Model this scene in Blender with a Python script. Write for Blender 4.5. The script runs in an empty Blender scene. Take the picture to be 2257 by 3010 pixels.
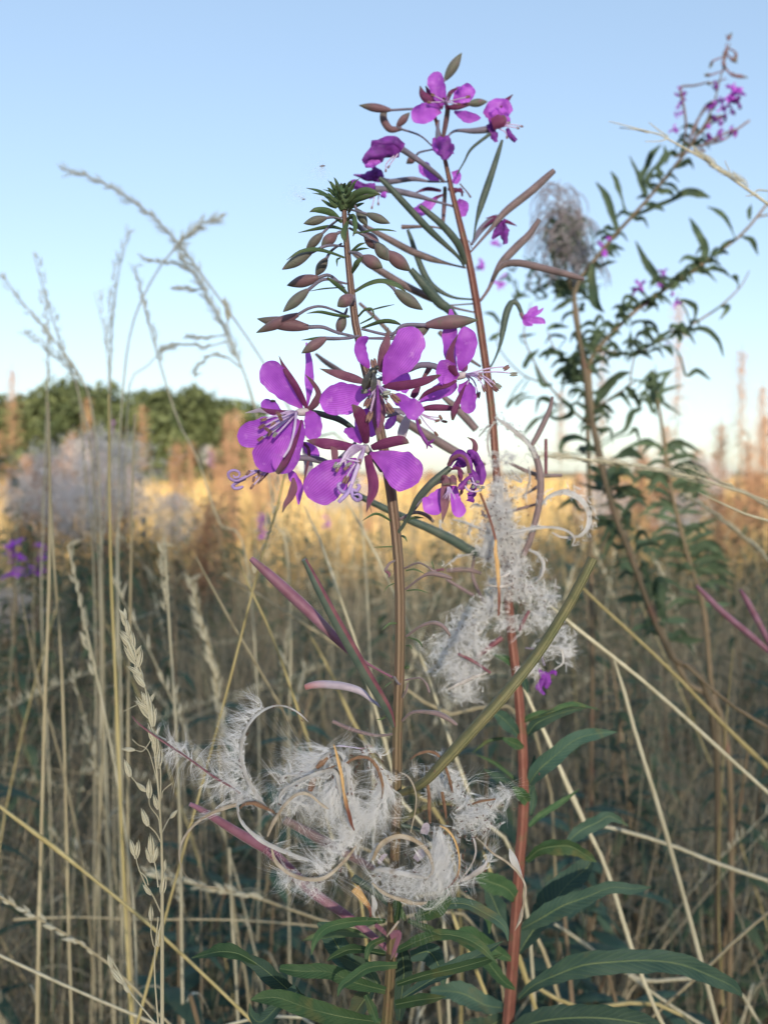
import bpy, math, random
import numpy as np
from mathutils import Vector, Matrix, Euler
R = random.Random(7)
rng = np.random.default_rng(11)
SC = bpy.context.scene
COL = SC.collection
# ------------------------------------------------------------ camera, sky, sun, exposure
F, CX, CY = 2600.0, 1128.5, 1505.0        # focal length and centre, in photograph pixels
H, PITCH = 0.95, math.radians(2.64)
cam = bpy.data.cameras.new('camera'); camo = bpy.data.objects.new('camera', cam); COL.objects.link(camo)
camo.location = (0, 0, H); camo.rotation_euler = (math.pi / 2 - PITCH, 0, 0)
cam.sensor_fit = 'VERTICAL'; cam.sensor_height = 36; cam.lens = 36 * F / 3010
cam.clip_start = 0.01; cam.clip_end = 3000
cam.dof.use_dof = True; cam.dof.focus_distance = 0.298; cam.dof.aperture_fstop = cam.lens / 2.25
SC.camera = camo
SUN_EL, SUN_AZ = math.radians(14), math.radians(169)   # azimuth clockwise from +Y: behind the camera, a little to its right
w = bpy.data.worlds.new('World'); SC.world = w; w.use_nodes = True
nt = w.node_tree; nt.nodes.clear()
sky = nt.nodes.new('ShaderNodeTexSky'); sky.sky_type = 'NISHITA'; sky.sun_disc = False
sky.sun_elevation = SUN_EL; sky.sun_rotation = SUN_AZ
sky.air_density = 1.0; sky.dust_density = 0.6; sky.ozone_density = 1.2; sky.altitude = 60
bg = nt.nodes.new('ShaderNodeBackground'); bg.inputs[1].default_value = 0.15
wo = nt.nodes.new('ShaderNodeOutputWorld')
gm = nt.nodes.new('ShaderNodeGamma'); gm.inputs[1].default_value = 0.57        # a softer sky: the horizon less bright against the zenith
tn = nt.nodes.new('ShaderNodeMix'); tn.data_type = 'RGBA'; tn.blend_type = 'MULTIPLY'; tn.inputs[0].default_value = 1; tn.inputs[7].default_value = (.87, .965, 1.09, 1)
nt.links.new(sky.outputs[0], gm.inputs[0]); nt.links.new(gm.outputs[0], tn.inputs[6]); nt.links.new(tn.outputs[2], bg.inputs[0]); nt.links.new(bg.outputs[0], wo.inputs[0])
sun = bpy.data.lights.new('sun', 'SUN'); sun.energy = 4.6; sun.angle = math.radians(1.2); sun.color = (1.0, 0.88, 0.69)
suno = bpy.data.objects.new('sun', sun); COL.objects.link(suno)
sd = Vector((math.sin(SUN_AZ) * math.cos(SUN_EL), math.cos(SUN_AZ) * math.cos(SUN_EL), math.sin(SUN_EL)))
suno.rotation_euler = sd.to_track_quat('Z', 'Y').to_euler()
SC.view_settings.view_transform = 'Standard'; SC.view_settings.look = 'None'
SC.view_settings.gamma = 1; SC.view_settings.use_curve_mapping = False
SC.view_settings.exposure = 1.45
SC.cycles.max_bounces = 16; SC.cycles.diffuse_bounces = 10; SC.cycles.transmission_bounces = 10
# ------------------------------------------------------------ helpers
CAMX = np.array([1.0, 0, 0]); CAMF = np.array([0, math.cos(PITCH), -math.sin(PITCH)]); CAMU = np.array([0, math.sin(PITCH), math.cos(PITCH)])
CAMP = np.array([0, 0, H])
Z = [0, 0, 1.0]; D = [0.30]
def setz(x, y, s, d=None):                 # tracing frame of a crop: its corner and its enlargement
    Z[:] = [x, y, s]
    if d is not None: D[0] = d
def P(x, y, dz=0.0):
    d = D[0] + dz / 1000.0
    px, py = Z[0] + x / Z[2], Z[1] + y / Z[2]
    return CAMP + CAMF * d + CAMX * ((px - CX) / F * d) - CAMU * ((py - CY) / F * d)
def PXW(wd, dz=0.0): return wd / Z[2] / F * (D[0] + dz / 1000.0)
def nrm(a):
    a = np.asarray(a, float); l = np.linalg.norm(a, axis=-1, keepdims=True); return a / np.maximum(l, 1e-12)
def spline(c, n):
    c = np.asarray(c, float); k = len(c)
    if k == 1: return np.repeat(c, n, 0)
    if k == 2:
        t = np.linspace(0, 1, n)[:, None]; return c[0] * (1 - t) + c[1] * t
    e = np.vstack([2 * c[0] - c[1], c, 2 * c[-1] - c[-2]])
    seg = np.linalg.norm(np.diff(c[:, :3], axis=0), axis=1); s = np.concatenate([[0], np.cumsum(seg)]); s /= max(s[-1], 1e-9)
    t = np.linspace(0, 1, n); i = np.clip(np.searchsorted(s, t, 'right') - 1, 0, k - 2)
    u = ((t - s[i]) / np.maximum(s[i + 1] - s[i], 1e-9))[:, None]
    p0, p1, p2, p3 = e[i], e[i + 1], e[i + 2], e[i + 3]
    return 0.5 * (2 * p1 + (p2 - p0) * u + (2 * p0 - 5 * p1 + 4 * p2 - p3) * u ** 2 + (3 * p1 - p0 - 3 * p2 + p3) * u ** 3)
def ctrl(c):                               # traced (x, y, dz, width) -> world xyz + half width
    out = []
    for q in c:
        q = tuple(q) + (0,) * (4 - len(q)); p = P(q[0], q[1], q[2]); out.append([*p, PXW(q[3], q[2]) / 2])
    return np.array(out)
WO = {}
class MB:
    def __init__(s): s.v = []; s.q = []; s.t = []; s.uv = []; s.qm = []; s.tm = []; s.n = 0
    def add(s, v, q=None, t=None, m=0, uv=None):
        v = np.asarray(v, float).reshape(-1, 3)
        s.v.append(v); s.uv.append(np.zeros((len(v), 2)) if uv is None else np.asarray(uv, float))
        if q is not None and len(q): q = np.asarray(q); s.q.append(q + s.n); s.qm.append(np.broadcast_to(np.asarray(m), (len(q),)))
        if t is not None and len(t): t = np.asarray(t); s.t.append(t + s.n); s.tm.append(np.broadcast_to(np.asarray(m), (len(t),)))
        s.n += len(v); return s
    def tube(s, C, r, sides=6, m=0, mfun=None, flat=1.0, rib=0.0, mdir=None):
        C = np.asarray(C, float); n = len(C); r = np.broadcast_to(np.asarray(r, float), (n,))
        T = nrm(np.gradient(C, axis=0)); ref = np.array([0, 0, 1.0]) if abs(T[0][2]) < 0.9 else np.array([1.0, 0, 0])
        a = nrm(np.cross(T[0], ref)); A = [a]
        for i in range(1, n):
            a = a - T[i] * np.dot(a, T[i]); a = a / max(np.linalg.norm(a), 1e-9); A.append(a)
        A = np.array(A); B = np.cross(T, A)
        th = np.arange(sides) * 2 * math.pi / sides
        rr = r[:, None] * (1 + rib * np.cos(4 * th))[None]
        v = C[:, None] + A[:, None] * (np.cos(th) * rr)[..., None] + B[:, None] * (np.sin(th) * rr * flat)[..., None]
        uv = np.stack(np.broadcast_arrays((th / (2 * math.pi))[None], np.linspace(0, 1, n)[:, None]), -1).reshape(-1, 2)
        i, j = np.meshgrid(np.arange(n - 1), np.arange(sides), indexing='ij'); j2 = (j + 1) % sides
        q = np.stack([i * sides + j, i * sides + j2, (i + 1) * sides + j2, (i + 1) * sides + j], -1).reshape(-1, 4)
        mm = m if mfun is None else np.array([mfun(ii / (n - 1), jj / sides) for ii, jj in zip(i.ravel(), j.ravel())])
        if mdir is not None:
            ctr = v.reshape(-1, 3)[q].mean(1); mid = (C[i] + C[i + 1]).reshape(-1, 3) / 2; mm = (np.sum(nrm(ctr - mid) * mdir, 1) > .25).astype(int)
        s.add(v, q, None, mm, uv)
        for k, e in ((0, 0), (n - 1, 1)):
            if r[k] > 1e-6:
                c = C[k]; ring = v[k]; idx = np.arange(sides); t = np.stack([idx, (idx + 1) % sides, np.full(sides, sides)], -1)
                if not e: t = t[:, ::-1]
                s.add(np.vstack([ring, c]), None, t, m if mfun is None else mfun(e * .999, 0), np.full((sides + 1, 2), .5))
        return s
    def rib(s, C, hw, S, N, across=6, cup=0.0, fold=0.0, ruf=0.0, serr=0.0, sk=14, m=0, ph=0.0, edge=0.0):
        n = len(C); u = np.linspace(-1, 1, across + 1); t = np.linspace(0, 1, n)
        hw = np.asarray(hw)[:, None]
        ed = np.ones((n, across + 1))
        if serr: ed = ed + serr * (np.abs(u)[None] ** 3) * (((t[:, None] * sk + (u[None] > 0) * .37) % 1.0) - 0.5)
        if edge: ed = ed + edge * (np.abs(u)[None] ** 3) * (np.sin(t[:, None] * 13 + ph * 3 + 2.2 * (u[None] > 0)) + .7 * np.sin(t[:, None] * 29 + ph * 5 + 1.1 * (u[None] > 0)))
        x = u[None] * ed * hw
        hgt = hw * (cup * u[None] ** 2 + fold * np.abs(u[None]))
        if ruf: hgt = hgt + hw * ruf * np.abs(u[None]) ** 1.5 * np.sin(t[:, None] * (9 + 4 * (u[None] > 0)) + ph + 2.1 * (u[None] > 0))
        if ruf: hgt = hgt + hw * ruf * (.35 * np.abs(u[None]) ** 2 * np.sin(t[:, None] * 27 + ph * 2 + 1.3 * u[None]) + .22 * np.sin(u[None] * 5.5 + ph + t[:, None] * 4) * np.sin(t[:, None] * 3.1))
        v = C[:, None] + S[:, None] * x[..., None] + N[:, None] * hgt[..., None]
        uv = np.stack(np.broadcast_arrays((u[None] + 1) / 2, t[:, None]), -1).reshape(-1, 2)
        w_ = across + 1; i, j = np.meshgrid(np.arange(n - 1), np.arange(across), indexing='ij')
        q = np.stack([i * w_ + j, i * w_ + j + 1, (i + 1) * w_ + j + 1, (i + 1) * w_ + j], -1).reshape(-1, 4)
        return s.add(v, q, None, m, uv)
    def mesh(s, name, mats, origin=None):
        v = np.vstack(s.v)
        if origin is None: origin = v[0].copy()
        v = v - origin; uv = np.vstack(s.uv)
        q = np.vstack(s.q) if s.q else np.zeros((0, 4), int); t = np.vstack(s.t) if s.t else np.zeros((0, 3), int)
        lv = np.concatenate([q.ravel(), t.ravel()]).astype(np.int32)
        ls = np.concatenate([np.arange(len(q)) * 4, len(q) * 4 + np.arange(len(t)) * 3]).astype(np.int32)
        me = bpy.data.meshes.new(name); me.vertices.add(len(v)); me.vertices.foreach_set('co', v.ravel().astype(np.float32))
        me.loops.add(len(lv)); me.loops.foreach_set('vertex_index', lv)
        me.polygons.add(len(ls)); me.polygons.foreach_set('loop_start', ls)
        me.update(calc_edges=True)
        mi = np.concatenate(([np.concatenate(s.qm)] if s.qm else []) + ([np.concatenate(s.tm)] if s.tm else [])).astype(np.int32)
        for x in (mats if isinstance(mats, (list, tuple)) else [mats]): me.materials.append(x)
        me.polygons.foreach_set('material_index', mi); me.polygons.foreach_set('use_smooth', np.ones(len(ls), bool))
        ul = me.uv_layers.new(name='UVMap'); ul.data.foreach_set('uv', uv[lv].ravel().astype(np.float32))
        me.validate(); me.update(); return me, origin
    def build(s, name, mats, parent=None, kind=None, label=None):
        me, o = s.mesh(name, mats); ob = bpy.data.objects.new(name, me); COL.objects.link(ob)
        WO[ob] = np.array(o); po = np.zeros(3)
        if parent is not None: ob.parent = parent; po = WO[parent]
        ob.location = o - po
        if kind: ob['kind'] = kind
        if label: ob['label'] = label
        return ob
def tag(o, label, cat, group=None, kind=None):
    o['label'] = label; o['category'] = cat
    if group: o['group'] = group
    if kind: o['kind'] = kind
    return o
def thing(name, loc, label, cat, group=None):
    o = bpy.data.objects.new(name, None); o.empty_display_size = .02; COL.objects.link(o); o.location = Vector(loc); WO[o] = np.array(loc, float)
    return tag(o, label, cat, group)
# ------------------------------------------------------------ materials
def mat(name, c1, c2=None, scale=300, rough=.6, trans=0.0, bump=0.0, stretch=(1, 1, 1), vein=0.0, c3=None, spec=.3, rand=0.0, sheen=0.0, vmix=None, detail=4, urand=False, veinf=.5, side=False, blotch=None, vd=2.5, nb=False):
    m = bpy.data.materials.new(name); m.use_nodes = True; nt = m.node_tree; nt.nodes.clear(); L = nt.links.new
    N = lambda k: nt.nodes.new('ShaderNode' + k)
    out = N('OutputMaterial'); b = N('BsdfPrincipled'); b.inputs['Roughness'].default_value = rough
    b.inputs['Specular IOR Level'].default_value = spec
    tc = N('TexCoord'); mp = N('Mapping'); mp.inputs['Scale'].default_value = stretch; L(tc.outputs['Object'], mp.inputs[0])
    nz = N('TexNoise'); nz.inputs['Scale'].default_value = scale; nz.inputs['Detail'].default_value = detail; L(mp.outputs[0], nz.inputs['Vector'])
    rp = N('ValToRGB'); rp.color_ramp.elements[0].position = .32; rp.color_ramp.elements[1].position = .68
    rp.color_ramp.elements[0].color = (*c1, 1); rp.color_ramp.elements[1].color = (*(c2 or c1), 1); L(nz.outputs[0], rp.inputs[0])
    col = rp.outputs[0]
    def mix(fac, a, bb, mode='MIX'):
        x = N('Mix'); x.data_type = 'RGBA'; x.blend_type = mode
        if isinstance(fac, float): x.inputs[0].default_value = fac
        else: L(fac, x.inputs[0])
        L(a, x.inputs[6])
        if isinstance(bb, tuple): x.inputs[7].default_value = (*bb, 1)
        else: L(bb, x.inputs[7])
        return x.outputs[2]
    uvn = N('UVMap'); sep = N('SeparateXYZ'); L(uvn.outputs[0], sep.inputs[0])
    hgt = nz.outputs[0]
    if urand:                               # every blade of a mass has a tone of its own
        L(sep.outputs[0], rp.inputs[0]); rp.color_ramp.elements[0].position = 0; rp.color_ramp.elements[1].position = 1
    if vein:
        wv = N('TexWave'); wv.wave_type = 'BANDS'; wv.bands_direction = 'X'; wv.inputs['Scale'].default_value = vein; wv.inputs['Distortion'].default_value = vd; wv.inputs['Detail'].default_value = 3
        wv.inputs['Detail Scale'].default_value = 1.5
        L(uvn.outputs[0], wv.inputs['Vector'])
        pw = N('Math'); pw.operation = 'POWER'; pw.inputs[1].default_value = 3; L(wv.outputs['Fac'], pw.inputs[0])
        ml = N('Math'); ml.operation = 'MULTIPLY'; ml.inputs[1].default_value = veinf; L(pw.outputs[0], ml.inputs[0])
        col = mix(ml.outputs[0], col, c3 or tuple(x * .55 for x in c1)); hgt = nz.outputs[0] if nb else wv.outputs['Fac']
    if blotch:                              # patches of age and wear
        n2 = N('TexNoise'); n2.inputs['Scale'].default_value = blotch[0]; n2.inputs['Detail'].default_value = 5; L(tc.outputs['Object'], n2.inputs['Vector'])
        mr = N('MapRange'); mr.inputs[1].default_value = blotch[1]; mr.inputs[2].default_value = blotch[1] + .14; mr.inputs[4].default_value = blotch[3]; L(n2.outputs[0], mr.inputs[0]); col = mix(mr.outputs[0], col, blotch[2])
    if side:                                # side veins running out from the midrib
        def ma(op, x, y=0.0):
            q = N('Math'); q.operation = op
            for i_, z_ in ((0, x), (1, y)):
                if isinstance(z_, float): q.inputs[i_].default_value = z_
                else: L(z_, q.inputs[i_])
            return q.outputs[0]
        au = ma('ABSOLUTE', ma('SUBTRACT', sep.outputs[0], .5)); ln_ = ma('SUBTRACT', ma('MULTIPLY', sep.outputs[1], 20.0), ma('MULTIPLY', au, 5.0))
        wob = ma('ADD', ln_, ma('MULTIPLY', nz.outputs[0], .9)); sv = ma('POWER', ma('ABSOLUTE', ma('SINE', ma('MULTIPLY', wob, 3.14159))), 14.0); col = mix(ma('MULTIPLY', sv, .22), col, (.12, .19, .09)); hgt = sv
    if vmix:                                # second colour towards one end of the length
        mr = N('MapRange'); mr.inputs[1].default_value = vmix[0]; mr.inputs[2].default_value = vmix[1]; L(sep.outputs[1], mr.inputs[0])
        col = mix(mr.outputs[0], col, vmix[2])
    if rand:
        oi = N('ObjectInfo'); hs = N('HueSaturation'); mr = N('MapRange'); mr.inputs[3].default_value = 1 - rand; mr.inputs[4].default_value = 1 + rand
        L(oi.outputs['Random'], mr.inputs[0]); L(mr.outputs[0], hs.inputs['Value']); L(col, hs.inputs['Color']); col = hs.outputs[0]
    L(col, b.inputs['Base Color'])
    if sheen: b.inputs['Sheen Weight'].default_value = sheen
    if bump:
        bp = N('Bump'); bp.inputs['Strength'].default_value = bump; bp.inputs['Distance'].default_value = .0004; L(hgt, bp.inputs['Height']); L(bp.outputs[0], b.inputs['Normal'])
    sh = b.outputs[0]
    if trans:
        tr = N('BsdfTranslucent'); L(col, tr.inputs[0]); mx = N('MixShader'); mx.inputs[0].default_value = trans; L(sh, mx.inputs[1]); L(tr.outputs[0], mx.inputs[2]); sh = mx.outputs[0]
    L(sh, out.inputs[0]); return m
M = {}
M['petal'] = mat('petal_violet', (.42, .085, .645), (.665, .18, .88), 150, .5, .40, .8, vein=4.6, veinf=.62, vd=1.1, nb=True, c3=(.34, .05, .50), vmix=(.22, .0, (.40, .06, .46)), blotch=(380, .60, (.78, .36, .88), .6), rand=.10)
M['petal_dark'] = mat('petal_wilted', (.10, .018, .19), (.27, .05, .40), 260, .6, .2, .8, vein=4, veinf=.3, nb=True, c3=(.07, .015, .13))
M['petal_pale'] = mat('petal_faded', (.46, .40, .46), (.60, .52, .62), 200, .6, .35, .4, vein=3, c3=(.34, .28, .36))
M['sepal'] = mat('sepal_maroon', (.150, .024, .105), (.225, .055, .145), 220, .5, .12, .5, vein=2.5, vmix=(.8, 1.0, (.15, .11, .09)), c3=(.08, .015, .06), rand=.15)
M['sepal_brown'] = mat('sepal_brown', (.20, .075, .125), (.28, .135, .17), 220, .5, .15, .5, vein=2.5, vmix=(.75, 1.0, (.18, .16, .11)), rand=.15)
M['bud'] = mat('bud_skin', (.105, .130, .090), (.155, .135, .125), 150, .6, .06, .4, sheen=.2, blotch=(300, .58, (.19, .09, .13), .8))
M['bud_red'] = mat('bud_skin_red', (.165, .085, .105), (.20, .115, .135), 150, .6, .06, .4, vmix=(.55, 1.0, (.10, .12, .08)), sheen=.2, blotch=(300, .6, (.12, .12, .09), .8))
M['ovary'] = mat('ovary_blue_grey', (.13, .12, .17), (.20, .17, .24), 200, .55, .04, .3, stretch=(1, 1, .3), sheen=.2)
M['pod_dark'] = mat('pod_dark_green', (.045, .075, .062), (.085, .105, .085), 180, .5, .03, .3, sheen=.1)
M['pod_red'] = mat('pod_maroon', (.12, .04, .06), (.19, .075, .09), 180, .5, .03, .3, blotch=(160, .6, (.09, .09, .06), .7))
M['pod_mag'] = mat('pod_magenta', (.175, .066, .105), (.245, .12, .18), 150, .55, .03, .4, sheen=.15, blotch=(160, .55, (.20, .12, .12), .7))
M['pod_lilac'] = mat('pod_lilac', (.30, .26, .33), (.42, .37, .46), 180, .6, .03, .3, vmix=(.75, 1., (.30, .12, .12)), sheen=.2)
M['pod_olive'] = mat('pod_olive', (.115, .125, .062), (.19, .17, .09), 240, .6, 0, .6, vein=4, c3=(.075, .085, .045), blotch=(200, .64, (.26, .16, .07), .6))
M['pod_brown'] = mat('pod_purple_brown', (.135, .095, .105), (.20, .145, .15), 150, .6, 0, .4, sheen=.2, blotch=(180, .55, (.10, .10, .075), .6))
M['stem'] = mat('stem_olive', (.128, .125, .052), (.165, .118, .062), 90, .5, 0, .6, vein=2, c3=(.095, .09, .04), vmix=(.30, .0, (.20, .115, .10)), blotch=(260, .60, (.20, .08, .06), .7))
M['stem_red'] = mat('stem_red', (.165, .056, .045), (.225, .10, .075), 110, .5, 0, .6, vein=2, c3=(.13, .05, .04), blotch=(240, .56, (.13, .11, .06), .65))
M['stem_far'] = mat('stem_dull', (.115, .092, .058), (.175, .130, .085), 40, .6, rand=.25, blotch=(30, .58, (.17, .075, .06), .6))
M['bract'] = mat('bract_green', (.07, .13, .055), (.11, .15, .075), 200, .5, .2, .3, vmix=(.85, 1., (.09, .08, .05)))
M['leaf'] = mat('leaf_green', (.032, .078, .036), (.064, .112, .050), 110, .6, .22, .5, rand=.25, side=True, blotch=(70, .56, (.17, .145, .05), .75), spec=.2)
M['leaf_blue'] = mat('leaf_blue_green', (.034, .072, .058), (.056, .098, .072), 90, .6, .2, .5, rand=.28, side=True, blotch=(60, .60, (.13, .115, .05), .7), spec=.2)
M['leaf_back'] = mat('leaf_meadow', (.062, .102, .066), (.105, .145, .080), 25, .65, .34, 0, rand=.35, spec=.2, blotch=(9, .58, (.16, .14, .07), .55))
M['midrib'] = mat('leaf_midrib', (.115, .17, .075), (.17, .21, .10), 100, .6)
M['fil'] = mat('filament', (.62, .44, .72), (.74, .62, .82), 300, .5, .3)
M['anther'] = mat('anther', (.13, .055, .075), (.27, .17, .13), 700, .7, 0, .6)
M['anther_green'] = mat('anther_open', (.16, .15, .13), (.30, .32, .30), 700, .8, 0, .6)
M['disk'] = mat('nectar_disk', (.52, .48, .48), (.62, .55, .60), 300, .5, .2)
M['style'] = mat('style_purple', (.16, .03, .22), (.24, .06, .30), 300, .5, .1)
M['stigma'] = mat('stigma_lilac', (.36, .24, .55), (.46, .34, .64), 400, .6, .15, .3)
M['fluff'] = mat('seed_silk', (.93, .93, .95), (.97, .97, .98), 50, .32, .35, spec=.7)
M['seed'] = mat('seed_brown', (.075, .035, .028), (.16, .08, .06), 700, .6, 0, .5)
M['valve'] = mat('valve_beige', (.36, .29, .21), (.58, .52, .44), 350, .6, .1, .5, vein=2.5, c3=(.22, .14, .09))
M['valve_w'] = mat('valve_white', (.66, .63, .60), (.90, .90, .92), 160, .55, .3, .7, vein=3, veinf=.5, c3=(.50, .45, .42), blotch=(260, .58, (.45, .36, .28), .7))
M['valve_b'] = mat('valve_brown', (.15, .075, .05), (.32, .20, .12), 300, .6, 0, .5, vein=2.5, c3=(.09, .04, .03))
M['valve_o'] = mat('valve_ochre', (.42, .25, .10), (.50, .33, .16), 300, .6, 0, .5, vmix=(.5, .75, (.14, .05, .035)))
M['valve_g'] = mat('valve_grey', (.26, .24, .24), (.45, .43, .44), 250, .6, .05, .4)
M['straw'] = mat('straw', (.30, .25, .155), (.42, .37, .25), 60, .6, .1, .2, stretch=(3, 3, .3), rand=.28)
M['straw_y'] = mat('straw_yellow', (.37, .30, .13), (.46, .39, .20), 60, .6, .1, .2, stretch=(3, 3, .3), rand=.15)
M['straw_p'] = mat('straw_pale', (.45, .41, .29), (.58, .54, .41), 80, .6, .15, .2, stretch=(3, 3, .3), rand=.15)
M['oat'] = mat('oat_husk', (.66, .62, .48), (.80, .77, .64), 200, .5, .35, .3, vein=2, veinf=.3, c3=(.5, .46, .32))
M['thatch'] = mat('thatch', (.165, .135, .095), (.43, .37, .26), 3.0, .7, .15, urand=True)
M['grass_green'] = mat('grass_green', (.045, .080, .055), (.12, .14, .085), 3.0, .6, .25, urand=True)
M['gold'] = mat('golden_grass', (.44, .28, .10), (.60, .44, .20), 1.2, .7, .25, urand=True)  # dry grass with the low sun's gold put into its colour
M['mauve'] = mat('spent_mauve', (.17, .14, .15), (.27, .24, .27), 30, .8)
M['rust'] = mat('spent_spire', (.40, .21, .12), (.54, .34, .22), 30, .8, .2, rand=.25)
M['greyfluff'] = mat('seed_silk_far', (.62, .60, .63), (.80, .78, .80), 30, .8, .35)
M['fly'] = mat('fly_body', (.012, .014, .015), (.05, .05, .04), 900, .35, 0, .5, spec=.6)
M['wing'] = mat('fly_wing', (.05, .05, .055), (.09, .09, .09), 800, .25, .3, spec=.6)
M['tree'] = mat('tree_leaf', (.042, .060, .026), (.100, .118, .048), .6, .65, .28, rand=.15, urand=True)
M['trunk'] = mat('tree_bark', (.09, .07, .05), (.16, .12, .09), 6, .8)
# ------------------------------------------------------------ traced pieces
def jit(a): return R.uniform(-a, a)
def tub(parent, name, c, m, n=None, sides=8, mfun=None, kind=None, label=None, rib=0.0, flat=1.0, mdir=None):
    cc = ctrl(c); S = spline(cc, n or max(8, len(c) * 5))
    return MB().tube(S[:, :3], np.maximum(S[:, 3], 1e-5), sides, 0, mfun, flat, rib, mdir).build(name, m, parent, kind, label)
def frame(C, tilt):
    T = nrm(np.gradient(C, axis=0)); V = nrm(C - CAMP); S0 = nrm(np.cross(T, V)); N0 = np.cross(S0, T)
    tl = np.radians(np.linspace(*(tilt if isinstance(tilt, tuple) else (tilt, tilt)), len(C)))[:, None]
    return S0 * np.cos(tl) + N0 * np.sin(tl), N0 * np.cos(tl) - S0 * np.sin(tl)
def ribbon(mb, c, n=18, across=8, tilt=0, rnd=False, m=0, **kw):
    S = spline(ctrl(c), n); C = S[:, :3]; hw = np.maximum(S[:, 3], 1e-5)
    if rnd:
        t = np.linspace(0, 1, n); k = np.clip((t - .80) / .20, 0, 1); hw = hw * np.sqrt(np.maximum(1 - k ** 2, .0004))
    s, nn = frame(C, tilt); mb.rib(C, hw, s, nn, across, m=m, **kw); return C, hw, s, nn
def pet(parent, name, c, m, label=None, **kw):
    mb = MB(); kw.setdefault('ph', R.uniform(0, 6)); ribbon(mb, c, **kw); return mb.build(name, m, parent, None, label)
def petal(parent, c, m='petal', **kw):
    kw.setdefault('rnd', True); kw.setdefault('n', 30); kw.setdefault('across', 12); kw.setdefault('cup', R.uniform(-.30, -.12)); kw.setdefault('tilt', jit(16)); kw.setdefault('serr', .02); kw.setdefault('sk', R.uniform(9, 13)); kw.setdefault('edge', .045); kw.setdefault('ruf', .14)
    return pet(parent, 'petal', c, M[m], **kw)
def sepal(parent, c, m='sepal', **kw):
    kw.setdefault('cup', .45); kw.setdefault('tilt', jit(20)); kw.setdefault('across', 6); return pet(parent, 'sepal', c, M[m], **kw)
def bract(parent, c, m='bract', **kw):
    kw.setdefault('fold', .5); kw.setdefault('tilt', jit(35)); kw.setdefault('across', 4); kw.setdefault('n', 14)
    return pet(parent, 'bract', c, M[m], **kw)
def anther_mb(mb, p, d, ln, wd, m):
    d = nrm(d); t = np.linspace(-.5, .5, 7)[:, None]; side = nrm(np.cross(d, [.3, 1, .2]))
    for s in (-1, 1):
        mb.tube(p + d * ln * t + side * s * wd * .26, wd * .34 * np.sqrt(np.maximum(1 - (2 * t[:, 0]) ** 2, .02)), 6, m)
def stamen(parent, c, al=80, aw=32, ang=None, m='anther', fw=None):
    cc = ctrl([(*q[:3], 0) if len(q) > 2 else (*q, 0, 0) for q in c]); S = spline(cc, 14)[:, :3]; mb = MB()
    r = (PXW(fw) if fw else .00042) / 2; mb.tube(S, np.linspace(r * 1.2, r * .8, 14), 5, 0)
    d = S[-1] - S[-3]
    if ang is not None: d = CAMX * math.cos(math.radians(ang)) + CAMU * math.sin(math.radians(ang)) + CAMF * .3
    if al: anther_mb(mb, S[-1], d, PXW(al), PXW(aw), 1)
    return mb.build('stamen', [M['fil'], M[m]], parent)
def bud(parent, ped, body, wd, m='bud', curve=0.0, dz=None, pm=None, wp=None):
    """a stalk and the bud at its end; body = (x0, y0, x1, y1): neck and tip"""
    dz = R.uniform(-8, 8) if dz is None else dz
    x0, y0, x1, y1 = body; n = len(ped)
    pw = wp or wd * .26
    c = [(x, y, dz * (i / max(n - 1, 1)) ** .7, pw * (.7 + .35 * i / max(n - 1, 1))) for i, (x, y) in enumerate(ped)]
    nx, ny = -(y1 - y0), (x1 - x0)
    pr = [(0, .42), (.06, .52), (.2, .80), (.4, 1.0), (.6, .95), (.8, .60), (.92, .30), (1.0, .06)]
    b = [(x0 + (x1 - x0) * t + nx * curve * t * t, y0 + (y1 - y0) * t + ny * curve * t * t, dz + (-2 if dz < 0 else 2) * t, wd * k * .95) for t, k in pr]
    o = tub(parent, 'bud', b, M[m], 22, 10, rib=.05)
    tub(o, 'pedicel', c + [(x0, y0, dz, pw * 1.15)], M[pm or 'ovary'], 16, 7)
    return o
def fibres(mb, root, dirs, ln, wd=.00005, curl=.35, segs=4, m=0, grp=None):
    root = np.asarray(root); n = len(root); dirs = nrm(dirs); ln = np.broadcast_to(ln, (n,))[:, None]
    if grp is None: grp = np.arange(n)
    ng = grp.max() + 1
    c1 = nrm(rng.normal(size=(ng, 3)))[grp]; c1 = nrm(c1 - dirs * np.sum(c1 * dirs, 1, keepdims=True)); c2 = np.cross(dirs, c1)
    a = rng.normal(size=(ng, 1))[grp] * curl + rng.normal(size=(n, 1)) * curl * .25; b = rng.normal(size=(ng, 1))[grp] * curl * .5
    pts = []
    for k in range(segs + 1):
        s = k / segs; pts.append(root + dirs * ln * s + c1 * ln * a * s * s + c2 * ln * b * np.sin(s * 4.0))
    pts = np.array(pts)                                      # (segs+1, n, 3)
    w_ = wd * np.linspace(1, .45, segs + 1)
    ring = []
    for k in range(segs + 1):
        for j in range(3):
            th = j * 2.0944; ring.append(pts[k] + (c1 * math.cos(th) + c2 * math.sin(th)) * w_[k] / 2)
    v = np.array(ring).transpose(1, 0, 2)                     # (n, (segs+1)*3, 3)
    base = (np.arange(n) * (segs + 1) * 3)[:, None, None]
    q = np.array([[k * 3 + j, k * 3 + (j + 1) % 3, (k + 1) * 3 + (j + 1) % 3, (k + 1) * 3 + j] for k in range(segs) for j in range(3)])[None]
    mb.add(v.reshape(-1, 3), (q + base).reshape(-1, 4), None, m)
LOCK = 9; FL = .27; BL = .11; BZ = .009                   # cloud density, and how far behind the valves the clouds sit
def locks(n):
    ng = max(1, n // LOCK); return ng, np.repeat(np.arange(ng), LOCK)
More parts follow.
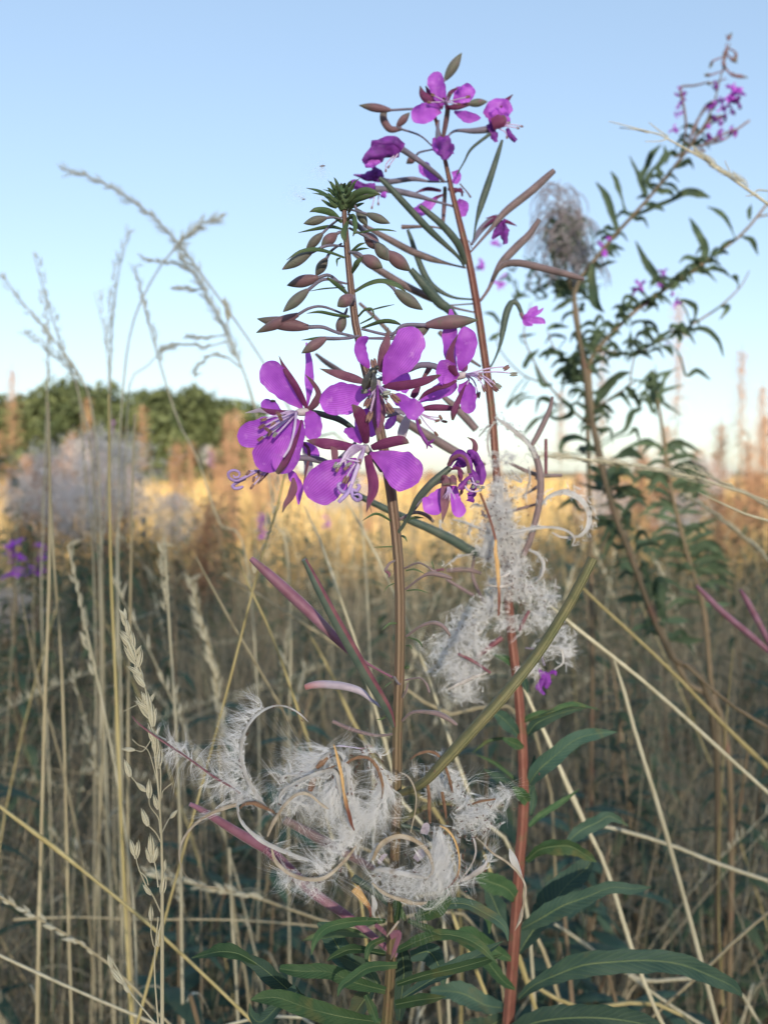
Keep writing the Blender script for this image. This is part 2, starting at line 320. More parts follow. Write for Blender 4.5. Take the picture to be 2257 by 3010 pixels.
def fluff_line(mb, c, n, ln, bias=(0, 0), spread=.6, rad=10, along=.4, wd=.00005, curl=.35, bz=0.0, segs=4):
    """silk rooted along a traced line, in small locks; ln in mm, bias in picture directions (x right, y down), rad in crop pixels"""
    S = spline(ctrl(c), 200); C = S[:, :3]; T = nrm(np.gradient(C, axis=0)); ng, g = locks(int(n * FL)); k = rng.integers(0, 200, ng)
    r = PXW(rad)
    root = C[k] + rng.normal(size=(ng, 3)) * r * .5
    d = nrm(T[k] * rng.normal(size=(ng, 1)) * along + (CAMX * bias[0] - CAMU * bias[1] + CAMF * bz) + rng.normal(size=(ng, 3)) * spread * .6)
    L = ln / 1000 * rng.uniform(.4, 1.15, ng) * np.where(rng.random(ng) < .12, 1.6, 1)
    fibres(mb, root[g] + rng.normal(size=(len(g), 3)) * .00016, d[g] + rng.normal(size=(len(g), 3)) * .10, L[g] * rng.uniform(.7, 1.1, len(g)), wd * 1.35, curl, segs, grp=g)
def fluff_blob(mb, x, y, dz, rx, ry, n, ln, rz=None, bias=(0, 0), wd=.00005, curl=.6, hollow=.0, segs=4):
    c = P(x, y, dz); k = D[0] / F / Z[2]; ng, g = locks(int(n * BL)); q = nrm(rng.normal(size=(ng, 3))) * rng.uniform(hollow, 1, (ng, 1)) ** .6; c = c + CAMF * BZ
    root = c + CAMX * q[:, :1] * rx * k + CAMU * q[:, 1:2] * ry * k + CAMF * q[:, 2:] * (rz or min(rx, ry)) * k
    d = nrm(rng.normal(size=(ng, 3)) + (CAMX * bias[0] - CAMU * bias[1])); L = ln / 1000 * rng.uniform(.4, 1.2, ng)
    fibres(mb, (root - d * ln / 2000)[g] + rng.normal(size=(len(g), 3)) * .0002, d[g] + rng.normal(size=(len(g), 3)) * .12, L[g] * rng.uniform(.7, 1.1, len(g)), wd * 1.35, curl, segs, grp=g)
def seeds(mb, root, d, ln=.0011, wd=.00038):
    t = np.array([-.5, -.2, .2, .5]); pr = np.array([.2, 1, .9, .15])
    for p, q in zip(root, nrm(d)): mb.tube(p + q * ln * t[:, None], wd / 2 * pr, 5)
def seeds_line(parent, c, n, rad, ln=.0012):
    S = spline(ctrl(c), 100)[:, :3]; T = nrm(np.gradient(S, axis=0)); k = rng.integers(0, 100, n); mb = MB()
    seeds(mb, S[k] + rng.normal(size=(n, 3)) * PXW(rad) * .5 - CAMF * .0006, T[k] + rng.normal(size=(n, 3)) * .4, ln)
    return mb.build('seeds', M['seed'], parent, 'stuff')
def valve(parent, c, m='valve', tilt=0, fl=None, sd=0, sdr=30, name='pod_valve', cup=.5, silk=None, **kw):
    kw.setdefault('n', 40); kw.setdefault('across', 6)
    o = pet(parent, name, [(q[0], q[1], (q[2] if len(q) > 2 else 0) - 2.5, *[w_ * .80 for w_ in q[3:]]) for q in c], M[m], tilt=tilt, cup=cup, ph=R.uniform(0, 6), edge=.10, ruf=.18, **kw)
    if fl:
        mb = MB()
        for f in fl: fluff_line(mb, f.pop('c', c), **f)
        mb.build('seed_silk', M['fluff'], o, 'stuff')
    if sd: seeds_line(o, c, sd, sdr)
    return o
def ground_pts(c, z=0.0, dx=0.0, dy=0.0):          # carry a stem on below the frame to the ground
    S = ctrl(c); p = S[-1].copy(); T = nrm(S[-1][:3] - S[-2][:3]); mid = p.copy(); mid[:3] += T * .12; mid[3] *= 1.05
    g = mid.copy(); g[2] = z; g[0] += dx; g[1] += dy; return np.vstack([S, mid, g])
def stem_obj(parent, c, m, n=60, sides=10, ground=True, name='stem', rib=0.0):
    S = spline(ground_pts(c) if ground else ctrl(c), n); return MB().tube(S[:, :3], S[:, 3], sides, rib=rib).build(name, m, parent)
def leaf(parent, c, m='leaf', tilt=None, serr=.06, rib=True, fold=-.35, ruf=.24, label=None, n=30, across=8, sk=None, name='leaf'):
    mb = MB(); tl = jit(25) if tilt is None else tilt; c = [(q[0], q[1], q[2], q[3] * .84) for q in c]; tl = (tl - jit(25), tl + jit(25))
    c = [(q[0] + (jit(6) if 0 < i < len(c) - 1 else 0), q[1] + (jit(8) if 0 < i < len(c) - 1 else 0), q[2], q[3]) for i, q in enumerate(c)]
    C, hw, s, nn = ribbon(mb, c, n=n, across=across, tilt=tl, edge=.05, fold=fold, ruf=ruf, serr=serr, sk=sk or R.uniform(8, 13), ph=R.uniform(0, 6))
    o = mb.build(name, M[m], parent, None, label)
    if rib:
        v = nrm(C - CAMP); sg = np.sign(np.sum(nn * v, 1, keepdims=True)); k = len(C)
        rr = np.maximum(np.minimum(hw * .055, .0006), .00010) * np.linspace(1.25, .5, k)
        MB().tube(C - nn * sg * rr[:, None] * .35, rr, 5).build('midrib', M['midrib'], o)
    return o
# ------------------------------------------------------------ the fireweed in front
setz(0, 0, .735, .300)
sc_ = [(741, 400, 0, 9), (745, 480, 0, 12), (755, 590, 0, 15), (768, 700, 0, 17), (790, 800, 0, 19), (815, 900, 0, 21), (838, 1020, 0, 23), (852, 1120, 0, 23), (863, 1250, 0, 23), (864, 1400, 0, 23), (861, 1500, 0, 23), (858, 1600, 0, 22), (857, 1720, 0, 22), (853, 1850, 0, 22), (849, 1950, 0, 22), (843, 2100, 0, 23), (836, 2212, 0, 24)]
fp = thing('fireweed_plant', [*(spline(ground_pts(sc_), 40)[-1][:2]), 0], 'fireweed in front with four open violet flowers and burst white pods on an olive stem', 'wildflower')
stem_obj(fp, [(q[0], q[1], q[2], q[3] * .93) for q in sc_], M['stem'], 90, 12, rib=.06)
# buds and bracts of the spike
setz(700, 450, 2.37, .300)
for ped, body, wd, m in [
    ([(715, 460), (660, 448)], (612, 452, 456, 490), 64, 'bud'), ([(760, 390), (830, 405)], (898, 425, 1058, 488), 64, 'bud'),
    ([(770, 340), (800, 350)], (828, 395, 900, 505), 66, 'bud'), ([(730, 440), (650, 500)], (585, 562, 468, 676), 66, 'bud'),
    ([(738, 545), (705, 552)], (682, 566, 578, 645), 82, 'bud_red'), ([(740, 650), (620, 645)], (505, 695, 304, 806), 78, 'bud'),
    ([(720, 630), (650, 680)], (615, 735, 540, 856), 74, 'bud'), ([(770, 690), (830, 698)], (868, 725, 1004, 800), 98, 'bud_red'),
    ([(765, 420), (835, 500)], (885, 560, 985, 676), 92, 'bud_red'), ([(770, 520), (900, 585)], (958, 630, 1050, 748), 90, 'bud'),
    ([(775, 480), (850, 520), (960, 630)], (1036, 690, 1200, 822), 98, 'bud_red'), ([(765, 985), (700, 900), (630, 850)], (558, 868, 340, 916), 86, 'bud_red'),
    ([(755, 910), (600, 880)], (485, 955, 312, 1104), 82, 'bud'), ([(800, 1060), (805, 1015)], (796, 996, 690, 1066), 92, 'bud_red'),
    ([(815, 958), (900, 908), (990, 885), (1065, 925)], (1096, 960, 1283, 1094), 86, 'bud'),
    ([(780, 1140), (600, 1072), (500, 1080)], (418, 1125, 125, 1246), 78, 'bud_red'),
    ([(800, 1275), (690, 1250), (590, 1213)], (490, 1213, 132, 1172), 98, 'bud_red'), ([(760, 1080), (750, 1110)], (736, 1130, 696, 1266), 78, 'bud'),
    ([(850, 1270), (760, 1290)], (610, 1290, 440, 1390), 80, 'bud_red'),
    ([(860, 1225), (1060, 1265), (1150, 1200)], (1310, 1198, 1664, 1146), 102, 'bud_red'), ([(870, 1290), (1050, 1290)], (1190, 1290, 1344, 1188), 86, 'bud')]:
    bud(fp, ped, body, wd, m, curve=.05 if body[2] in (132, 1664) else jit(.03), dz=-6 if body[2] in (1004, 690) else None, wp=44 if body[2] in (1200,) else None)
for b in [[(728, 392, 0, 18), (650, 318, 3, 30), (560, 262, 6, 22), (474, 243, 8, 3)], [(726, 482, 0, 24), (640, 412, -3, 48), (545, 395, -5, 36), (497, 411, -5, 3)],
          [(722, 530, 0, 14), (650, 515, 3, 26), (560, 527, 5, 26), (418, 555, 7, 3)], [(742, 728, 0, 16), (640, 690, -5, 22), (540, 668, -9, 30), (430, 684, -11, 22), (338, 745, -12, 3)],
          [(766, 988, 0, 18), (690, 920, -6, 30), (620, 868, -9, 14)], [(745, 935, 0, 7), (600, 945, 5, 11), (498, 962, 8, 3)],
          [(812, 966, 0, 16), (900, 908, -3, 34), (1000, 884, -5, 40), (1110, 915, -6, 40), (1166, 965, -7, 8)], [(834, 1142, 0, 14), (880, 1094, -4, 17), (930, 1086, -5, 17), (948, 1134, -6, 5)],
          [(905, 1100, -3, 9), (1000, 1075, -6, 13), (1087, 1055, -9, 3)], [(860, 1222, 0, 16), (1000, 1178, -6, 36), (1080, 1180, -8, 34), (1130, 1196, -9, 12)],
          [(775, 1142, 0, 18), (680, 1130, -4, 24), (570, 1108, -8, 22), (478, 1117, -9, 3)], [(800, 560, 0, 10), (885, 545, -4, 14), (960, 530, -7, 18), (1050, 535, -8, 14), (1102, 545, -9, 3)],
          [(780, 692, 0, 16), (840, 640, -4, 20), (888, 624, -5, 5)], [(782, 696, 0, 12), (850, 668, -6, 18), (912, 664, -9, 3)], [(788, 845, 0, 14), (820, 770, -6, 44), (868, 720, -8, 6)],
          [(760, 400, 0, 20), (810, 300, -6, 46), (880, 262, -9, 48), (940, 270, -10, 34), (992, 292, -10, 4)], [(770, 420, 0, 20), (815, 345, -9, 40), (885, 312, -12, 40), (988, 286, -13, 4)],
          [(714, 730, 0, 10), (690, 745, -6, 16), (690, 790, -7, 3)], [(770, 470, 0, 24), (740, 560, -7, 48), (745, 620, -8, 10)], [(755, 470, 0, 18), (800, 440, -6, 34), (815, 520, -8, 30), (800, 580, -9, 5)],
          [(690, 372, 0, 22), (655, 360, -3, 36), (632, 366, -4, 4)], [(850, 1275, 0, 18), (700, 1290, 5, 26), (560, 1288, 8, 28), (440, 1303, 10, 3)], [(850, 1190, 0, 10), (930, 1150, 4, 16), (948, 1120, 6, 4)]]:
    bract(fp, b)
mb = MB()                                    # the closed tip of the spike: a tuft of small leaves round unopened buds
S = spline(ctrl([(740, 400, 0, 60), (732, 330, 0, 112), (725, 265, 0, 106), (724, 220, 0, 40)]), 16); mb.tube(S[:, :3], S[:, 3], 10, rib=.12); mb.build('spike_tip', M['bract'], fp)
for i in range(34):
    a = i * 2.4; q = (i % 17) / 17; bx = 730 + 46 * math.cos(a) * (1 - .3 * q); by = 380 - 150 * q; dz = -5 * math.sin(a)
    sp = (40 + 55 * (1 - q)) * math.cos(a); tp = R.uniform(42, 84) * (.7 + .3 * q)
    bract(fp, [(bx, by, dz, 20), (bx + sp * .5, by - tp * .35, dz * 1.5, 26), (bx + sp * .9, by - tp * .8, dz * 1.8, 16), (bx + sp * 1.1, by - tp, dz * 1.9, 2)], n=9)
for b in [[(700, 330, -3, 12), (660, 240, -5, 16), (624, 186, -6, 2)], [(770, 280, -4, 12), (800, 210, -6, 15), (848, 174, -7, 2)], [(690, 300, 0, 10), (650, 270, 2, 14), (590, 252, 3, 2)], [(690, 320, 0, 14), (600, 290, 4, 18), (515, 278, 6, 2)]]:
    bract(fp, b, n=10)
def leaf_world(mb, p, az, el, ln, wd, droop, m=0):
    t = np.linspace(0, 1, 7); d = np.array([math.cos(az) * math.cos(el), math.sin(az) * math.cos(el), math.sin(el)]); C = p + d * ln * t[:, None]; C[:, 2] -= droop * ln * t ** 2
    S = np.repeat(np.array([[-math.sin(az), math.cos(az), 0]]), 7, 0); T = nrm(np.gradient(C, axis=0)); hw = wd / 2 * np.array([.25, .75, 1, .95, .75, .42, .03])
    mb.rib(C, hw, S, nrm(np.cross(S, T)), 2, fold=.3, m=m)
# ---- flowers of the front fireweed: flower (its long ovary) > petal, sepal, stamen, pistil, nectar disk
def flower(parent, ov, m='ovary', label=None, n=20): return tub(parent, 'flower', ov, M[m], n, 8, label=label)
def disk(f, a, b, wd, dz):
    return tub(f, 'nectar_disk', [(*a, dz, wd * .45), ((a[0] * 2 + b[0]) / 3, (a[1] * 2 + b[1]) / 3, dz, wd * .9), (*b, dz + 1, wd)], M['disk'], 8, 9)
def pistil(f, c, curls=(), m='fil', mats='stigma'):
    S = spline(ctrl(c), 20); mb = MB().tube(S[:, :3], S[:, 3], 7)
    for k in curls: S = spline(ctrl(k), 26); mb.tube(S[:, :3], S[:, 3], 7, 1)
    return mb.build('pistil', [M[m], M[mats]], f)
# left flower
setz(650, 980, 4.1475, .297)
f = flower(fp, [(1640, 1210, 4, 62), (1560, 1125, 2, 72), (1420, 1040, 0, 84), (1280, 1000, -1, 80), (1150, 965, -2, 66), (1040, 955, -3, 60)], 'pod_dark', 'left violet flower facing down and left')
disk(f, (905, 965), (1055, 955), 105, -4)
petal(f, [(985, 915, -3, 40), (900, 800, -4, 190), (790, 670, -6, 300), (690, 560, -8, 350), (590, 465, -9, 320), (500, 385, -9, 250)], tilt=12)
petal(f, [(1048, 915, -2, 18), (1068, 780, 0, 60), (1082, 640, 2, 110), (1078, 500, 3, 118), (1072, 330, 4, 92), (1056, 210, 5, 60), (1040, 110, 6, 16)], tilt=25, rnd=False)
petal(f, [(1060, 950, -5, 60), (1110, 1040, -8, 190), (1122, 1140, -10, 220), (1090, 1300, -11, 190)])
petal(f, [(930, 1060, -6, 60), (760, 1130, -9, 230), (560, 1190, -11, 330), (370, 1240, -12, 320), (195, 1250, -11, 260)], tilt=-10)
petal(f, [(960, 1060, -7, 70), (860, 1200, -10, 300), (730, 1350, -12, 440), (600, 1500, -13, 430), (490, 1680, -12, 330)], tilt=8)
petal(f, [(985, 1060, -8, 40), (905, 1260, -12, 250), (830, 1450, -14, 330), (730, 1715, -15, 300)], tilt=-18, cup=-.4)
petal(f, [(740, 975, -3, 60), (640, 920, 0, 170), (560, 880, 2, 170), (485, 850, 3, 110)])
petal(f, [(985, 1330, 4, 30), (1060, 1390, 5, 130), (1120, 1450, 6, 140), (1175, 1560, 7, 90)])
petal(f, [(815, 1650, -5, 30), (890, 1760, -5, 120), (950, 1900, -4, 110), (945, 2085, -3, 20)], rnd=False)
petal(f, [(1010, 1350, 5, 60), (1050, 1500, 6, 110), (1060, 1660, 6, 110), (1040, 1760, 6, 80)], 'petal_pale')
sepal(f, [(1045, 915, -4, 40), (985, 800, -6, 78), (900, 640, -9, 88), (800, 480, -10, 74), (740, 360, -10, 34), (706, 272, -10, 4)])
sepal(f, [(1065, 940, -4, 60), (1150, 850, -6, 100), (1190, 730, -7, 70), (1120, 600, -8, 50), (1025, 500, -9, 5)], 'sepal_brown')
sepal(f, [(930, 955, -5, 30), (760, 965, -8, 70), (600, 950, -10, 62), (474, 902, -11, 4)])
sepal(f, [(600, 955, -2, 70), (480, 935, -1, 56), (390, 950, 0, 36), (292, 970, 1, 4)], 'petal_pale')
sepal(f, [(1000, 1330, -2, 30), (1070, 1460, 0, 40), (995, 1880, 2, 10)], 'sepal_brown')
sepal(f, [(880, 1760, -6, 30), (880, 1880, -7, 100), (845, 1990, -7, 90), (785, 2080, -7, 60), (745, 2190, -7, 5)], 'sepal_brown')
sepal(f, [(985, 1050, -14, 20), (935, 1240, -17, 46), (850, 1440, -19, 82), (770, 1590, -20, 92), (680, 1710, -19, 60)], cup=.8)
pistil(f, [(915, 975, -12, 34), (905, 1090, -17, 34), (880, 1240, -20, 34), (830, 1400, -22, 34), (760, 1510, -23, 26)])
for i, (x, y, a) in enumerate([(520, 1050, 18), (495, 1135, 38), (632, 1110, 50), (592, 1215, 60), (480, 1285, 38), (655, 1235, 60), (722, 1030, -65), (705, 985, -40), (560, 1170, -35)]):
    stamen(f, [(930, 965, -5), ((930 + x) / 2 + 40, (965 + y) / 2 - 30, -9 - i), (x + 30, y - 8, -13 - i), (x, y, -15 - i)], R.uniform(80, 105), 36, a, 'anther_green' if i in (5,) else 'anther', fw=26)
fb = flower(fp, [(1640, 1330, 6, 40), (1380, 1580, 4, 78), (1180, 1540, 2, 84), (940, 1520, 0, 70), (780, 1600, -2, 50)], 'ovary', 'flower turned away behind the left violet flower')
pistil(fb, [(780, 1600, -2, 30), (560, 1660, -4, 30), (420, 1690, -5, 28)], [[(420, 1690, -5, 36), (300, 1750, -6, 40), (190, 1795, -7, 40), (105, 1765, -8, 38), (92, 1700, -9, 36), (160, 1668, -9, 34), (225, 1700, -9, 32), (215, 1750, -9, 30), (165, 1755, -9, 28), (150, 1725, -9, 18)],
    [(300, 1770, -4, 34), (200, 1815, -5, 40), (145, 1855, -6, 42), (170, 1890, -7, 42), (240, 1880, -7, 42), (272, 1862, -7, 24)]], 'stigma')
for x, y, a in [(330, 1700, 55), (458, 1705, 100), (398, 1780, 80), (378, 1870, 60), (500, 1760, 55)]:
    stamen(fb, [(700, 1600, -2), (580, 1660, -4), (x + 20, y - 20, -5), (x, y, -6)], 85, 30, a, fw=28)
sepal(fb, [(620, 1650, -3, 30), (540, 1730, -5, 36), (450, 1830, -6, 20)], 'sepal_brown')
# upper middle flower
setz(900, 950, 4.1475, .296)
f = flower(fp, [(780, 1200, 10, 40), (870, 1000, 6, 50), (880, 850, 2, 60), (865, 750, -6, 60)], 'ovary', 'upper middle violet flower with a fly on it')
disk(f, (868, 800), (865, 720), 95, -8)
petal(f, [(780, 835, -8, 40), (660, 860, -10, 190), (520, 900, -12, 350), (380, 930, -14, 390), (160, 955, -15, 300)], tilt=10)
petal(f, [(945, 745, -8, 40), (1010, 620, -9, 200), (1110, 470, -11, 350), (1210, 320, -12, 410), (1290, 190, -12, 380), (1365, 70, -11, 270)], tilt=-12)
petal(f, [(770, 545, -6, 40), (715, 440, -8, 150), (672, 330, -9, 160), (680, 235, -10, 130), (755, 165, -12, 70)], tilt=-20, cup=.4)
petal(f, [(1035, 865, -9, 30), (1130, 925, -12, 150), (1250, 1010, -15, 220), (1340, 1090, -16, 240), (1380, 1130, -16, 190)], tilt=20, rnd=False, ruf=.2)
sepal(f, [(730, 725, -7, 50), (600, 680, -9, 104), (430, 630, -11, 108), (280, 590, -12, 62), (163, 553, -12, 4)], 'sepal_brown')
sepal(f, [(950, 765, -7, 60), (1100, 765, -9, 108), (1280, 745, -11, 112), (1450, 700, -12, 100), (1570, 655, -12, 60), (1645, 628, -12, 4)])
sepal(f, [(905, 600, -6, 70), (925, 470, -8, 130), (955, 310, -9, 138), (985, 180, -9, 76), (1000, 45, -9, 4)], 'sepal_brown')
sepal(f, [(885, 870, -9, 90), (885, 1000, -12, 180), (880, 1150, -14, 160), (875, 1290, -15, 90), (872, 1430, -15, 4)], 'sepal_brown')
pistil(f, [(868, 770, -12, 30), (875, 900, -17, 42), (880, 1050, -20, 62), (878, 1180, -21, 56), (872, 1275, -21, 14)], (), 'style')
for i, (x, y, a, m) in enumerate([(748, 965, 62, 'anther'), (1085, 915, -40, 'anther'), (1015, 1035, -55, 'anther'), (770, 1140, 70, 'anther'), (712, 830, 10, 'anther_green'), (985, 850, 10, 'anther_green'), (960, 890, -40, 'anther_green')]):
    stamen(f, [(868, 760, -10), ((868 + x) / 2, (760 + y) / 2 - 15, -14), (x, y, -17 - i % 3)], 150 if m == 'anther' else 100, 62 if m == 'anther' else 50, a, m, fw=30)
stamen(f, [(868, 760, -10), (840, 680, -14), (820, 560, -16), (825, 500, -16)], 150, 72, 100, 'anther', fw=32)
# behind it, half hidden
f = flower(fp, [(700, 1130, 8, 40), (900, 830, 8, 46), (960, 770, 7, 50)], 'ovary', 'violet flower half hidden behind the upper middle one')
petal(f, [(975, 770, 6, 60), (1080, 735, 7, 190), (1180, 725, 8, 260), (1280, 735, 9, 220)])
petal(f, [(720, 1040, 6, 50), (745, 1150, 7, 180), (780, 1270, 8, 190), (800, 1390, 8, 150)])
petal(f, [(620, 1170, 6, 60), (650, 1260, 6, 120), (690, 1360, 5, 100)])
petal(f, [(1090, 1100, 6, 40), (1040, 1200, 7, 110), (960, 1290, 8, 60)])
sepal(f, [(960, 1150, 4, 20), (1050, 1110, 3, 50), (1150, 1070, 3, 80), (1200, 1120, 3, 30)], 'ovary')
# lower middle flower
setz(850, 1150, 3.687, .292)
f = flower(fp, [(1000, 860, 10, 50), (940, 760, 6, 60), (870, 660, 2, 66), (835, 605, -2, 66)], 'ovary', 'lower middle violet flower with maroon sepals and curled stigma')
disk(f, (800, 585), (850, 640), 80, -3)
petal(f, [(875, 668, -3, 30), (960, 712, -5, 130), (1080, 765, -7, 270), (1200, 840, -9, 400), (1310, 920, -10, 400), (1400, 990, -9, 290)], tilt=-8)
petal(f, [(735, 735, -6, 40), (640, 830, -9, 220), (520, 900, -12, 350), (400, 990, -13, 420), (300, 1070, -13, 400), (200, 1150, -12, 250)], tilt=10)
petal(f, [(790, 560, -4, 40), (740, 500, -5, 120), (680, 450, -6, 120), (596, 418, -7, 50)], rnd=False)
petal(f, [(770, 540, 0, 30), (745, 450, 1, 80), (740, 375, 2, 60)])
sepal(f, [(838, 570, -6, 70), (825, 460, -10, 108), (795, 330, -13, 134), (745, 215, -15, 120), (680, 145, -15, 16)])
sepal(f, [(890, 620, -6, 70), (1000, 588, -9, 112), (1120, 555, -11, 120), (1225, 540, -12, 104), (1300, 565, -12, 60)], rnd=True)
sepal(f, [(770, 620, -6, 60), (640, 600, -8, 90), (520, 580, -9, 110), (380, 565, -9, 120), (280, 548, -8, 80), (190, 535, -8, 10)])
sepal(f, [(845, 690, -6, 80), (870, 820, -9, 96), (905, 960, -11, 120), (905, 1080, -12, 108), (865, 1200, -12, 60), (835, 1315, -12, 4)])
sepal(f, [(455, 590, -9, 30), (490, 650, -9, 76), (495, 750, -9, 62), (488, 830, -9, 30)], 'sepal_brown')
for i, (x, y, a) in enumerate([(525, 845, 60), (545, 800, 50), (765, 765, 85), (500, 800, 70), (620, 830, 40), (650, 790, 30)]):
    stamen(f, [(810, 600, -6), (700 - 10 * i, 590 + 25 * i, -13), (610, 680 + 22 * i, -16), (x, y, -17)], 80, 30, a, 'anther_green' if i % 2 else 'anther', fw=26)
stamen(f, [(810, 610, -6), (730, 760, -14), (640, 900, -18), (615, 960, -19)], 100, 52, 65, fw=26)
pistil(f, [(815, 600, -6, 40), (780, 720, -14, 46), (720, 880, -19, 46), (670, 1020, -21, 46)], [[(675, 1010, -21, 44), (635, 1100, -22, 48), (580, 1160, -23, 48), (535, 1205, -23, 40)],
    [(670, 1050, -21, 40), (690, 1140, -22, 42), (740, 1185, -23, 42), (778, 1150, -24, 40), (750, 1118, -24, 34), (705, 1122, -24, 20)], [(665, 1060, -21, 40), (600, 1098, -20, 42), (545, 1060, -19, 42), (535, 1010, -19, 38), (570, 990, -19, 24)], [(680, 1060, -21, 38), (730, 1080, -20, 42), (760, 1030, -19, 40), (735, 1010, -19, 24)]], 'fil')
mb = MB(); fluff_blob(mb, 440, 900, -15, 90, 90, 260, 5, rz=20, curl=1.2); fluff_blob(mb, 690, 880, -20, 70, 140, 260, 4, rz=30, curl=1.0); fluff_blob(mb, 300, 990, -15, 120, 120, 60, 6, rz=20, curl=1.2)
mb.build('seed_silk', M['fluff'], f, 'stuff')
# right flower, seen from the side
setz(1150, 880, 4.1475, .296)
f = flower(fp, [(-560, 1160, 6, 50), (-100, 960, 3, 56), (200, 860, 0, 72), (360, 800, -2, 74), (520, 812, -3, 76), (660, 880, -4, 70), (810, 935, -5, 70)], 'ovary', 'right-hand violet flower seen from the side')
disk(f, (925, 915), (800, 940), 95, -5)
petal(f, [(790, 880, -4, 40), (735, 740, -3, 130), (720, 580, -1, 190), (715, 420, 1, 196), (730, 270, 3, 140), (722, 118, 4, 30)], rnd=False, tilt=20)
petal(f, [(835, 870, -6, 40), (870, 740, -8, 170), (900, 600, -9, 260), (910, 470, -10, 250), (885, 330, -10, 130)], tilt=-15)
petal(f, [(810, 950, -7, 50), (720, 910, -10, 240), (640, 880, -11, 320), (540, 880, -12, 260)], tilt=10)
petal(f, [(790, 1010, -3, 130), (680, 1080, 0, 200), (550, 1140, 2, 180), (430, 1200, 3, 100), (330, 1262, 4, 10)], rnd=False)
petal(f, [(880, 1015, -6, 120), (915, 1110, -8, 210), (935, 1220, -10, 210), (945, 1395, -10, 160)], tilt=-10)
sepal(f, [(800, 930, -9, 50), (735, 830, -12, 110), (715, 700, -13, 100), (745, 570, -13, 60), (812, 425, -12, 4)])
sepal(f, [(800, 990, -9, 30), (690, 1050, -10, 52), (550, 1090, -10, 62), (420, 1150, -9, 56), (322, 1240, -8, 5)])
sepal(f, [(905, 1040, -12, 16), (850, 1160, -15, 50), (800, 1290, -16, 78), (765, 1390, -16, 80), (748, 1475, -15, 30)], cup=.8)
sepal(f, [(860, 880, -2, 30), (900, 840, 2, 60), (930, 800, 3, 10)])
sepal(f, [(500, 780, 0, 80), (430, 900, 2, 60), (360, 980, 3, 10)], 'sepal_brown')
for i, (x, y, a, m) in enumerate([(1400, 835, 35, 'anther'), (1490, 912, 5, 'anther_green'), (1080, 945, 80, 'anther'), (1132, 1085, 105, 'anther'), (1058, 1165, 80, 'anther'), (1245, 1025, -60, 'anther'), (1300, 1055, -30, 'anther_green'), (1265, 1090, -40, 'anther')]):
    stamen(f, [(910, 915, -6), ((910 + x) / 2 + 20, (915 + y) / 2 - (30 if y < 1000 else 45), -8 - 2 * (i % 4)), (x - 30 * (i in (0, 1, 5, 6, 7)), y - 12, -9 - 2 * (i % 4)), (x, y, -9 - 2 * (i % 4))], R.uniform(95, 120), 46, a, m, fw=20)
pistil(f, [(910, 935, -6, 20), (945, 980, -7, 24), (920, 1040, -8, 14)])
# flower below it, mostly hidden: sepals, hanging stamens and a dark style
f = flower(fp, [(-300, 1300, 5, 44), (60, 1350, 4, 54), (220, 1345, 3, 56), (330, 1350, 2, 50)], 'ovary', 'nodding flower with stamens hanging below the right one')
sepal(f, [(350, 1345, 0, 40), (480, 1325, -2, 80), (640, 1325, -3, 82), (760, 1335, -3, 50), (850, 1322, -3, 4)])
sepal(f, [(205, 1400, 0, 60), (170, 1500, -1, 110), (130, 1620, -1, 120), (112, 1740, -1, 80)], 'petal_pale', rnd=True)
sepal(f, [(255, 1200, 4, 60), (300, 1130, 4, 90), (350, 1060, 5, 30)])
for x, y, a in [(348, 1490, 100), (650, 1490, -10), (545, 1640, -50), (600, 1440, -60), (560, 1480, 20)]:
    stamen(f, [(320, 1370, 1), ((320 + x) / 2, (1370 + y) / 2 + 20, -1), (x, y, -2)], 80, 30, a, 'anther', fw=16)
pistil(f, [(290, 1370, 0, 30), (330, 1550, -2, 44), (390, 1680, -3, 54), (440, 1760, -3, 50)], [[(440, 1755, -3, 40), (490, 1735, -4, 36), (525, 1700, -5, 8)], [(440, 1755, -3, 36), (480, 1790, -4, 24), (498, 1812, -4, 8)], [(435, 1755, -3, 30), (436, 1800, -3, 20), (428, 1825, -3, 6)]], 'style', 'style')
# withered pair on the right
setz(1150, 1250, 4.74, .298)
f = flower(fp, [(40, 1560, 2, 46), (150, 1420, 0, 52), (255, 1240, -3, 62), (340, 1060, -6, 82), (420, 960, -7, 110), (560, 810, -8, 120), (700, 690, -8, 112), (820, 588, -8, 92)], 'pod_dark', 'withered dark violet flower drooping on a thick green ovary')
for c in [[(800, 570, -8, 60), (870, 470, -10, 120), (970, 420, -11, 130), (1060, 500, -11, 110), (1090, 640, -11, 70)], [(860, 600, -6, 50), (1000, 520, -6, 150), (1130, 470, -6, 150), (1210, 440, -6, 70)], [(1130, 420, -5, 80), (1210, 540, -6, 130), (1255, 680, -7, 130), (1255, 830, -7, 50)],
          [(1090, 600, -9, 60), (1140, 700, -10, 120), (1170, 820, -10, 110), (1110, 900, -10, 60)], [(1150, 870, -9, 80), (1140, 960, -9, 130), (1110, 1070, -9, 130)], [(1050, 360, -7, 60), (1130, 400, -9, 120), (1190, 470, -9, 100), (1215, 540, -9, 40)]]:
    petal(f, c, 'petal_dark', ruf=.35, cup=.5, tilt=jit(40), rnd=False)
sepal(f, [(1130, 400, -8, 70), (1165, 310, -9, 80), (1140, 220, -9, 50), (1052, 163, -9, 4)], 'sepal_brown')
sepal(f, [(790, 570, -12, 40), (850, 470, -14, 60), (960, 420, -15, 46), (1050, 500, -15, 46), (1085, 670, -15, 60)], 'sepal_brown')
sepal(f, [(935, 610, -9, 30), (965, 700, -10, 76), (960, 790, -10, 40)])
sepal(f, [(830, 610, -12, 30), (930, 600, -14, 50), (1010, 680, -15, 20)])
sepal(f, [(985, 880, -9, 30), (975, 930, -9, 50), (950, 980, -9, 20)], 'sepal_brown')
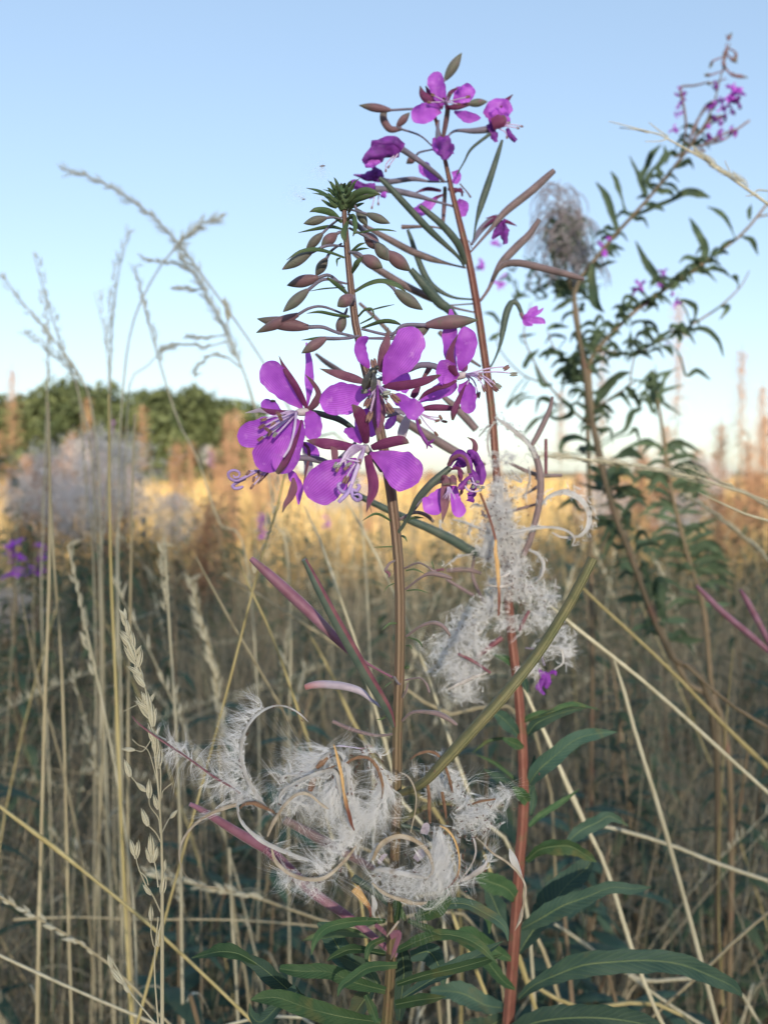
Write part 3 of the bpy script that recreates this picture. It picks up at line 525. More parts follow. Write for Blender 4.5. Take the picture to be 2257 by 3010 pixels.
petal(f, [(1120, 690, -12, 40), (1040, 760, -14, 70), (980, 840, -14, 110), (925, 880, -14, 40)], 'style', rnd=False, cup=.9)
for x, y in [(1200, 790), (1275, 865), (1080, 800), (1140, 860), (1210, 860), (1240, 900)]: stamen(f, [(1110, 700, -11), (1150, 800, -14), (x, y, -15)], 60, 36, R.uniform(0, 180), 'anther_green', fw=14)
stamen(f, [(1020, 830, -13), (1060, 900, -15), (1170, 925, -15), (1260, 900, -15)], 0, 0, fw=26)
f = flower(fp, [(280, 1230, 6, 40), (560, 840, 6, 70), (760, 760, 2, 90), (800, 790, -6, 110)], 'ovary', 'lower withered violet flower hanging with two spread petals')
petal(f, [(745, 860, -6, 60), (690, 960, -8, 170), (620, 1060, -10, 270), (540, 1140, -11, 310), (455, 1200, -11, 150)], ruf=.2, tilt=-14)
petal(f, [(860, 840, -6, 90), (880, 960, -8, 130), (900, 1080, -9, 160), (935, 1180, -9, 200), (960, 1285, -9, 170)], ruf=.2, tilt=14)
sepal(f, [(760, 800, -10, 120), (755, 930, -12, 130), (750, 1060, -13, 130), (740, 1180, -13, 90), (720, 1290, -13, 40), (703, 1370, -13, 4)], 'sepal_brown', cup=-.4)
sepal(f, [(690, 760, -9, 50), (740, 740, -11, 100), (760, 830, -12, 110)], 'sepal_brown')
sepal(f, [(910, 760, -9, 50), (860, 735, -11, 100), (850, 830, -12, 110)], 'sepal_brown')
for i in range(9): stamen(f, [(780 + i * 4, 860, -13), (770 + i * 10, 930, -16), (720 + i * 22 + jit(15), 1000 + jit(50), -17)], 0, 0, fw=9)
# ---- aborted pods, scars and hooks on the bare part of the stem
setz(650, 1400, 2.37, .299)
for c in [[(1278, 640, 0, 16), (1370, 604, -4, 15), (1440, 632, -6, 15), (1478, 662, -6, 22), (1500, 660, -6, 30)], [(1285, 785, 0, 18), (1400, 700, -5, 20), (1460, 678, -6, 34), (1540, 690, -7, 34), (1605, 712, -7, 22)], [(1290, 1115, 0, 18), (1390, 1045, -5, 22), (1480, 1020, -7, 30), (1550, 1050, -8, 30), (1595, 1112, -8, 20)],
          [(1210, 588, 0, 16), (1172, 608, -3, 18), (1140, 660, -4, 20)], [(1280, 1420, 0, 12), (1380, 1405, -3, 14), (1425, 1440, -4, 20), (1450, 1505, -4, 18)], [(1262, 1702, 0, 20), (1320, 1650, -4, 22), (1390, 1640, -6, 26), (1500, 1652, -8, 38), (1580, 1690, -9, 36), (1640, 1732, -9, 22)],
          [(1245, 300, 0, 22), (1350, 252, 6, 24), (1430, 272, 8, 28), (1480, 318, 8, 22)], [(1240, 1790, 0, 16), (1080, 1805, 4, 22), (900, 1760, 6, 30), (775, 1706, 6, 26)], [(1205, 1400, 0, 20), (1240, 1450, -6, 14), (1255, 1440, -6, 6)], [(1262, 1540, 0, 16), (1285, 1500, -3, 20), (1302, 1440, -4, 8)]]:
    tub(fp, 'shrunken_pod', c, M['pod_brown'], 18, 7)
for c in [[(1182, 312, 0, 14), (1110, 270, -4, 20), (1060, 266, -6, 18), (983, 310, -7, 3)], [(1195, 490, 0, 10), (1130, 492, -2, 9), (1063, 495, -3, 3)], [(1285, 656, 0, 10), (1350, 648, -3, 14), (1430, 684, -4, 3)], [(1290, 796, 0, 9), (1370, 790, -4, 12), (1458, 818, -5, 3)], [(1208, 745, 0, 8), (1160, 770, -3, 10), (1132, 808, -4, 2)],
          [(1225, 1025, 0, 12), (1170, 1030, -3, 16), (1118, 1076, -4, 3)], [(1292, 1122, 0, 10), (1370, 1148, -3, 16), (1402, 1192, -4, 12)], [(1285, 1180, 0, 10), (1315, 1182, -3, 14), (1328, 1210, -3, 3)], [(1255, 410, 0, 16), (1280, 425, -3, 18), (1296, 456, -3, 3)], [(1160, 1662, 0, 10), (1120, 1690, -3, 12), (1080, 1695, -4, 3)], [(1310, 300, 2, 10), (1350, 286, 0, 20), (1410, 290, -2, 4)],
          [(1185, 1430, 0, 10), (1150, 1455, -2, 12), (1130, 1475, -3, 3)], [(1275, 1330, 0, 22), (1300, 1328, -2, 26), (1304, 1345, -2, 10)], [(1480, 640, -6, 8), (1468, 600, -6, 8), (1466, 590, -6, 2)], [(1500, 660, -6, 20), (1545, 650, -7, 18), (1540, 670, -7, 3)], [(1140, 660, -4, 20), (1170, 680, -4, 18), (1162, 712, -4, 4)], [(1040, 210, 4, 8), (1020, 150, 3, 10), (1048, 255, 2, 3)]]:
    bract(fp, c, 'sepal_brown' if c[0][0] in (1500, 1140) else 'bract')
# ---- long closed pods
GR = lambda t, a: 1 if .12 < a < .62 else 0
tub(fp, 'seed_pod', [(1200, 1740, 0, 34), (1150, 1610, -4, 70), (1000, 1360, -9, 84), (880, 1150, -12, 84), (790, 990, -14, 80), (690, 800, -16, 70), (620, 660, -17, 52), (578, 578, -18, 38)], [M['pod_dark'], M['pod_red']], 40, 12, None, mdir=nrm(CAMX * 1.0 + CAMU * .45 - CAMF * .15), label='dark green pod with a maroon side', rib=.1)
tub(fp, 'seed_pod', [(1200, 1405, 2, 18), (1040, 1318, 4, 18), (900, 1225, 5, 40), (860, 1190, 5, 46), (740, 1070, 5, 68), (600, 930, 5, 80), (450, 790, 5, 78), (330, 680, 5, 66), (240, 600, 5, 46), (208, 572, 5, 34)], M['pod_mag'], 40, 10, label='magenta pod behind the dark green one', rib=.08)
tub(fp, 'seed_pod', [(1200, 1650, 2, 18), (1110, 1602, 4, 20), (1040, 1555, 5, 26), (970, 1498, 6, 48), (850, 1462, 6, 56), (720, 1450, 6, 56), (640, 1455, 6, 50), (586, 1470, 6, 40)], M['pod_lilac'], 40, 10, label='short lilac pod')
setz(0, 0, 1, .298)
tub(fp, 'seed_pod', [(1160, 2340, 0, 16), (1240, 2303, -10, 25), (1310, 2232, -14, 33), (1390, 2145, -15, 34), (1480, 2045, -15, 33), (1580, 1920, -13, 31), (1660, 1795, -14, 29), (1712, 1700, -15, 28), (1741, 1642, -15, 28)], M['pod_olive'], 50, 12, label='long straight olive pod slanting up to the right', rib=.07)
tub(fp, 'seed_pod', [(1168, 2420, 2, 14), (1280, 2360, 4, 18), (1390, 2370, 5, 16), (1480, 2368, 6, 12)], M['pod_olive'], 24, 8)
tub(fp, 'seed_pod', [(1178, 2425, 2, 12), (1230, 2440, 2, 12), (1290, 2490, 2, 10), (1330, 2510, 3, 7)], M['pod_dark'], 24, 8)
setz(500, 2000, 3.16, .296)
tub(fp, 'seed_pod', [(2100, 2560, 4, 50), (1700, 2230, 6, 76), (1320, 1960, 6, 96), (960, 1615, 4, 98), (780, 1500, 1, 96), (600, 1395, -2, 84), (400, 1270, -5, 70), (260, 1185, -7, 50), (185, 1148, -8, 40)], M['pod_mag'], 44, 10, label='dull pink pod under the curls', rib=.08)
tub(fp, 'seed_pod', [(1900, 1750, 5, 60), (1550, 1560, 8, 92), (1280, 1410, 8, 88), (1060, 1290, 7, 74)], M['pod_brown'], 26, 9)
tub(fp, 'seed_pod', [(2180, 2200, 4, 40), (1950, 2000, 8, 76), (1700, 1830, 8, 70)], M['pod_dark'], 26, 9)
# ---- burst pods: curled valves with silk and seeds
W = .000045
valve(fp, [(960, 1260, 2, 24), (880, 1165, 0, 30), (770, 1010, -3, 40), (690, 860, -6, 48), (655, 710, -8, 50), (660, 570, -9, 46), (715, 430, -10, 42), (810, 310, -9, 38), (940, 238, -7, 30), (1060, 232, -5, 30), (1170, 278, -3, 34), (1240, 335, -2, 28), (1286, 388, -2, 8)], 'valve_w', tilt=(10, 60), fl=[
    dict(c=[(700, 470, -9), (650, 620, -8), (640, 800, -7), (680, 950, -5)], n=1500, ln=9, bias=(-.9, -.1), spread=.45, rad=60, wd=W), dict(c=[(880, 250, -8), (760, 340, -9), (690, 470, -9)], n=700, ln=10, bias=(-1.0, -.25), spread=.4, rad=30, wd=W),
    dict(c=[(700, 460, -9), (655, 640, -8), (690, 880, -6), (800, 1090, -2)], n=1500, ln=6, bias=(0, .3), spread=.25, along=1.5, rad=45, wd=W, curl=.15), dict(c=[(560, 870, -6), (620, 960, -6), (700, 1060, -4)], n=900, ln=9, bias=(-.6, .2), spread=.6, rad=90, wd=W)], sd=26, sdr=26)
valve(fp, [(-348, 330, -4, 10), (-300, 385, -4, 20), (-150, 500, -5, 24), (0, 600, -5, 28), (200, 735, -6, 30), (400, 880, -6, 32), (560, 975, -5, 28), (660, 1045, -4, 22)], 'pod_red', tilt=50, cup=.9, fl=[
    dict(c=[(-160, 480, -5), (40, 620, -6), (300, 800, -6), (600, 990, -5)], n=1100, ln=8, bias=(-.1, -.55), spread=.55, rad=20, wd=W), dict(c=[(0, 600, -6), (300, 820, -6), (600, 1010, -5)], n=1100, ln=9.5, bias=(-.5, .75), spread=.5, rad=24, wd=W)], name='pod_valve')
valve(fp, [(444, 1922, -12, 14), (330, 1915, -12, 12), (230, 1880, -12, 10), (130, 1790, -12, 12), (85, 1640, -11, 20), (112, 1490, -10, 28), (210, 1350, -9, 36), (360, 1240, -8, 42), (520, 1180, -7, 48), (620, 1150, -6, 40)], 'valve', tilt=(55, 20), fl=[dict(c=[(380, 1215, -8), (520, 1165, -7), (640, 1130, -6)], n=450, ln=6, bias=(.1, -.15), spread=.3, along=1.4, rad=34, wd=W, curl=.2)])
valve(fp, [(645, 1190, -6, 20), (690, 1145, -7, 44), (770, 1135, -8, 50), (860, 1165, -7, 52), (940, 1205, -5, 36), (1000, 1250, -2, 20)], 'valve_b', tilt=30)
valve(fp, [(635, 1030, -5, 16), (625, 1150, -7, 30), (660, 1290, -9, 42), (760, 1410, -10, 52), (900, 1510, -10, 58), (1050, 1580, -10, 50), (1180, 1635, -9, 40), (1290, 1672, -8, 26)], 'valve_w', tilt=(60, 10), fl=[dict(n=500, ln=5, bias=(0, -.1), spread=.25, along=1.5, rad=34, wd=W, curl=.15), dict(c=[(640, 1000, -5), (640, 1120, -6), (690, 1080, -4)], n=900, ln=6, bias=(.1, -.2), spread=.8, rad=60, wd=W)])
valve(fp, [(950, 1560, -8, 30), (985, 1670, -9, 48), (1060, 1750, -10, 52), (1160, 1815, -11, 48), (1290, 1845, -12, 46), (1410, 1840, -12, 44), (1530, 1770, -11, 40), (1640, 1660, -9, 36), (1730, 1540, -7, 26)], 'valve', tilt=(50, -30), fl=[
    dict(c=[(1040, 1760, -10), (1160, 1840, -10), (1300, 1880, -10), (1420, 1870, -10)], n=2200, ln=6, bias=(.2, .5), spread=.6, rad=50, wd=W, curl=.9), dict(c=[(1380, 1800, -12), (1520, 1690, -10), (1680, 1500, -8), (1760, 1400, -6)], n=2200, ln=11, bias=(-.5, -.55), spread=.35, rad=50, wd=W, curl=.3)], sd=14, sdr=50)
valve(fp, [(905, 1450, -10, 20), (935, 1370, -11, 40), (990, 1260, -12, 48), (1080, 1130, -13, 50), (1190, 1050, -13, 44), (1290, 1048, -13, 46), (1380, 1120, -12, 40), (1440, 1170, -11, 50), (1475, 1195, -11, 10)], 'valve', tilt=(20, 50))
setz(800, 2150, 3.687, .296)
valve(fp, [(105, 775, -6, 20), (84, 720, -7, 34), (150, 625, -8, 48), (290, 545, -9, 50), (440, 480, -10, 48), (570, 430, -11, 46), (660, 420, -12, 50), (710, 490, -13, 56), (730, 600, -13, 52), (750, 700, -12, 40)], 'valve_w', tilt=(30, -20), cup=-.5, fl=[
    dict(n=1600, ln=6, bias=(0, .4), spread=.5, along=.8, rad=40, wd=W), dict(c=[(110, 700, -4), (300, 700, -2), (450, 720, 0), (560, 780, 0)], n=2600, ln=10, bias=(.2, .3), spread=.8, rad=150, wd=W, curl=.7), dict(c=[(700, 480, -11), (720, 640, -11), (690, 780, -8)], n=1200, ln=9, bias=(-.25, .9), spread=.25, rad=70, wd=W, curl=.25), dict(c=[(560, 520, -6), (600, 640, -6), (640, 740, -6)], n=900, ln=11, bias=(0, 1), spread=.2, rad=90, wd=W, curl=.2)], sd=14, sdr=60)
valve(fp, [(100, 560, -4, 20), (95, 510, -5, 30), (180, 465, -5, 34), (330, 480, -4, 30), (480, 450, -3, 26)], 'valve_w', tilt=20, fl=[dict(n=900, ln=7, bias=(-.3, -.2), spread=.7, rad=40, wd=W)], sd=12, sdr=30)
mb = MB()                                                    # silk over the top left of the ring
fl = [((420, 400, 0), (540, 280, 0), (660, 220, -2)), ]
valve(fp, [(420, 440, 0, 20), (500, 330, -2, 40), (580, 260, -4, 46), (660, 215, -5, 40), (760, 260, -6, 40), (810, 400, -7, 46), (825, 560, -8, 46), (830, 700, -8, 30)], 'valve_w', tilt=(40, -20), fl=[dict(c=[(420, 430, 0), (540, 290, -2), (660, 220, -4)], n=2000, ln=10, bias=(-.9, .0), spread=.45, rad=60, wd=W), dict(c=[(760, 260, -6), (815, 430, -7), (830, 640, -7)], n=1500, ln=7, bias=(0, .6), spread=.25, along=.9, rad=44, wd=W, curl=.2), dict(c=[(500, 330, 0), (600, 260, -2)], n=900, ln=8, bias=(.1, .6), spread=.7, rad=80, wd=W)], sd=22, sdr=50)
valve(fp, [(668, 140, -14, 10), (700, 240, -14, 40), (735, 380, -15, 48), (760, 520, -15, 42), (780, 660, -15, 34), (800, 740, -15, 60), (825, 860, -15, 56), (855, 980, -14, 46), (890, 1075, -13, 14)], 'valve_o', tilt=25, cup=.3)
valve(fp, [(808, 345, -12, 30), (880, 300, -13, 36), (970, 275, -13, 40), (1060, 300, -13, 44), (1130, 380, -13, 48), (1180, 490, -12, 48), (1205, 610, -11, 40), (1190, 730, -9, 24)], 'valve_b', tilt=(-20, 40), fl=[
    dict(c=[(1060, 290, -13), (1140, 390, -13), (1190, 520, -12), (1210, 640, -11)], n=2400, ln=8, bias=(.35, .75), spread=.35, along=.5, rad=36, wd=W, curl=.25), dict(c=[(1200, 560, -11), (1190, 740, -9), (1100, 900, -8), (980, 960, -8)], n=3000, ln=10, bias=(-.35, .6), spread=.55, rad=90, wd=W, curl=.4), dict(c=[(850, 640, -8), (880, 800, -8), (960, 930, -8)], n=1600, ln=9, bias=(.35, .5), spread=.5, rad=60, wd=W, curl=.6), dict(c=[(960, 250, -10), (1080, 240, -10), (1160, 280, -10)], n=600, ln=6, bias=(.2, -.1), spread=.7, rad=40, wd=W)], sd=24, sdr=110)
for c in [[(600, 280, -5, 40), (540, 340, -6, 62), (480, 400, -6, 40)], [(455, 500, -4, 50), (430, 580, -5, 76), (408, 650, -5, 50)], [(490, 445, -12, 16), (590, 410, -13, 22), (690, 370, -13, 10)], [(1120, 390, -6, 30), (1110, 450, -6, 36), (1170, 560, -6, 20)], [(1000, 175, -6, 30), (1060, 160, -7, 26), (1160, 270, -7, 10)]]:
    pet(fp, 'seed_row', c, M['valve_b'], cup=.8, n=16, ruf=.2)
valve(fp, [(690, 155, 0, 20), (740, 150, -2, 30), (850, 165, -3, 28), (960, 180, -4, 24), (1010, 172, -5, 16)], 'pod_lilac', tilt=50, fl=[dict(n=160, ln=7, bias=(.2, .3), spread=.8, rad=20, curl=1.2)])
valve(fp, [(1395, 440, -8, 30), (1470, 480, -10, 34), (1530, 570, -11, 36), (1565, 700, -12, 34), (1555, 860, -11, 30), (1525, 1000, -10, 26), (1500, 1100, -9, 14)], 'valve', tilt=60)
valve(fp, [(1490, 300, 2, 14), (1560, 250, 0, 30), (1660, 215, -3, 32), (1760, 215, -5, 30)], 'valve_b', tilt=30)
mb = MB(); fluff_blob(mb, 860, 1230, -6, 170, 130, 1800, 11, bias=(.5, -1.2), wd=W, curl=.35); fluff_blob(mb, 980, 1050, -8, 110, 80, 1300, 8, bias=(.4, -.5), wd=W); fluff_blob(mb, 650, 1420, -8, 120, 100, 700, 9, wd=W, curl=.9); fluff_blob(mb, 760, 1600, -4, 160, 100, 500, 7, wd=W, curl=1.0)
fluff_blob(mb, 250, 870, 0, 160, 90, 1200, 10, wd=W, curl=.8); fluff_blob(mb, 700, 1010, 2, 200, 120, 700, 12, wd=W, curl=.7)
mb.build('seed_silk', M['fluff'], fp, 'stuff')
setz(1100, 2150, 3.318, .296)
valve(fp, [(-20, 1260, -10, 40), (30, 1150, -12, 56), (110, 1070, -13, 60), (220, 1025, -14, 56), (330, 1035, -14, 52), (430, 1085, -13, 50), (510, 1170, -12, 50), (560, 1280, -11, 46), (560, 1380, -10, 36), (490, 1450, -9, 20)], 'valve', tilt=(-30, 40), cup=-.4, sd=20, sdr=40, fl=[dict(n=900, ln=4, bias=(0, 0), spread=.8, along=.8, rad=40, wd=W, curl=1.0), dict(c=[(-10, 1260, -10), (60, 1120, -12)], n=600, ln=5, bias=(-.2, .2), spread=.7, rad=40, wd=W)])
valve(fp, [(-20, 1470, -12, 20), (40, 1530, -13, 40), (140, 1590, -14, 50), (270, 1640, -14, 52), (390, 1670, -13, 46), (510, 1672, -12, 30)], 'valve', tilt=(30, 10), cup=.6, fl=[dict(n=900, ln=6, bias=(.3, -.2), spread=.4, along=1.0, rad=30, wd=W)])
valve(fp, [(10, 1350, -12, 40), (120, 1350, -13, 66), (250, 1375, -14, 60), (370, 1400, -13, 54), (490, 1425, -12, 30)], 'valve_w', tilt=15, fl=[dict(n=1500, ln=8, bias=(.4, .2), spread=.4, along=.8, rad=40, wd=W), dict(c=[(60, 1440, -11), (250, 1540, -11), (430, 1600, -10)], n=1500, ln=8, bias=(.4, -.2), spread=.8, rad=80, wd=W, curl=1.1), dict(c=[(340, 1060, -13), (400, 1180, -13), (480, 1300, -12)], n=80, ln=10, bias=(.3, 1), spread=.4, rad=30, wd=.00007, curl=.7)], sd=14, sdr=150)
valve(fp, [(640, 915, -14, 20), (710, 950, -15, 40), (780, 1040, -16, 42), (825, 1170, -16, 40), (835, 1300, -15, 38), (810, 1420, -14, 36), (740, 1510, -12, 30), (640, 1570, -10, 16)], 'valve_o', tilt=(50, 60), fl=[dict(c=[(700, 980, -14), (740, 1150, -14), (730, 1320, -13), (660, 1480, -12)], n=3600, ln=8, bias=(-.3, .7), spread=.4, rad=90, wd=W, curl=.4), dict(c=[(620, 930, -12), (620, 1150, -12), (640, 1300, -12)], n=2400, ln=10, bias=(.05, 1.0), spread=.22, rad=50, wd=W, curl=.25), dict(c=[(560, 1400, -10), (640, 1500, -10)], n=900, ln=6, bias=(.1, .3), spread=.7, rad=80, wd=W)], sd=18, sdr=80)
valve(fp, [(950, 1000, -8, 20), (985, 1090, -9, 30), (990, 1200, -9, 28), (940, 1320, -8, 28), (860, 1430, -7, 26), (790, 1500, -6, 16)], 'valve_g', tilt=40)
valve(fp, [(1100, 1250, -6, 14), (1080, 1310, -7, 50), (990, 1390, -7, 66), (890, 1440, -6, 50), (800, 1470, -5, 16)], 'valve_g', tilt=20, fl=[dict(n=900, ln=6, bias=(.5, -.3), spread=.35, along=.8, rad=40, wd=W)], sd=12, sdr=40)
valve(fp, [(970, 1010, -10, 16), (1060, 1090, -11, 24), (1150, 1180, -12, 26), (1270, 1255, -12, 28), (1370, 1340, -13, 28), (1440, 1430, -13, 28), (1472, 1530, -13, 28), (1462, 1640, -12, 22), (1440, 1740, -12, 30), (1420, 1830, -12, 50), (1365, 1945, -12, 6)], 'valve', tilt=(50, -30))
pet(fp, 'pod_valve', [(1318, 1140, -13, 10), (1355, 1220, -14, 76), (1395, 1310, -14, 80), (1430, 1400, -13, 40), (1445, 1450, -13, 10)], M['valve_w'], cup=.6, tilt=30)
valve(fp, [(350, 270, -4, 20), (430, 215, -6, 34), (530, 190, -7, 36), (610, 215, -8, 40), (670, 290, -8, 38), (710, 390, -8, 34), (745, 500, -8, 30), (765, 590, -7, 12)], 'valve_b', tilt=(40, 10), fl=[dict(c=[(590, 200, -8), (660, 260, -8), (720, 400, -8), (770, 560, -7)], n=1500, ln=6, bias=(.25, .35), spread=.5, rad=40, wd=W)])
for c in [[(520, 520, -8, 30), (535, 640, -9, 34), (535, 780, -9, 34), (545, 900, -8, 20)], [(720, 400, -6, 20), (745, 520, -6, 34), (760, 600, -6, 14)], [(950, 710, -8, 16), (1040, 680, -9, 24), (1180, 660, -9, 16)], [(660, 590, -4, 30), (690, 760, -4, 30), (700, 850, -4, 14)]]:
    pet(fp, 'seed_row', c, M['valve_b'], cup=.8, n=16, ruf=.2)
mb = MB()
for x, y, rx, ry, n, ln, b in [(600, 650, 70, 190, 2600, 9, (0, 1.0)), (640, 520, 130, 90, 1500, 7, (.2, .2)), (860, 760, 60, 130, 1300, 9, (0, 1)), (960, 900, 150, 110, 3200, 9, (.5, -.2)), (1130, 850, 150, 100, 2400, 10, (1.3, -.5)), (1280, 720, 90, 80, 1500, 8, (1.0, -.6)), (900, 1060, 110, 90, 1200, 8, (.3, .6)), (1080, 1010, 120, 90, 900, 8, (.2, .5)), (1180, 1050, 70, 130, 350, 9, (.1, 1.2)), (740, 640, 80, 100, 900, 7, (.2, .6)),
                               (700, 1430, 110, 100, 1300, 6, (0, 0)), (420, 430, 110, 50, 500, 6, (.2, 0)), (320, 770, 80, 60, 250, 6, (0, 0)), (1000, 650, 150, 30, 200, 12, (1.5, .1)), (450, 1580, 110, 60, 900, 5, (0, 0)), (520, 1430, 90, 100, 700, 6, (0, 0))]:
    fluff_blob(mb, x, y, -8, rx, ry, n, ln, bias=b, wd=W, curl=.5)
mb.build('seed_silk', M['fluff'], fp, 'stuff')
mb = MB(); p0 = np.array([P(R.gauss(880, 260), R.gauss(900, 260), -12 + jit(5)) for i in range(60)]); seeds(mb, p0, rng.normal(size=(60, 3))); mb.build('seeds', M['seed'], fp, 'stuff')
for c in [[(480, 1000, -6, 70), (500, 940, -7, 80), (520, 890, -7, 50)], [(400, 1250, -5, 60), (450, 1190, -6, 90), (480, 1150, -6, 40)], [(40, 1290, -8, 30), (90, 1220, -8, 40), (130, 1200, -8, 10)]]:
    petal(fp, c, 'petal_pale')
# ---- leaves low on the stem
setz(500, 2550, 1.843, .298)
for c, m, t in [([(1165, 288, 0, 26), (1000, 288, -10, 58), (870, 318, -16, 60), (795, 385, -20, 44), (764, 474, -22, 4)], 'leaf', 15), ([(1228, 528, -6, 40), (1080, 535, -16, 62), (985, 598, -22, 58), (930, 650, -25, 40), (908, 700, -26, 4)], 'leaf', -15),
                ([(1165, 665, 0, 40), (1000, 625, -8, 84), (850, 570, -12, 90), (710, 555, -14, 80), (595, 548, -14, 40)], 'leaf', 10), ([(1165, 470, 0, 30), (1000, 450, -8, 56), (900, 470, -12, 40), (848, 505, -14, 4)], 'leaf', -20),
                ([(1160, 385, -2, 30), (1090, 415, -9, 44), (1062, 490, -12, 30), (1075, 548, -13, 4)], 'leaf', 25), ([(1140, 838, -6, 44), (950, 805, -16, 100), (760, 760, -22, 120), (600, 712, -26, 106), (500, 700, -28, 70), (438, 718, -29, 10)], 'leaf', 12),
                ([(690, 670, -20, 90), (590, 740, -25, 80), (500, 830, -28, 90), (440, 800, -29, 60), (430, 735, -29, 6)], 'leaf_blue', -20), ([(700, 720, -8, 110), (600, 620, -12, 110), (480, 530, -14, 90), (380, 480, -14, 40)], 'leaf_blue', 20),
                ([(470, 520, -14, 26), (370, 470, -15, 74), (270, 450, -15, 90), (190, 475, -14, 60), (118, 490, -14, 6)], 'leaf', -25), ([(1240, 445, 0, 40), (1350, 400, -5, 66), (1460, 360, -8, 66), (1580, 375, -10, 70), (1680, 430, -11, 60), (1770, 520, -12, 6)], 'leaf', 10),
                ([(1230, 632, -2, 30), (1380, 580, -6, 50), (1550, 550, -9, 62), (1700, 510, -10, 50), (1800, 470, -11, 6)], 'leaf', -15), ([(1262, 705, 2, 40), (1400, 615, 4, 74), (1550, 530, 5, 84), (1700, 450, 6, 60), (1800, 400, 6, 6)], 'leaf_blue', 20),
                ([(1222, 742, -8, 50), (1340, 725, -13, 72), (1430, 715, -16, 50), (1495, 700, -17, 6)], 'leaf', 0), ([(1290, 288, 0, 26), (1400, 330, -6, 46), (1500, 380, -9, 6)], 'leaf', 10), ([(1225, 300, 0, 24), (1240, 200, -6, 60), (1220, 120, -8, 10)], 'leaf', 20),
                ([(1330, 272, -4, 40), (1420, 235, -8, 110), (1480, 160, -9, 90), (1500, 60, -10, 20)], 'leaf', -15), ([(1000, 580, 14, 60), (930, 460, 16, 140), (860, 340, 18, 110), (800, 300, 18, 20)], 'leaf_blue', 0), ([(1100, 378, 10, 20), (960, 345, 12, 60), (820, 370, 13, 50), (710, 400, 14, 4)], 'bract', 0),
                ([(1250, 420, 20, 60), (1260, 560, 22, 110), (1250, 720, 22, 90), (1240, 830, 22, 40)], 'leaf_blue', 0), ([(1120, 620, 18, 60), (1050, 720, 20, 120), (980, 820, 20, 90)], 'leaf_blue', 0), ([(1300, 480, 18, 60), (1400, 460, 20, 130), (1460, 560, 20, 80), (1480, 640, 20, 20)], 'leaf_blue', 0),
                ([(1130, 640, 12, 40), (1060, 560, 14, 90), (960, 500, 15, 80), (900, 480, 15, 10)], 'leaf_back', 0), ([(1330, 230, 6, 30), (1560, 200, 2, 70), (1700, 240, 0, 70), (1800, 320, -2, 50), (1830, 400, -3, 6)], 'leaf_blue', 10), ([(1060, 690, -4, 30), (1100, 760, -8, 60), (1120, 840, -10, 30)], 'leaf', 0), ([(1210, 150, 4, 20), (1250, 230, 2, 40), (1272, 290, 0, 30)], 'bract', 0)]:
    leaf(fp, c, m, t)
for c, m in [([(1095, 150, -3, 10), (1108, 200, -4, 30), (1100, 245, -4, 20), (1110, 270, -4, 4)], 'valve_w'), ([(1000, 110, -3, 50), (1030, 150, -4, 40), (1080, 220, -4, 20), (1085, 270, -4, 8)], 'valve_o'), ([(1238, 290, -12, 10), (1200, 340, -13, 12), (1172, 374, -13, 6)], 'valve'), ([(1190, 370, -10, 40), (1240, 360, -10, 30), (1210, 460, -11, 20), (1195, 500, -11, 6)], 'sepal_brown'), ([(1110, 310, -6, 20), (1150, 340, -7, 24), (1180, 380, -7, 6)], 'sepal_brown')]:
    pet(fp, 'withered_scale', c, M[m], cup=.5)
# ------------------------------------------------------------ small visitors
setz(900, 950, 4.1475, .296)
fo = P(775, 690, -19); fly = thing('fly', fo, 'dark fly sitting at the centre of the upper middle violet flower', 'fly', None)
def blob(parent, name, c, m, sides=10): return tub(parent, name, c, M[m], 18, sides)
blob(fly, 'abdomen', [(738, 800, -18, 20), (745, 760, -19, 90), (765, 700, -20, 118), (785, 650, -20, 84), (792, 625, -20, 40)], 'fly')
blob(fly, 'thorax', [(780, 650, -20, 50), (800, 610, -21, 96), (830, 575, -21, 92), (850, 550, -21, 40)], 'fly')
blob(fly, 'head', [(842, 560, -21, 30), (866, 540, -21, 64), (884, 524, -21, 30)], 'fly')
for c in [[(795, 600, -22, 30), (745, 660, -23, 76), (715, 740, -23, 84), (708, 810, -22, 30)], [(820, 600, -23, 30), (830, 680, -24, 70), (820, 770, -24, 76), (800, 830, -24, 20)]]: pet(fly, 'wing', c, M['wing'], cup=.1, tilt=20)
for c in [[(820, 590, -21, 7), (880, 600, -23, 7), (930, 640, -20, 6), (955, 690, -16, 5)], [(800, 620, -21, 7), (880, 640, -24, 7), (940, 670, -20, 6)], [(780, 640, -21, 7), (730, 600, -22, 7), (712, 640, -18, 5)], [(790, 600, -21, 7), (760, 560, -22, 7), (740, 600, -18, 5)], [(840, 570, -21, 7), (900, 560, -22, 7), (930, 610, -18, 5)], [(770, 700, -20, 7), (700, 720, -21, 7), (690, 790, -18, 5)]]: blob(fly, 'leg', c, 'fly', 5)
setz(650, 980, 4.1475, .2965)
bo = P(630, 822, 1); bt = thing('beetle', bo, 'tiny black beetle on a petal edge of the left violet flower', 'beetle')
blob(bt, 'body', [(596, 824, 0, 6), (612, 822, 0, 26), (632, 822, 0, 30), (650, 824, 0, 22)], 'fly', 8); blob(bt, 'head', [(648, 824, 0, 18), (660, 824, 0, 18), (668, 826, 0, 6)], 'fly', 8)
for x in (610, 625, 642): blob(bt, 'leg', [(x, 828, 0, 3), (x - 4, 838, -.3, 3), (x - 6, 846, 0, 2)], 'fly', 4)
setz(0, 0, 1)
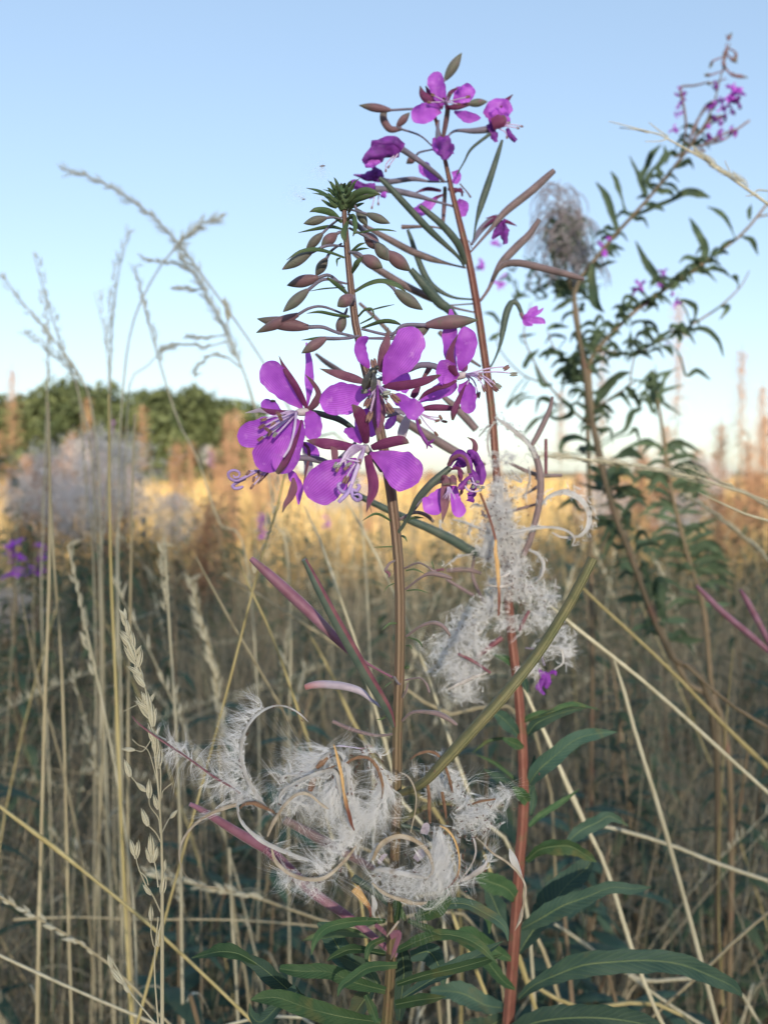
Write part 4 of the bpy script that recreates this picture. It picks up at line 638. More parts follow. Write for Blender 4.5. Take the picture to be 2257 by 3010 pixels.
for x, y, d, lb, a in [(948, 488, .36, 'drifting seed with a silky parachute, the larger one above the spike tip', 0), (893, 586, .40, 'drifting seed with a silky parachute, the smaller one left of the spike tip', .5), (950, 590, .5, 'faint tuft of drifting silk just left of the spike tip', 1)]:
    D[0] = d; o = thing('drifting_seed', P(x, y), lb, 'seed', 'seeds drifting on the wind')
    mb = MB(); seeds(mb, [P(x, y)], np.array([CAMX + CAMU * .1]), .0026 if a == 0 else .0016, .0007 if a < 1 else .0003); mb.build('seed', M['seed'], o)
    mb = MB(); n = 46; dd = -CAMX * .5 + CAMU * .9 * (-1 if a == 0 else 1) * .8 + rng.normal(size=(n, 3)) * .6; fibres(mb, np.repeat(P(x, y)[None], n, 0), dd, rng.uniform(.006, .011, n), .00003, .3); mb.build('silk', M['fluff'], o, 'stuff')
# ------------------------------------------------------------ the second fireweed, red stemmed, close behind
setz(0, 0, .735, .42)
c = [(939, 250, -4, 7), (958, 330, -2, 9), (975, 410, 0, 11), (995, 490, 0, 14), (1012, 560, 0, 16), (1030, 660, 0, 17), (1045, 760, 0, 17), (1060, 870, 0, 17), (1068, 960, 0, 17), (1073, 1040, 0, 17), (1085, 1160, 0, 18), (1097, 1290, 0, 19), (1108, 1400, 0, 20), (1122, 1520, 0, 21), (1130, 1650, 0, 22), (1130, 1760, 0, 23), (1122, 1860, 0, 23), (1113, 2000, 0, 24), (1105, 2110, 0, 25), (1097, 2212, 0, 26)]
sp = thing('fireweed_plant', [*(spline(ground_pts(c), 40)[-1][:2]), 0], 'tall red-stemmed fireweed just behind, a white mass of silk halfway up', 'wildflower')
stem_obj(sp, c, M['stem_red'], 90, 10, rib=.05)
setz(800, 100, 1.843, .42)
for ped, body, wd, m in [([(885, 450), (905, 290)], (938, 245, 1026, 102), 56, 'bud'), ([(880, 470), (860, 410), (760, 406)], (640, 412, 470, 386), 46, 'bud_red'), ([(945, 400), (1000, 378)], (1060, 378, 1166, 366), 44, 'bud'), ([(900, 620), (800, 640)], (780, 660, 726, 702), 44, 'bud_red'), ([(870, 610), (800, 550), (700, 515)], (676, 500, 745, 425), 44, 'bud_red')]:
    bud(sp, ped, body, wd, m, dz=jit(10))
tub(sp, 'bud', [(700, 512, 4, 22), (640, 515, 3, 40), (606, 470, 3, 42), (604, 430, 3, 36), (622, 408, 3, 20)], M['bud_red'], 20, 8)
f = flower(sp, [(925, 560, 0, 22), (940, 480, -4, 30), (950, 410, -8, 28), (945, 390, -10, 26)], 'bud_red', 'topmost open flower of the second fireweed')
petal(f, [(930, 385, -10, 40), (905, 320, -12, 76), (890, 270, -13, 92), (875, 205, -13, 70)]); petal(f, [(910, 405, -10, 40), (850, 420, -14, 90), (800, 432, -16, 104), (752, 420, -17, 80)]); petal(f, [(985, 375, -8, 30), (1020, 345, -10, 80), (1050, 320, -11, 90), (1085, 285, -11, 60)], ruf=.3)
petal(f, [(985, 420, -8, 10), (1030, 440, -10, 46), (1070, 452, -11, 56), (1130, 455, -11, 20)]); petal(f, [(990, 365, -6, 30), (1010, 320, -4, 60), (1000, 285, -3, 30)])
sepal(f, [(925, 400, -9, 20), (860, 370, -10, 46), (815, 330, -10, 42), (800, 280, -10, 4)]); sepal(f, [(905, 360, -9, 20), (860, 330, -8, 36), (830, 280, -8, 4)]); sepal(f, [(940, 400, -12, 20), (1000, 398, -13, 30), (1070, 380, -13, 20)]); sepal(f, [(945, 370, -8, 16), (965, 320, -7, 24), (1005, 290, -7, 5)])
for x, y in [(870, 330), (960, 330), (1010, 380), (850, 370), (1060, 340), (930, 350)]: stamen(f, [(945, 395, -10), (940, 370, -14), (x, y, -18)], 28, 12, None, 'anther', fw=7)
def wilt(parent, ov, pcs, label, st=(), m='ovary'):
    f = flower(parent, ov, m, label, 18)
    for c in pcs: petal(f, c, 'petal_dark' if 'dark' in label or R.random() < .7 else 'petal', ruf=.35, cup=.5, tilt=jit(40), rnd=False)
    for c in st: stamen(f, c, 20, 10, None, 'anther', fw=7)
    return f
wilt(sp, [(900, 470, -2, 14), (895, 540, -8, 24), (905, 580, -12, 40)], [[(895, 560, -14, 40), (925, 600, -16, 80), (935, 640, -16, 80), (930, 680, -16, 20)], [(880, 560, -10, 30), (895, 620, -12, 50), (960, 660, -14, 40)], [(940, 550, -12, 30), (965, 600, -12, 50), (975, 650, -12, 30)]], 'closed withered flower against the red stem')
f = wilt(sp, [(935, 570, 0, 12), (990, 525, 6, 14), (1090, 525, 10, 30), (1180, 515, 12, 40)], [[(1150, 440, 8, 30), (1200, 405, 8, 90), (1250, 400, 8, 90), (1290, 430, 8, 40)], [(1170, 470, 6, 60), (1230, 450, 5, 80), (1270, 420, 5, 50)], [(1190, 480, 8, 50), (1200, 530, 8, 50), (1215, 585, 8, 20)], [(1270, 510, 8, 20), (1290, 550, 8, 30), (1320, 580, 8, 24)], [(1180, 500, 10, 30), (1250, 470, 8, 60), (1260, 440, 8, 40)]], 'withered flower at upper right of the second fireweed', [[(1200, 500, 8), (1270, 500, 6), (1330, 510, 6)], [(1200, 500, 8), (1260, 530, 6), (1270, 560, 6)], [(1200, 500, 8), (1290, 490, 6), (1350, 500, 6)], [(1200, 500, 8), (1270, 480, 6), (1280, 480, 6)]])
sepal(f, [(1240, 400, 8, 30), (1265, 365, 8, 30), (1302, 328, 8, 4)])
sepal(f, [(1190, 490, 4, 60), (1240, 470, 3, 70), (1265, 450, 3, 30)])
f = wilt(sp, [(930, 800, 0, 16), (890, 760, -6, 24), (800, 690, -12, 28), (705, 625, -16, 34)], [[(710, 620, -16, 50), (650, 590, -18, 70), (590, 600, -19, 60), (535, 592, -19, 30)], [(690, 640, -15, 60), (600, 650, -18, 90), (530, 670, -19, 70), (488, 690, -19, 20)], [(600, 660, -16, 40), (540, 690, -17, 60), (500, 710, -17, 30)]], 'withered violet flower at upper left of the second fireweed', [[(680, 650, -16), (650, 690, -17), (630, 720, -17)], [(660, 660, -16), (620, 700, -17), (615, 740, -17)]])
f = wilt(sp, [(985, 935, 2, 14), (880, 905, -4, 16), (760, 870, -8, 34), (640, 845, -10, 36), (560, 840, -10, 40)], [[(560, 830, -10, 40), (500, 830, -11, 40), (440, 820, -11, 50), (400, 860, -11, 20)], [(560, 850, -9, 50), (480, 870, -10, 50), (430, 900, -10, 20)], [(590, 840, -10, 30), (600, 870, -11, 40), (610, 890, -11, 10)]], 'lower withered flower of the second fireweed, beside the green spike tip', [[(560, 850, -10), (550, 900, -11), (540, 940, -11)], [(580, 850, -10), (575, 890, -11), (575, 920, -11)]])
f = wilt(sp, [(960, 800, 4, 10), (860, 800, 6, 12), (760, 785, 6, 26), (640, 800, 4, 30), (600, 790, 2, 30)], [[(600, 780, 2, 40), (560, 740, 0, 60), (520, 770, 0, 60), (510, 790, 0, 20)], [(600, 790, 2, 30), (520, 780, 0, 36), (440, 762, 0, 6)], [(590, 760, 0, 40), (560, 730, 0, 40), (540, 720, 0, 10)]], 'middle withered flower left of the red stem')
f = flower(sp, [(925, 1020, 10, 20), (930, 940, 10, 24), (935, 860, 8, 22), (935, 830, 6, 20)], 'bud_red', 'open flower behind the red stem')
for c in [[(900, 800, 8, 20), (850, 760, 8, 60), (820, 725, 8, 66), (795, 700, 8, 30)], [(890, 890, 8, 20), (840, 930, 8, 60), (790, 960, 8, 60), (755, 950, 8, 40)], [(1000, 905, 8, 40), (1030, 940, 8, 70), (1015, 990, 8, 50)], [(990, 740, 8, 40), (1000, 780, 8, 46), (980, 810, 8, 30)]]: petal(f, c)
for c in [[(915, 850, 6, 16), (840, 840, 6, 22), (770, 862, 6, 4)], [(950, 840, 6, 16), (1000, 845, 6, 22), (1040, 858, 6, 4)], [(925, 870, 8, 12), (880, 890, 8, 20), (850, 920, 8, 4)], [(985, 860, 8, 12), (1020, 840, 8, 16), (1030, 880, 8, 10)]]: sepal(f, c)
f = wilt(sp, [(1080, 1140, 2, 14), (1130, 1060, 6, 36), (1200, 1000, 8, 40), (1240, 1010, 8, 40)], [[(1230, 1010, 6, 20), (1230, 1060, 5, 50), (1190, 1110, 5, 14)], [(1240, 1010, 6, 40), (1250, 1080, 5, 50), (1255, 1140, 5, 26)], [(1250, 1015, 6, 30), (1265, 1070, 5, 40), (1270, 1130, 5, 10)]], 'withered dark violet flower hanging right of the red stem')
for c in [[(1230, 1005, 6, 20), (1200, 990, 6, 14), (1155, 998, 6, 3)], [(1250, 1010, 6, 24), (1290, 1025, 6, 16), (1325, 1040, 6, 3)], [(1240, 1000, 6, 20), (1190, 1010, 4, 16), (1130, 1060, 4, 4)]]: sepal(f, c)
PODS = [('pod_dark', [(1040, 1262, 0, 10), (1000, 1200, -6, 20), (850, 1060, -14, 38), (700, 900, -20, 38), (620, 815, -22, 32), (580, 780, -23, 24)], 'long dark green pod rising to the left'), ('pod_dark', [(1046, 1240, 0, 30), (1000, 1130, -8, 42), (920, 1035, -12, 40), (840, 965, -14, 34), (798, 930, -15, 24)], 'short dark pod close to the stem'),
        ('pod_dark', [(1090, 1110, 0, 8), (1105, 1020, 4, 16), (1130, 930, 6, 36), (1160, 840, 7, 40), (1195, 735, 8, 34), (1225, 640, 9, 26), (1245, 575, 9, 14)], 'upright dark green pod'), ('pod_brown', [(1075, 1180, 0, 10), (1180, 1060, 2, 20), (1260, 965, 3, 38), (1400, 852, 4, 42), (1480, 780, 5, 36), (1525, 740, 5, 28)], 'grey-purple pod slanting to the upper right')]
for m, c, l in PODS: tub(sp, 'seed_pod', c, M[m], 36, 9, label=l, rib=.06)
for c in [[(1015, 810, 4, 8), (1050, 850, 6, 8), (1075, 885, 6, 12)], [(1040, 1130, 0, 8), (900, 1050, 4, 10), (700, 1045, 6, 26)], [(1080, 1160, 0, 6), (1065, 1120, 3, 6), (1050, 1140, 3, 2)]]: tub(sp, 'seed_pod', c, M['pod_brown'], 16, 6)
tub(sp, 'pod_stalk', [(1000, 760, 0, 8), (1040, 690, 2, 10), (1080, 620, 4, 16), (1180, 540, 4, 20)], M['pod_dark'], 20, 6)
setz(1400, 600, 1.936, .42)
tub(sp, 'seed_pod', [(22, 550, 0, 16), (70, 480, 2, 20), (110, 390, 4, 30), (150, 325, 5, 44), (230, 240, 7, 46), (300, 170, 8, 38), (355, 88, 8, 26)], M['pod_brown'], 34, 9, label='purple-brown pod bending up', rib=.06)
tub(sp, 'seed_pod', [(95, 425, 0, 18), (125, 375, -4, 24), (170, 340, -6, 38), (240, 335, -9, 42), (340, 355, -12, 42), (460, 385, -15, 40), (560, 412, -17, 32), (612, 428, -18, 16)], M['pod_brown'], 34, 9, label='pod bent over to the right with a dark top', rib=.06)
tub(sp, 'seed_pod', [(75, 935, 0, 12), (105, 880, 2, 12), (135, 800, 4, 20), (150, 720, 5, 34), (170, 620, 5, 42), (200, 560, 6, 36), (230, 565, 6, 28), (250, 605, 6, 24), (268, 655, 6, 20)], M['pod_dark'], 34, 9, label='hooked pod with a violet remnant at its tip')
f = flower(sp, [(250, 620, 4, 20), (265, 650, 4, 22)], 'bud_red')
for c in [[(265, 650, 3, 16), (300, 630, 2, 40), (330, 600, 2, 40), (345, 580, 2, 10)], [(265, 655, 3, 16), (310, 660, 2, 40), (370, 665, 2, 36), (390, 680, 2, 10)], [(265, 655, 3, 16), (300, 640, 2, 36), (360, 610, 2, 20), (380, 590, 2, 4)], [(262, 650, 3, 10), (280, 680, 2, 24), (320, 690, 2, 10)]]: petal(f, c, rnd=False)
setz(700, 450, 2.37, .42)
for m, c in [('pod_brown', [(1655, 1112, 0, 12), (1480, 1070, -2, 20), (1330, 1005, -3, 48), (1150, 915, -5, 52), (960, 800, -8, 50), (850, 730, -10, 40), (795, 690, -11, 26)]), ('pod_brown', [(1585, 800, 0, 12), (1460, 770, 2, 18), (1340, 735, 3, 44), (1200, 680, 4, 48), (1050, 600, 5, 44), (940, 540, 6, 34), (870, 500, 6, 24)]), ('pod_dark', [(1640, 1020, 0, 12), (1500, 1005, 2, 18), (1380, 945, 3, 34), (1310, 870, 4, 44), (1240, 710, 5, 38), (1205, 600, 5, 30), (1180, 535, 5, 20)]), ('pod_dark', [(1655, 1330, 2, 20), (1480, 1105, -8, 58), (1400, 1040, -10, 72), (1300, 925, -13, 68), (1200, 810, -15, 44)]),
             ('pod_brown', [(1640, 1050, 4, 10), (1400, 1050, 6, 12), (1200, 930, 8, 30)]), ('pod_brown', [(1100, 1300, 8, 28), (960, 1150, 9, 28), (845, 1045, 10, 20)])]: tub(sp, 'seed_pod', c, M[m], 34, 9, rib=.06)
setz(650, 850, 1.843, .42)
for m, c in [('pod_brown', [(1405, 420, 4, 12), (1290, 340, 4, 26), (1180, 230, 5, 26)]), ('pod_brown', [(700, 480, 3, 26), (620, 430, 4, 30), (560, 390, 4, 26), (512, 350, 5, 14)]), ('pod_brown', [(1430, 950, 0, 14), (1280, 885, -4, 46), (1150, 810, -6, 50), (1000, 720, -8, 46), (880, 650, -9, 30)]), ('pod_brown', [(1380, 760, 2, 40), (1290, 660, 4, 44), (1200, 580, 4, 24)])]: tub(sp, 'seed_pod', c, M[m], 30, 9, rib=.06)
BL = .36; BZ = -.002; FL = .4
setz(1200, 1200, 2.328, .42)
for m, c in [('pod_dark', [(560, 1010, 0, 30), (430, 975, -2, 64), (300, 900, -5, 68), (160, 830, -8, 60), (0, 760, -11, 54), (-150, 690, -14, 48), (-420, 560, -18, 40), (-600, 480, -20, 24)]), ('pod_brown', [(840, 260, 6, 30), (880, 190, 7, 40), (930, 90, 8, 40), (965, 10, 9, 34), (985, -80, 9, 20)]), ('pod_brown', [(640, 90, 0, 20), (720, 150, -2, 26), (820, 240, -4, 32), (880, 360, -5, 46), (905, 500, -6, 50), (895, 650, -6, 48), (860, 800, -6, 44), (825, 920, -6, 46), (785, 1005, -5, 40)]), ('pod_red', [(940, 450, 4, 22), (940, 330, 4, 24), (940, 210, 4, 22)]), ('pod_brown', [(700, 380, 2, 20), (880, 455, 4, 30), (1050, 460, 4, 22)]), ('pod_brown', [(780, 600, 4, 12), (900, 520, 6, 28), (870, 470, 6, 24)]),
             ('pod_brown', [(500, 700, -2, 16), (560, 740, -4, 24), (880, 655, 4, 20)]), ('pod_brown', [(260, 1170, 0, 20), (350, 1225, 0, 26), (450, 1285, 0, 22)]), ('pod_red', [(760, 1520, -4, 24), (790, 1450, -6, 26), (825, 1385, -6, 20)]), ('pod_brown', [(260, 1110, 4, 30), (400, 1105, 4, 34), (500, 1130, 2, 20)]), ('pod_red', [(470, 1700, 0, 30), (560, 1630, -3, 40), (640, 1570, -3, 36)]), ('pod_red', [(340, 1680, -6, 20), (440, 1730, -8, 24), (560, 1810, -6, 18)]), ('pod_brown', [(450, 1010, 4, 20), (440, 1150, 4, 26), (520, 1340, 2, 20)])]: tub(sp, 'seed_pod', c, M[m], 30, 8)
tub(sp, 'flower_stalk', [(600, 920, -14, 20), (570, 800, -14, 18), (530, 680, -14, 18), (490, 580, -15, 16)], M['stem_red'], 20, 7)
W2 = .00006
valve(sp, [(600, 900, -14, 20), (600, 990, -15, 36), (612, 1100, -15, 34), (622, 1230, -15, 30), (618, 1420, -15, 16)], 'valve_o', tilt=20, fl=[dict(c=[(600, 920, -15), (608, 1130, -15)], n=600, ln=4, bias=(0, .2), spread=.3, along=1.5, rad=24, wd=W2, curl=.2)])
valve(sp, [(910, 660, -6, 20), (960, 600, -6, 40), (1060, 570, -6, 50), (1170, 610, -6, 52), (1235, 700, -6, 50), (1230, 810, -6, 44), (1180, 870, -6, 30), (1140, 885, -6, 14)], 'valve_w', tilt=30, fl=[dict(n=1500, ln=4, bias=(0, 0), spread=.7, along=1.2, rad=50, wd=W2)], sd=26, sdr=40)
valve(sp, [(640, 890, -10, 20), (740, 840, -11, 34), (880, 812, -12, 34), (1010, 815, -12, 30), (1100, 845, -12, 26), (1140, 890, -12, 20), (1118, 945, -12, 8)], 'valve_w', tilt=40, fl=[dict(c=[(640, 890, -10), (880, 812, -12)], n=900, ln=5, bias=(0, .1), spread=.4, along=1.2, rad=30, wd=W2)])
valve(sp, [(980, 850, -8, 14), (1040, 880, -8, 20), (1110, 885, -8, 20), (1150, 870, -8, 10)], 'valve_g')
valve(sp, [(590, 60, 0, 16), (640, 90, -2, 36), (740, 165, -4, 44), (830, 250, -6, 40), (870, 340, -6, 30)], 'valve_w', tilt=30, fl=[dict(n=900, ln=5, bias=(0, .1), spread=.5, along=1, rad=40, wd=W2)], sd=30, sdr=40)
for c in [[(600, 90, 0, 14), (555, 150, -2, 22), (545, 260, -3, 24), (565, 340, -3, 14)], [(590, 90, 0, 14), (530, 140, 3, 20), (480, 200, 4, 10)], [(700, 420, 2, 10), (770, 500, 3, 20), (690, 470, 3, 14)], [(800, 590, 0, 10), (830, 480, -3, 20), (820, 400, -4, 12)], [(420, 680, 0, 14), (460, 660, -3, 22), (560, 690, -4, 20)], [(410, 870, 2, 16), (420, 820, 0, 24), (440, 790, 0, 12)], [(820, 970, -4, 20), (890, 1010, -6, 34), (920, 1100, -6, 34), (890, 1180, -6, 14)], [(870, 980, -4, 14), (930, 1060, -5, 24), (900, 1170, -5, 16)], [(550, 1215, -14, 14), (640, 1225, -15, 26), (720, 1200, -15, 14)], [(1000, 1790, -3, 14), (1060, 1740, -4, 26), (1040, 1640, -4, 30), (930, 1620, -4, 16)], [(270, 1930, -6, 20), (400, 1870, -8, 40), (540, 1810, -8, 14)], [(240, 1090, 0, 8), (330, 1020, -2, 22), (450, 990, -2, 16)], [(215, 760, 0, 10), (230, 830, -2, 22), (300, 880, -2, 8)], [(300, 760, -2, 10), (400, 790, -3, 30), (560, 860, -4, 20)], [(700, 1120, -12, 10), (660, 1140, -13, 34), (620, 1160, -13, 10)]]:
    valve(sp, c, R.choice(['valve_w', 'valve_g', 'valve_w']), tilt=jit(50), fl=[dict(n=250, ln=4, spread=.8, along=1, rad=24, wd=W2)])
mb = MB()
for x, y, rx, ry, n, ln, b in [(590, 380, 60, 60, 400, 6, (0, 0)), (700, 350, 110, 30, 700, 6, (.8, 0)), (610, 560, 60, 90, 2880, 7, (0, .4)), (620, 700, 110, 120, 8320, 7, (0, 0)), (600, 850, 130, 100, 8320, 7, (0, 0)), (560, 980, 110, 90, 5440, 7, (0, 0)), (700, 940, 110, 90, 5440, 7, (0, 0)), (720, 1080, 110, 90, 4800, 7, (0, 0)), (640, 1200, 130, 110, 4400, 8, (0, 0)),
                               (800, 1260, 130, 100, 2400, 8, (0, 0)), (940, 1290, 90, 100, 1700, 8, (.3, -.4)), (560, 1350, 140, 100, 2400, 8, (0, 0)), (420, 1450, 150, 110, 2800, 8, (-.3, 0)), (330, 1560, 140, 120, 2600, 8, (-.6, .2)), (480, 1620, 130, 120, 2200, 8, (0, .2)), (700, 1480, 130, 60, 1600, 8, (0, 0)), (880, 1430, 130, 80, 1800, 8, (.2, 0)), (260, 1750, 130, 120, 1700, 9, (-.6, .3)), (400, 1800, 150, 120, 2600, 9, (0, .3)), (380, 1930, 130, 70, 1700, 9, (0, .4)),
                               (1040, 1540, 60, 90, 900, 7, (.3, .2)), (1080, 1660, 50, 100, 1000, 7, (.2, .2)), (960, 1640, 90, 60, 600, 8, (0, 0)), (820, 1790, 90, 50, 1200, 6, (0, 0)), (480, 500, 60, 60, 200, 7, (0, 0)), (640, 330, 120, 20, 300, 9, (1, 0)), (740, 560, 120, 60, 500, 9, (.6, -.6)), (180, 1640, 100, 60, 500, 11, (-1, 0))]:
    fluff_blob(mb, x, y, -2, rx, ry, int(n * .8), ln, rz=min(rx, ry) * .9, bias=b, wd=W2, curl=.6)
mb.build('seed_silk', M['fluff'], sp, 'stuff')
mb = MB(); p0 = []
for i in range(170):
    x, y = R.choice([(600, 750), (640, 650), (800, 1270), (420, 1500), (620, 900), (700, 1150)]); p0.append(P(R.gauss(x, 110), R.gauss(y, 110), -14 + jit(6)))
seeds(mb, p0, rng.normal(size=(170, 3)), .0014, .00045); mb.build('seeds', M['seed'], sp, 'stuff')
f = wilt(sp, [(800, 1640, 0, 12), (890, 1660, -2, 14), (930, 1760, -2, 20)], [[(900, 1790, -3, 20), (930, 1840, -4, 60), (910, 1910, -4, 50), (930, 1960, -4, 20)], [(930, 1800, -3, 30), (960, 1850, -4, 60), (950, 1920, -4, 30)], [(890, 1780, -3, 20), (900, 1830, -4, 30)], [(960, 1810, -3, 20), (1000, 1800, -4, 30), (1010, 1830, -4, 10)], [(900, 1880, -3, 30), (880, 1900, -4, 30), (875, 1930, -4, 5)]], 'dark withered flower below the silk')
# leaves of the second plant
setz(1300, 2300, 1.7336, .42)
for c, m, t in [([(390, 1100, 0, 26), (470, 1040, -4, 60), (580, 980, -8, 100), (720, 935, -12, 136), (880, 910, -14, 132), (1040, 905, -14, 130), (1220, 935, -12, 118), (1380, 995, -9, 100), (1480, 1050, -7, 70), (1527, 1092, -6, 4)], 'leaf_blue', 12), ([(405, 745, 0, 34), (500, 690, -6, 100), (620, 620, -10, 112), (740, 575, -13, 90), (860, 540, -15, 66), (960, 545, -16, 62), (1064, 533, -17, 4)], 'leaf_blue', -14),
                ([(388, 870, 2, 30), (450, 780, 5, 110), (540, 650, 8, 168), (640, 520, 11, 160), (720, 440, 13, 120), (760, 400, 14, 40)], 'leaf_blue', 18), ([(425, 400, 0, 34), (490, 350, -6, 70), (570, 318, -9, 90), (650, 325, -11, 90), (730, 370, -12, 66), (784, 406, -12, 4)], 'leaf', -16), ([(640, 300, 20, 40), (710, 250, 22, 84), (790, 200, 24, 84), (860, 180, 25, 60), (948, 222, 26, 4)], 'leaf_blue', 10),
                ([(330, 1290, -4, 60), (480, 1220, -10, 120), (680, 1195, -14, 150), (880, 1200, -16, 150), (1060, 1250, -17, 110), (1150, 1300, -17, 10)], 'leaf_blue', 0), ([(440, 225, 0, 24), (500, 175, 4, 36), (600, 110, 7, 34), (695, 36, 9, 4)], 'leaf', 0), ([(385, 610, 0, 30), (330, 540, -5, 100), (240, 500, -8, 110), (150, 470, -9, 20)], 'leaf', 20), ([(360, 790, 0, 30), (290, 680, 6, 110), (250, 570, 9, 90), (210, 520, 10, 10)], 'leaf_blue', 0),
                ([(440, 60, 6, 30), (460, -40, 9, 60), (470, -140, 10, 10)], 'leaf_blue', 0), ([(350, 900, -2, 24), (280, 860, -8, 66), (160, 780, -12, 100), (60, 770, -14, 60), (-20, 800, -15, 10)], 'leaf', 10), ([(370, 1055, -4, 10), (310, 1010, -8, 60), (240, 920, -12, 84), (190, 860, -14, 96), (110, 795, -16, 74), (0, 775, -17, 10)], 'leaf', -20), ([(330, 1150, 0, 30), (220, 1130, 6, 110), (90, 1080, 9, 120), (-60, 1060, 10, 40)], 'leaf_blue', 0), ([(340, 1180, 4, 30), (240, 1240, 8, 120), (120, 1260, 10, 100)], 'leaf_blue', 0),
                ([(240, 770, -2, 8), (235, 700, -4, 40), (190, 650, -6, 56), (100, 615, -8, 56), (10, 610, -9, 30)], 'leaf', 0)]:
    leaf(sp, c, m, t, sk=9, serr=.16)
setz(1400, 1500, 1.936, .42)
for c, m, t in [([(255, 1205, 0, 26), (330, 1175, -5, 50), (420, 1150, -8, 54), (560, 1115, -11, 46), (700, 1135, -13, 4)], 'leaf', 30), ([(290, 1275, 0, 30), (340, 1220, -4, 80), (420, 1175, -7, 80), (520, 1140, -9, 40), (640, 1120, -10, 4)], 'leaf_blue', -10), ([(298, 1560, 0, 36), (350, 1480, -6, 110), (440, 1400, -10, 116), (560, 1310, -13, 100), (690, 1275, -15, 70), (800, 1262, -16, 4)], 'leaf_blue', 12),
                ([(245, 1290, 0, 26), (190, 1220, -5, 90), (130, 1175, -8, 90), (90, 1150, -9, 20)], 'leaf_blue', 0), ([(265, 1350, -4, 20), (210, 1330, -10, 70), (150, 1300, -12, 20)], 'leaf', 0), ([(225, 900, 0, 20), (170, 850, 2, 50), (85, 815, 4, 6)], 'leaf', 10), ([(290, 1660, -6, 60), (250, 1620, -12, 80), (205, 1575, -14, 20)], 'leaf', 0), ([(240, 1600, 4, 30), (150, 1540, 8, 70), (40, 1470, 10, 6)], 'leaf_blue', 0), ([(300, 1520, 6, 10), (320, 1620, 8, 50), (310, 1740, 9, 20)], 'leaf_blue', 0),
                ([(240, 860, 2, 20), (270, 980, -2, 50), (290, 1040, -3, 6)], 'leaf_blue', 0), ([(250, 1560, 6, 20), (120, 1440, 10, 26), (0, 1390, 12, 4)], 'leaf', 0), ([(160, 1295, 4, 16), (60, 1310, 6, 24), (-20, 1380, 7, 4)], 'leaf', 0)]:
    leaf(sp, c, m, t, sk=8)
# ------------------------------------------------------------ traced grasses
def spikelet(mb, x, y, ang, ln, wd, dz=0, m=1):
    a = math.radians(ang); dx, dy = math.cos(a), -math.sin(a)
    for k, (o, l, w_) in enumerate([(0, 1, 1), (.12, .9, .8), (-.10, .85, .8)]):
        s = o * ln; c = [(x - dy * s * .4, y + dx * s * .4, dz, wd * .25), (x + dx * ln * l * .4 - dy * s, y + dy * ln * l * .4 + dx * s, dz - 1 + k, wd * w_ * .62), (x + dx * ln * l - dy * s * .6, y + dy * ln * l + dx * s * .6, dz - .5, wd * .06)]
        S = spline(ctrl(c), 7); mb.tube(S[:, :3], S[:, 3], 5, m, flat=.55)
def joints(n):
    r = np.ones(n) * (1 + .06 * np.sin(np.arange(n) * 1.7))
    for k in (R.randrange(n // 4, n - 2), R.randrange(n // 4, n - 2)): r[k] = 1.4
    return r
def stalk(c, d, zf, label, m='straw', group=None, heads=(), ground=True, cat='grass', sides=6, n=40, name='grass_stalk', hm='oat', thin=.86):
    setz(*zf, d); cc = [(*q[:2], q[2] if len(q) > 2 else 0, q[3] if len(q) > 3 else 12) for q in c]
    S = spline(ground_pts(cc) if ground else ctrl(cc), n)[::-1 if ground else 1]
    o = MB().tube(S[:, :3] + (S[:, :1] * 0 + np.array([[math.sin(9 * i / len(S) + d * 50), 0, 0] for i in range(len(S))]) * .0035 * d), S[:, 3] * thin * joints(len(S)), sides).build(name, M[m]); tag(o, label, cat, group)
    if ground and R.random() < .8:
        for k in range(R.choice((1, 1, 2))):
            p = S[R.randrange(4, len(S) * 2 // 3)][:3]; mb = MB(); leaf_world(mb, p, R.uniform(0, 6.28), R.uniform(.5, 1.2), R.uniform(.05, .13) * max(d, .5), R.uniform(.0016, .0034), R.uniform(.3, 1.7)); mb.build('blade', M[m], o)
    if heads:
        mb = MB()
        for h in heads: spikelet(mb, *h)
        hb = mb.build('seed_head', [M[m], M[hm]], o, 'stuff')
    return o
def auto_heads(c, t0, t1, n, ln, wd, spread=30, side=0, dz=6):
    S = spline(np.array([(q[0], q[1], 0, 0) for q in c], float), 100); out = []
    for i in range(n):
        k = int((t0 + (t1 - t0) * (i + R.random() * .6) / n) * 98); p = S[k]; q = S[max(k - 3, 0)]; a = math.degrees(math.atan2(-(q[1] - p[1]), q[0] - p[0]))
        s = (side or R.choice((-1, 1))) * R.uniform(.3, 1) * spread; out.append((p[0], p[1], a + s, ln * R.uniform(.7, 1.2), wd * R.uniform(.8, 1.2), jit(dz), 1))
    return out
Y = (0, 1400, 1.374)
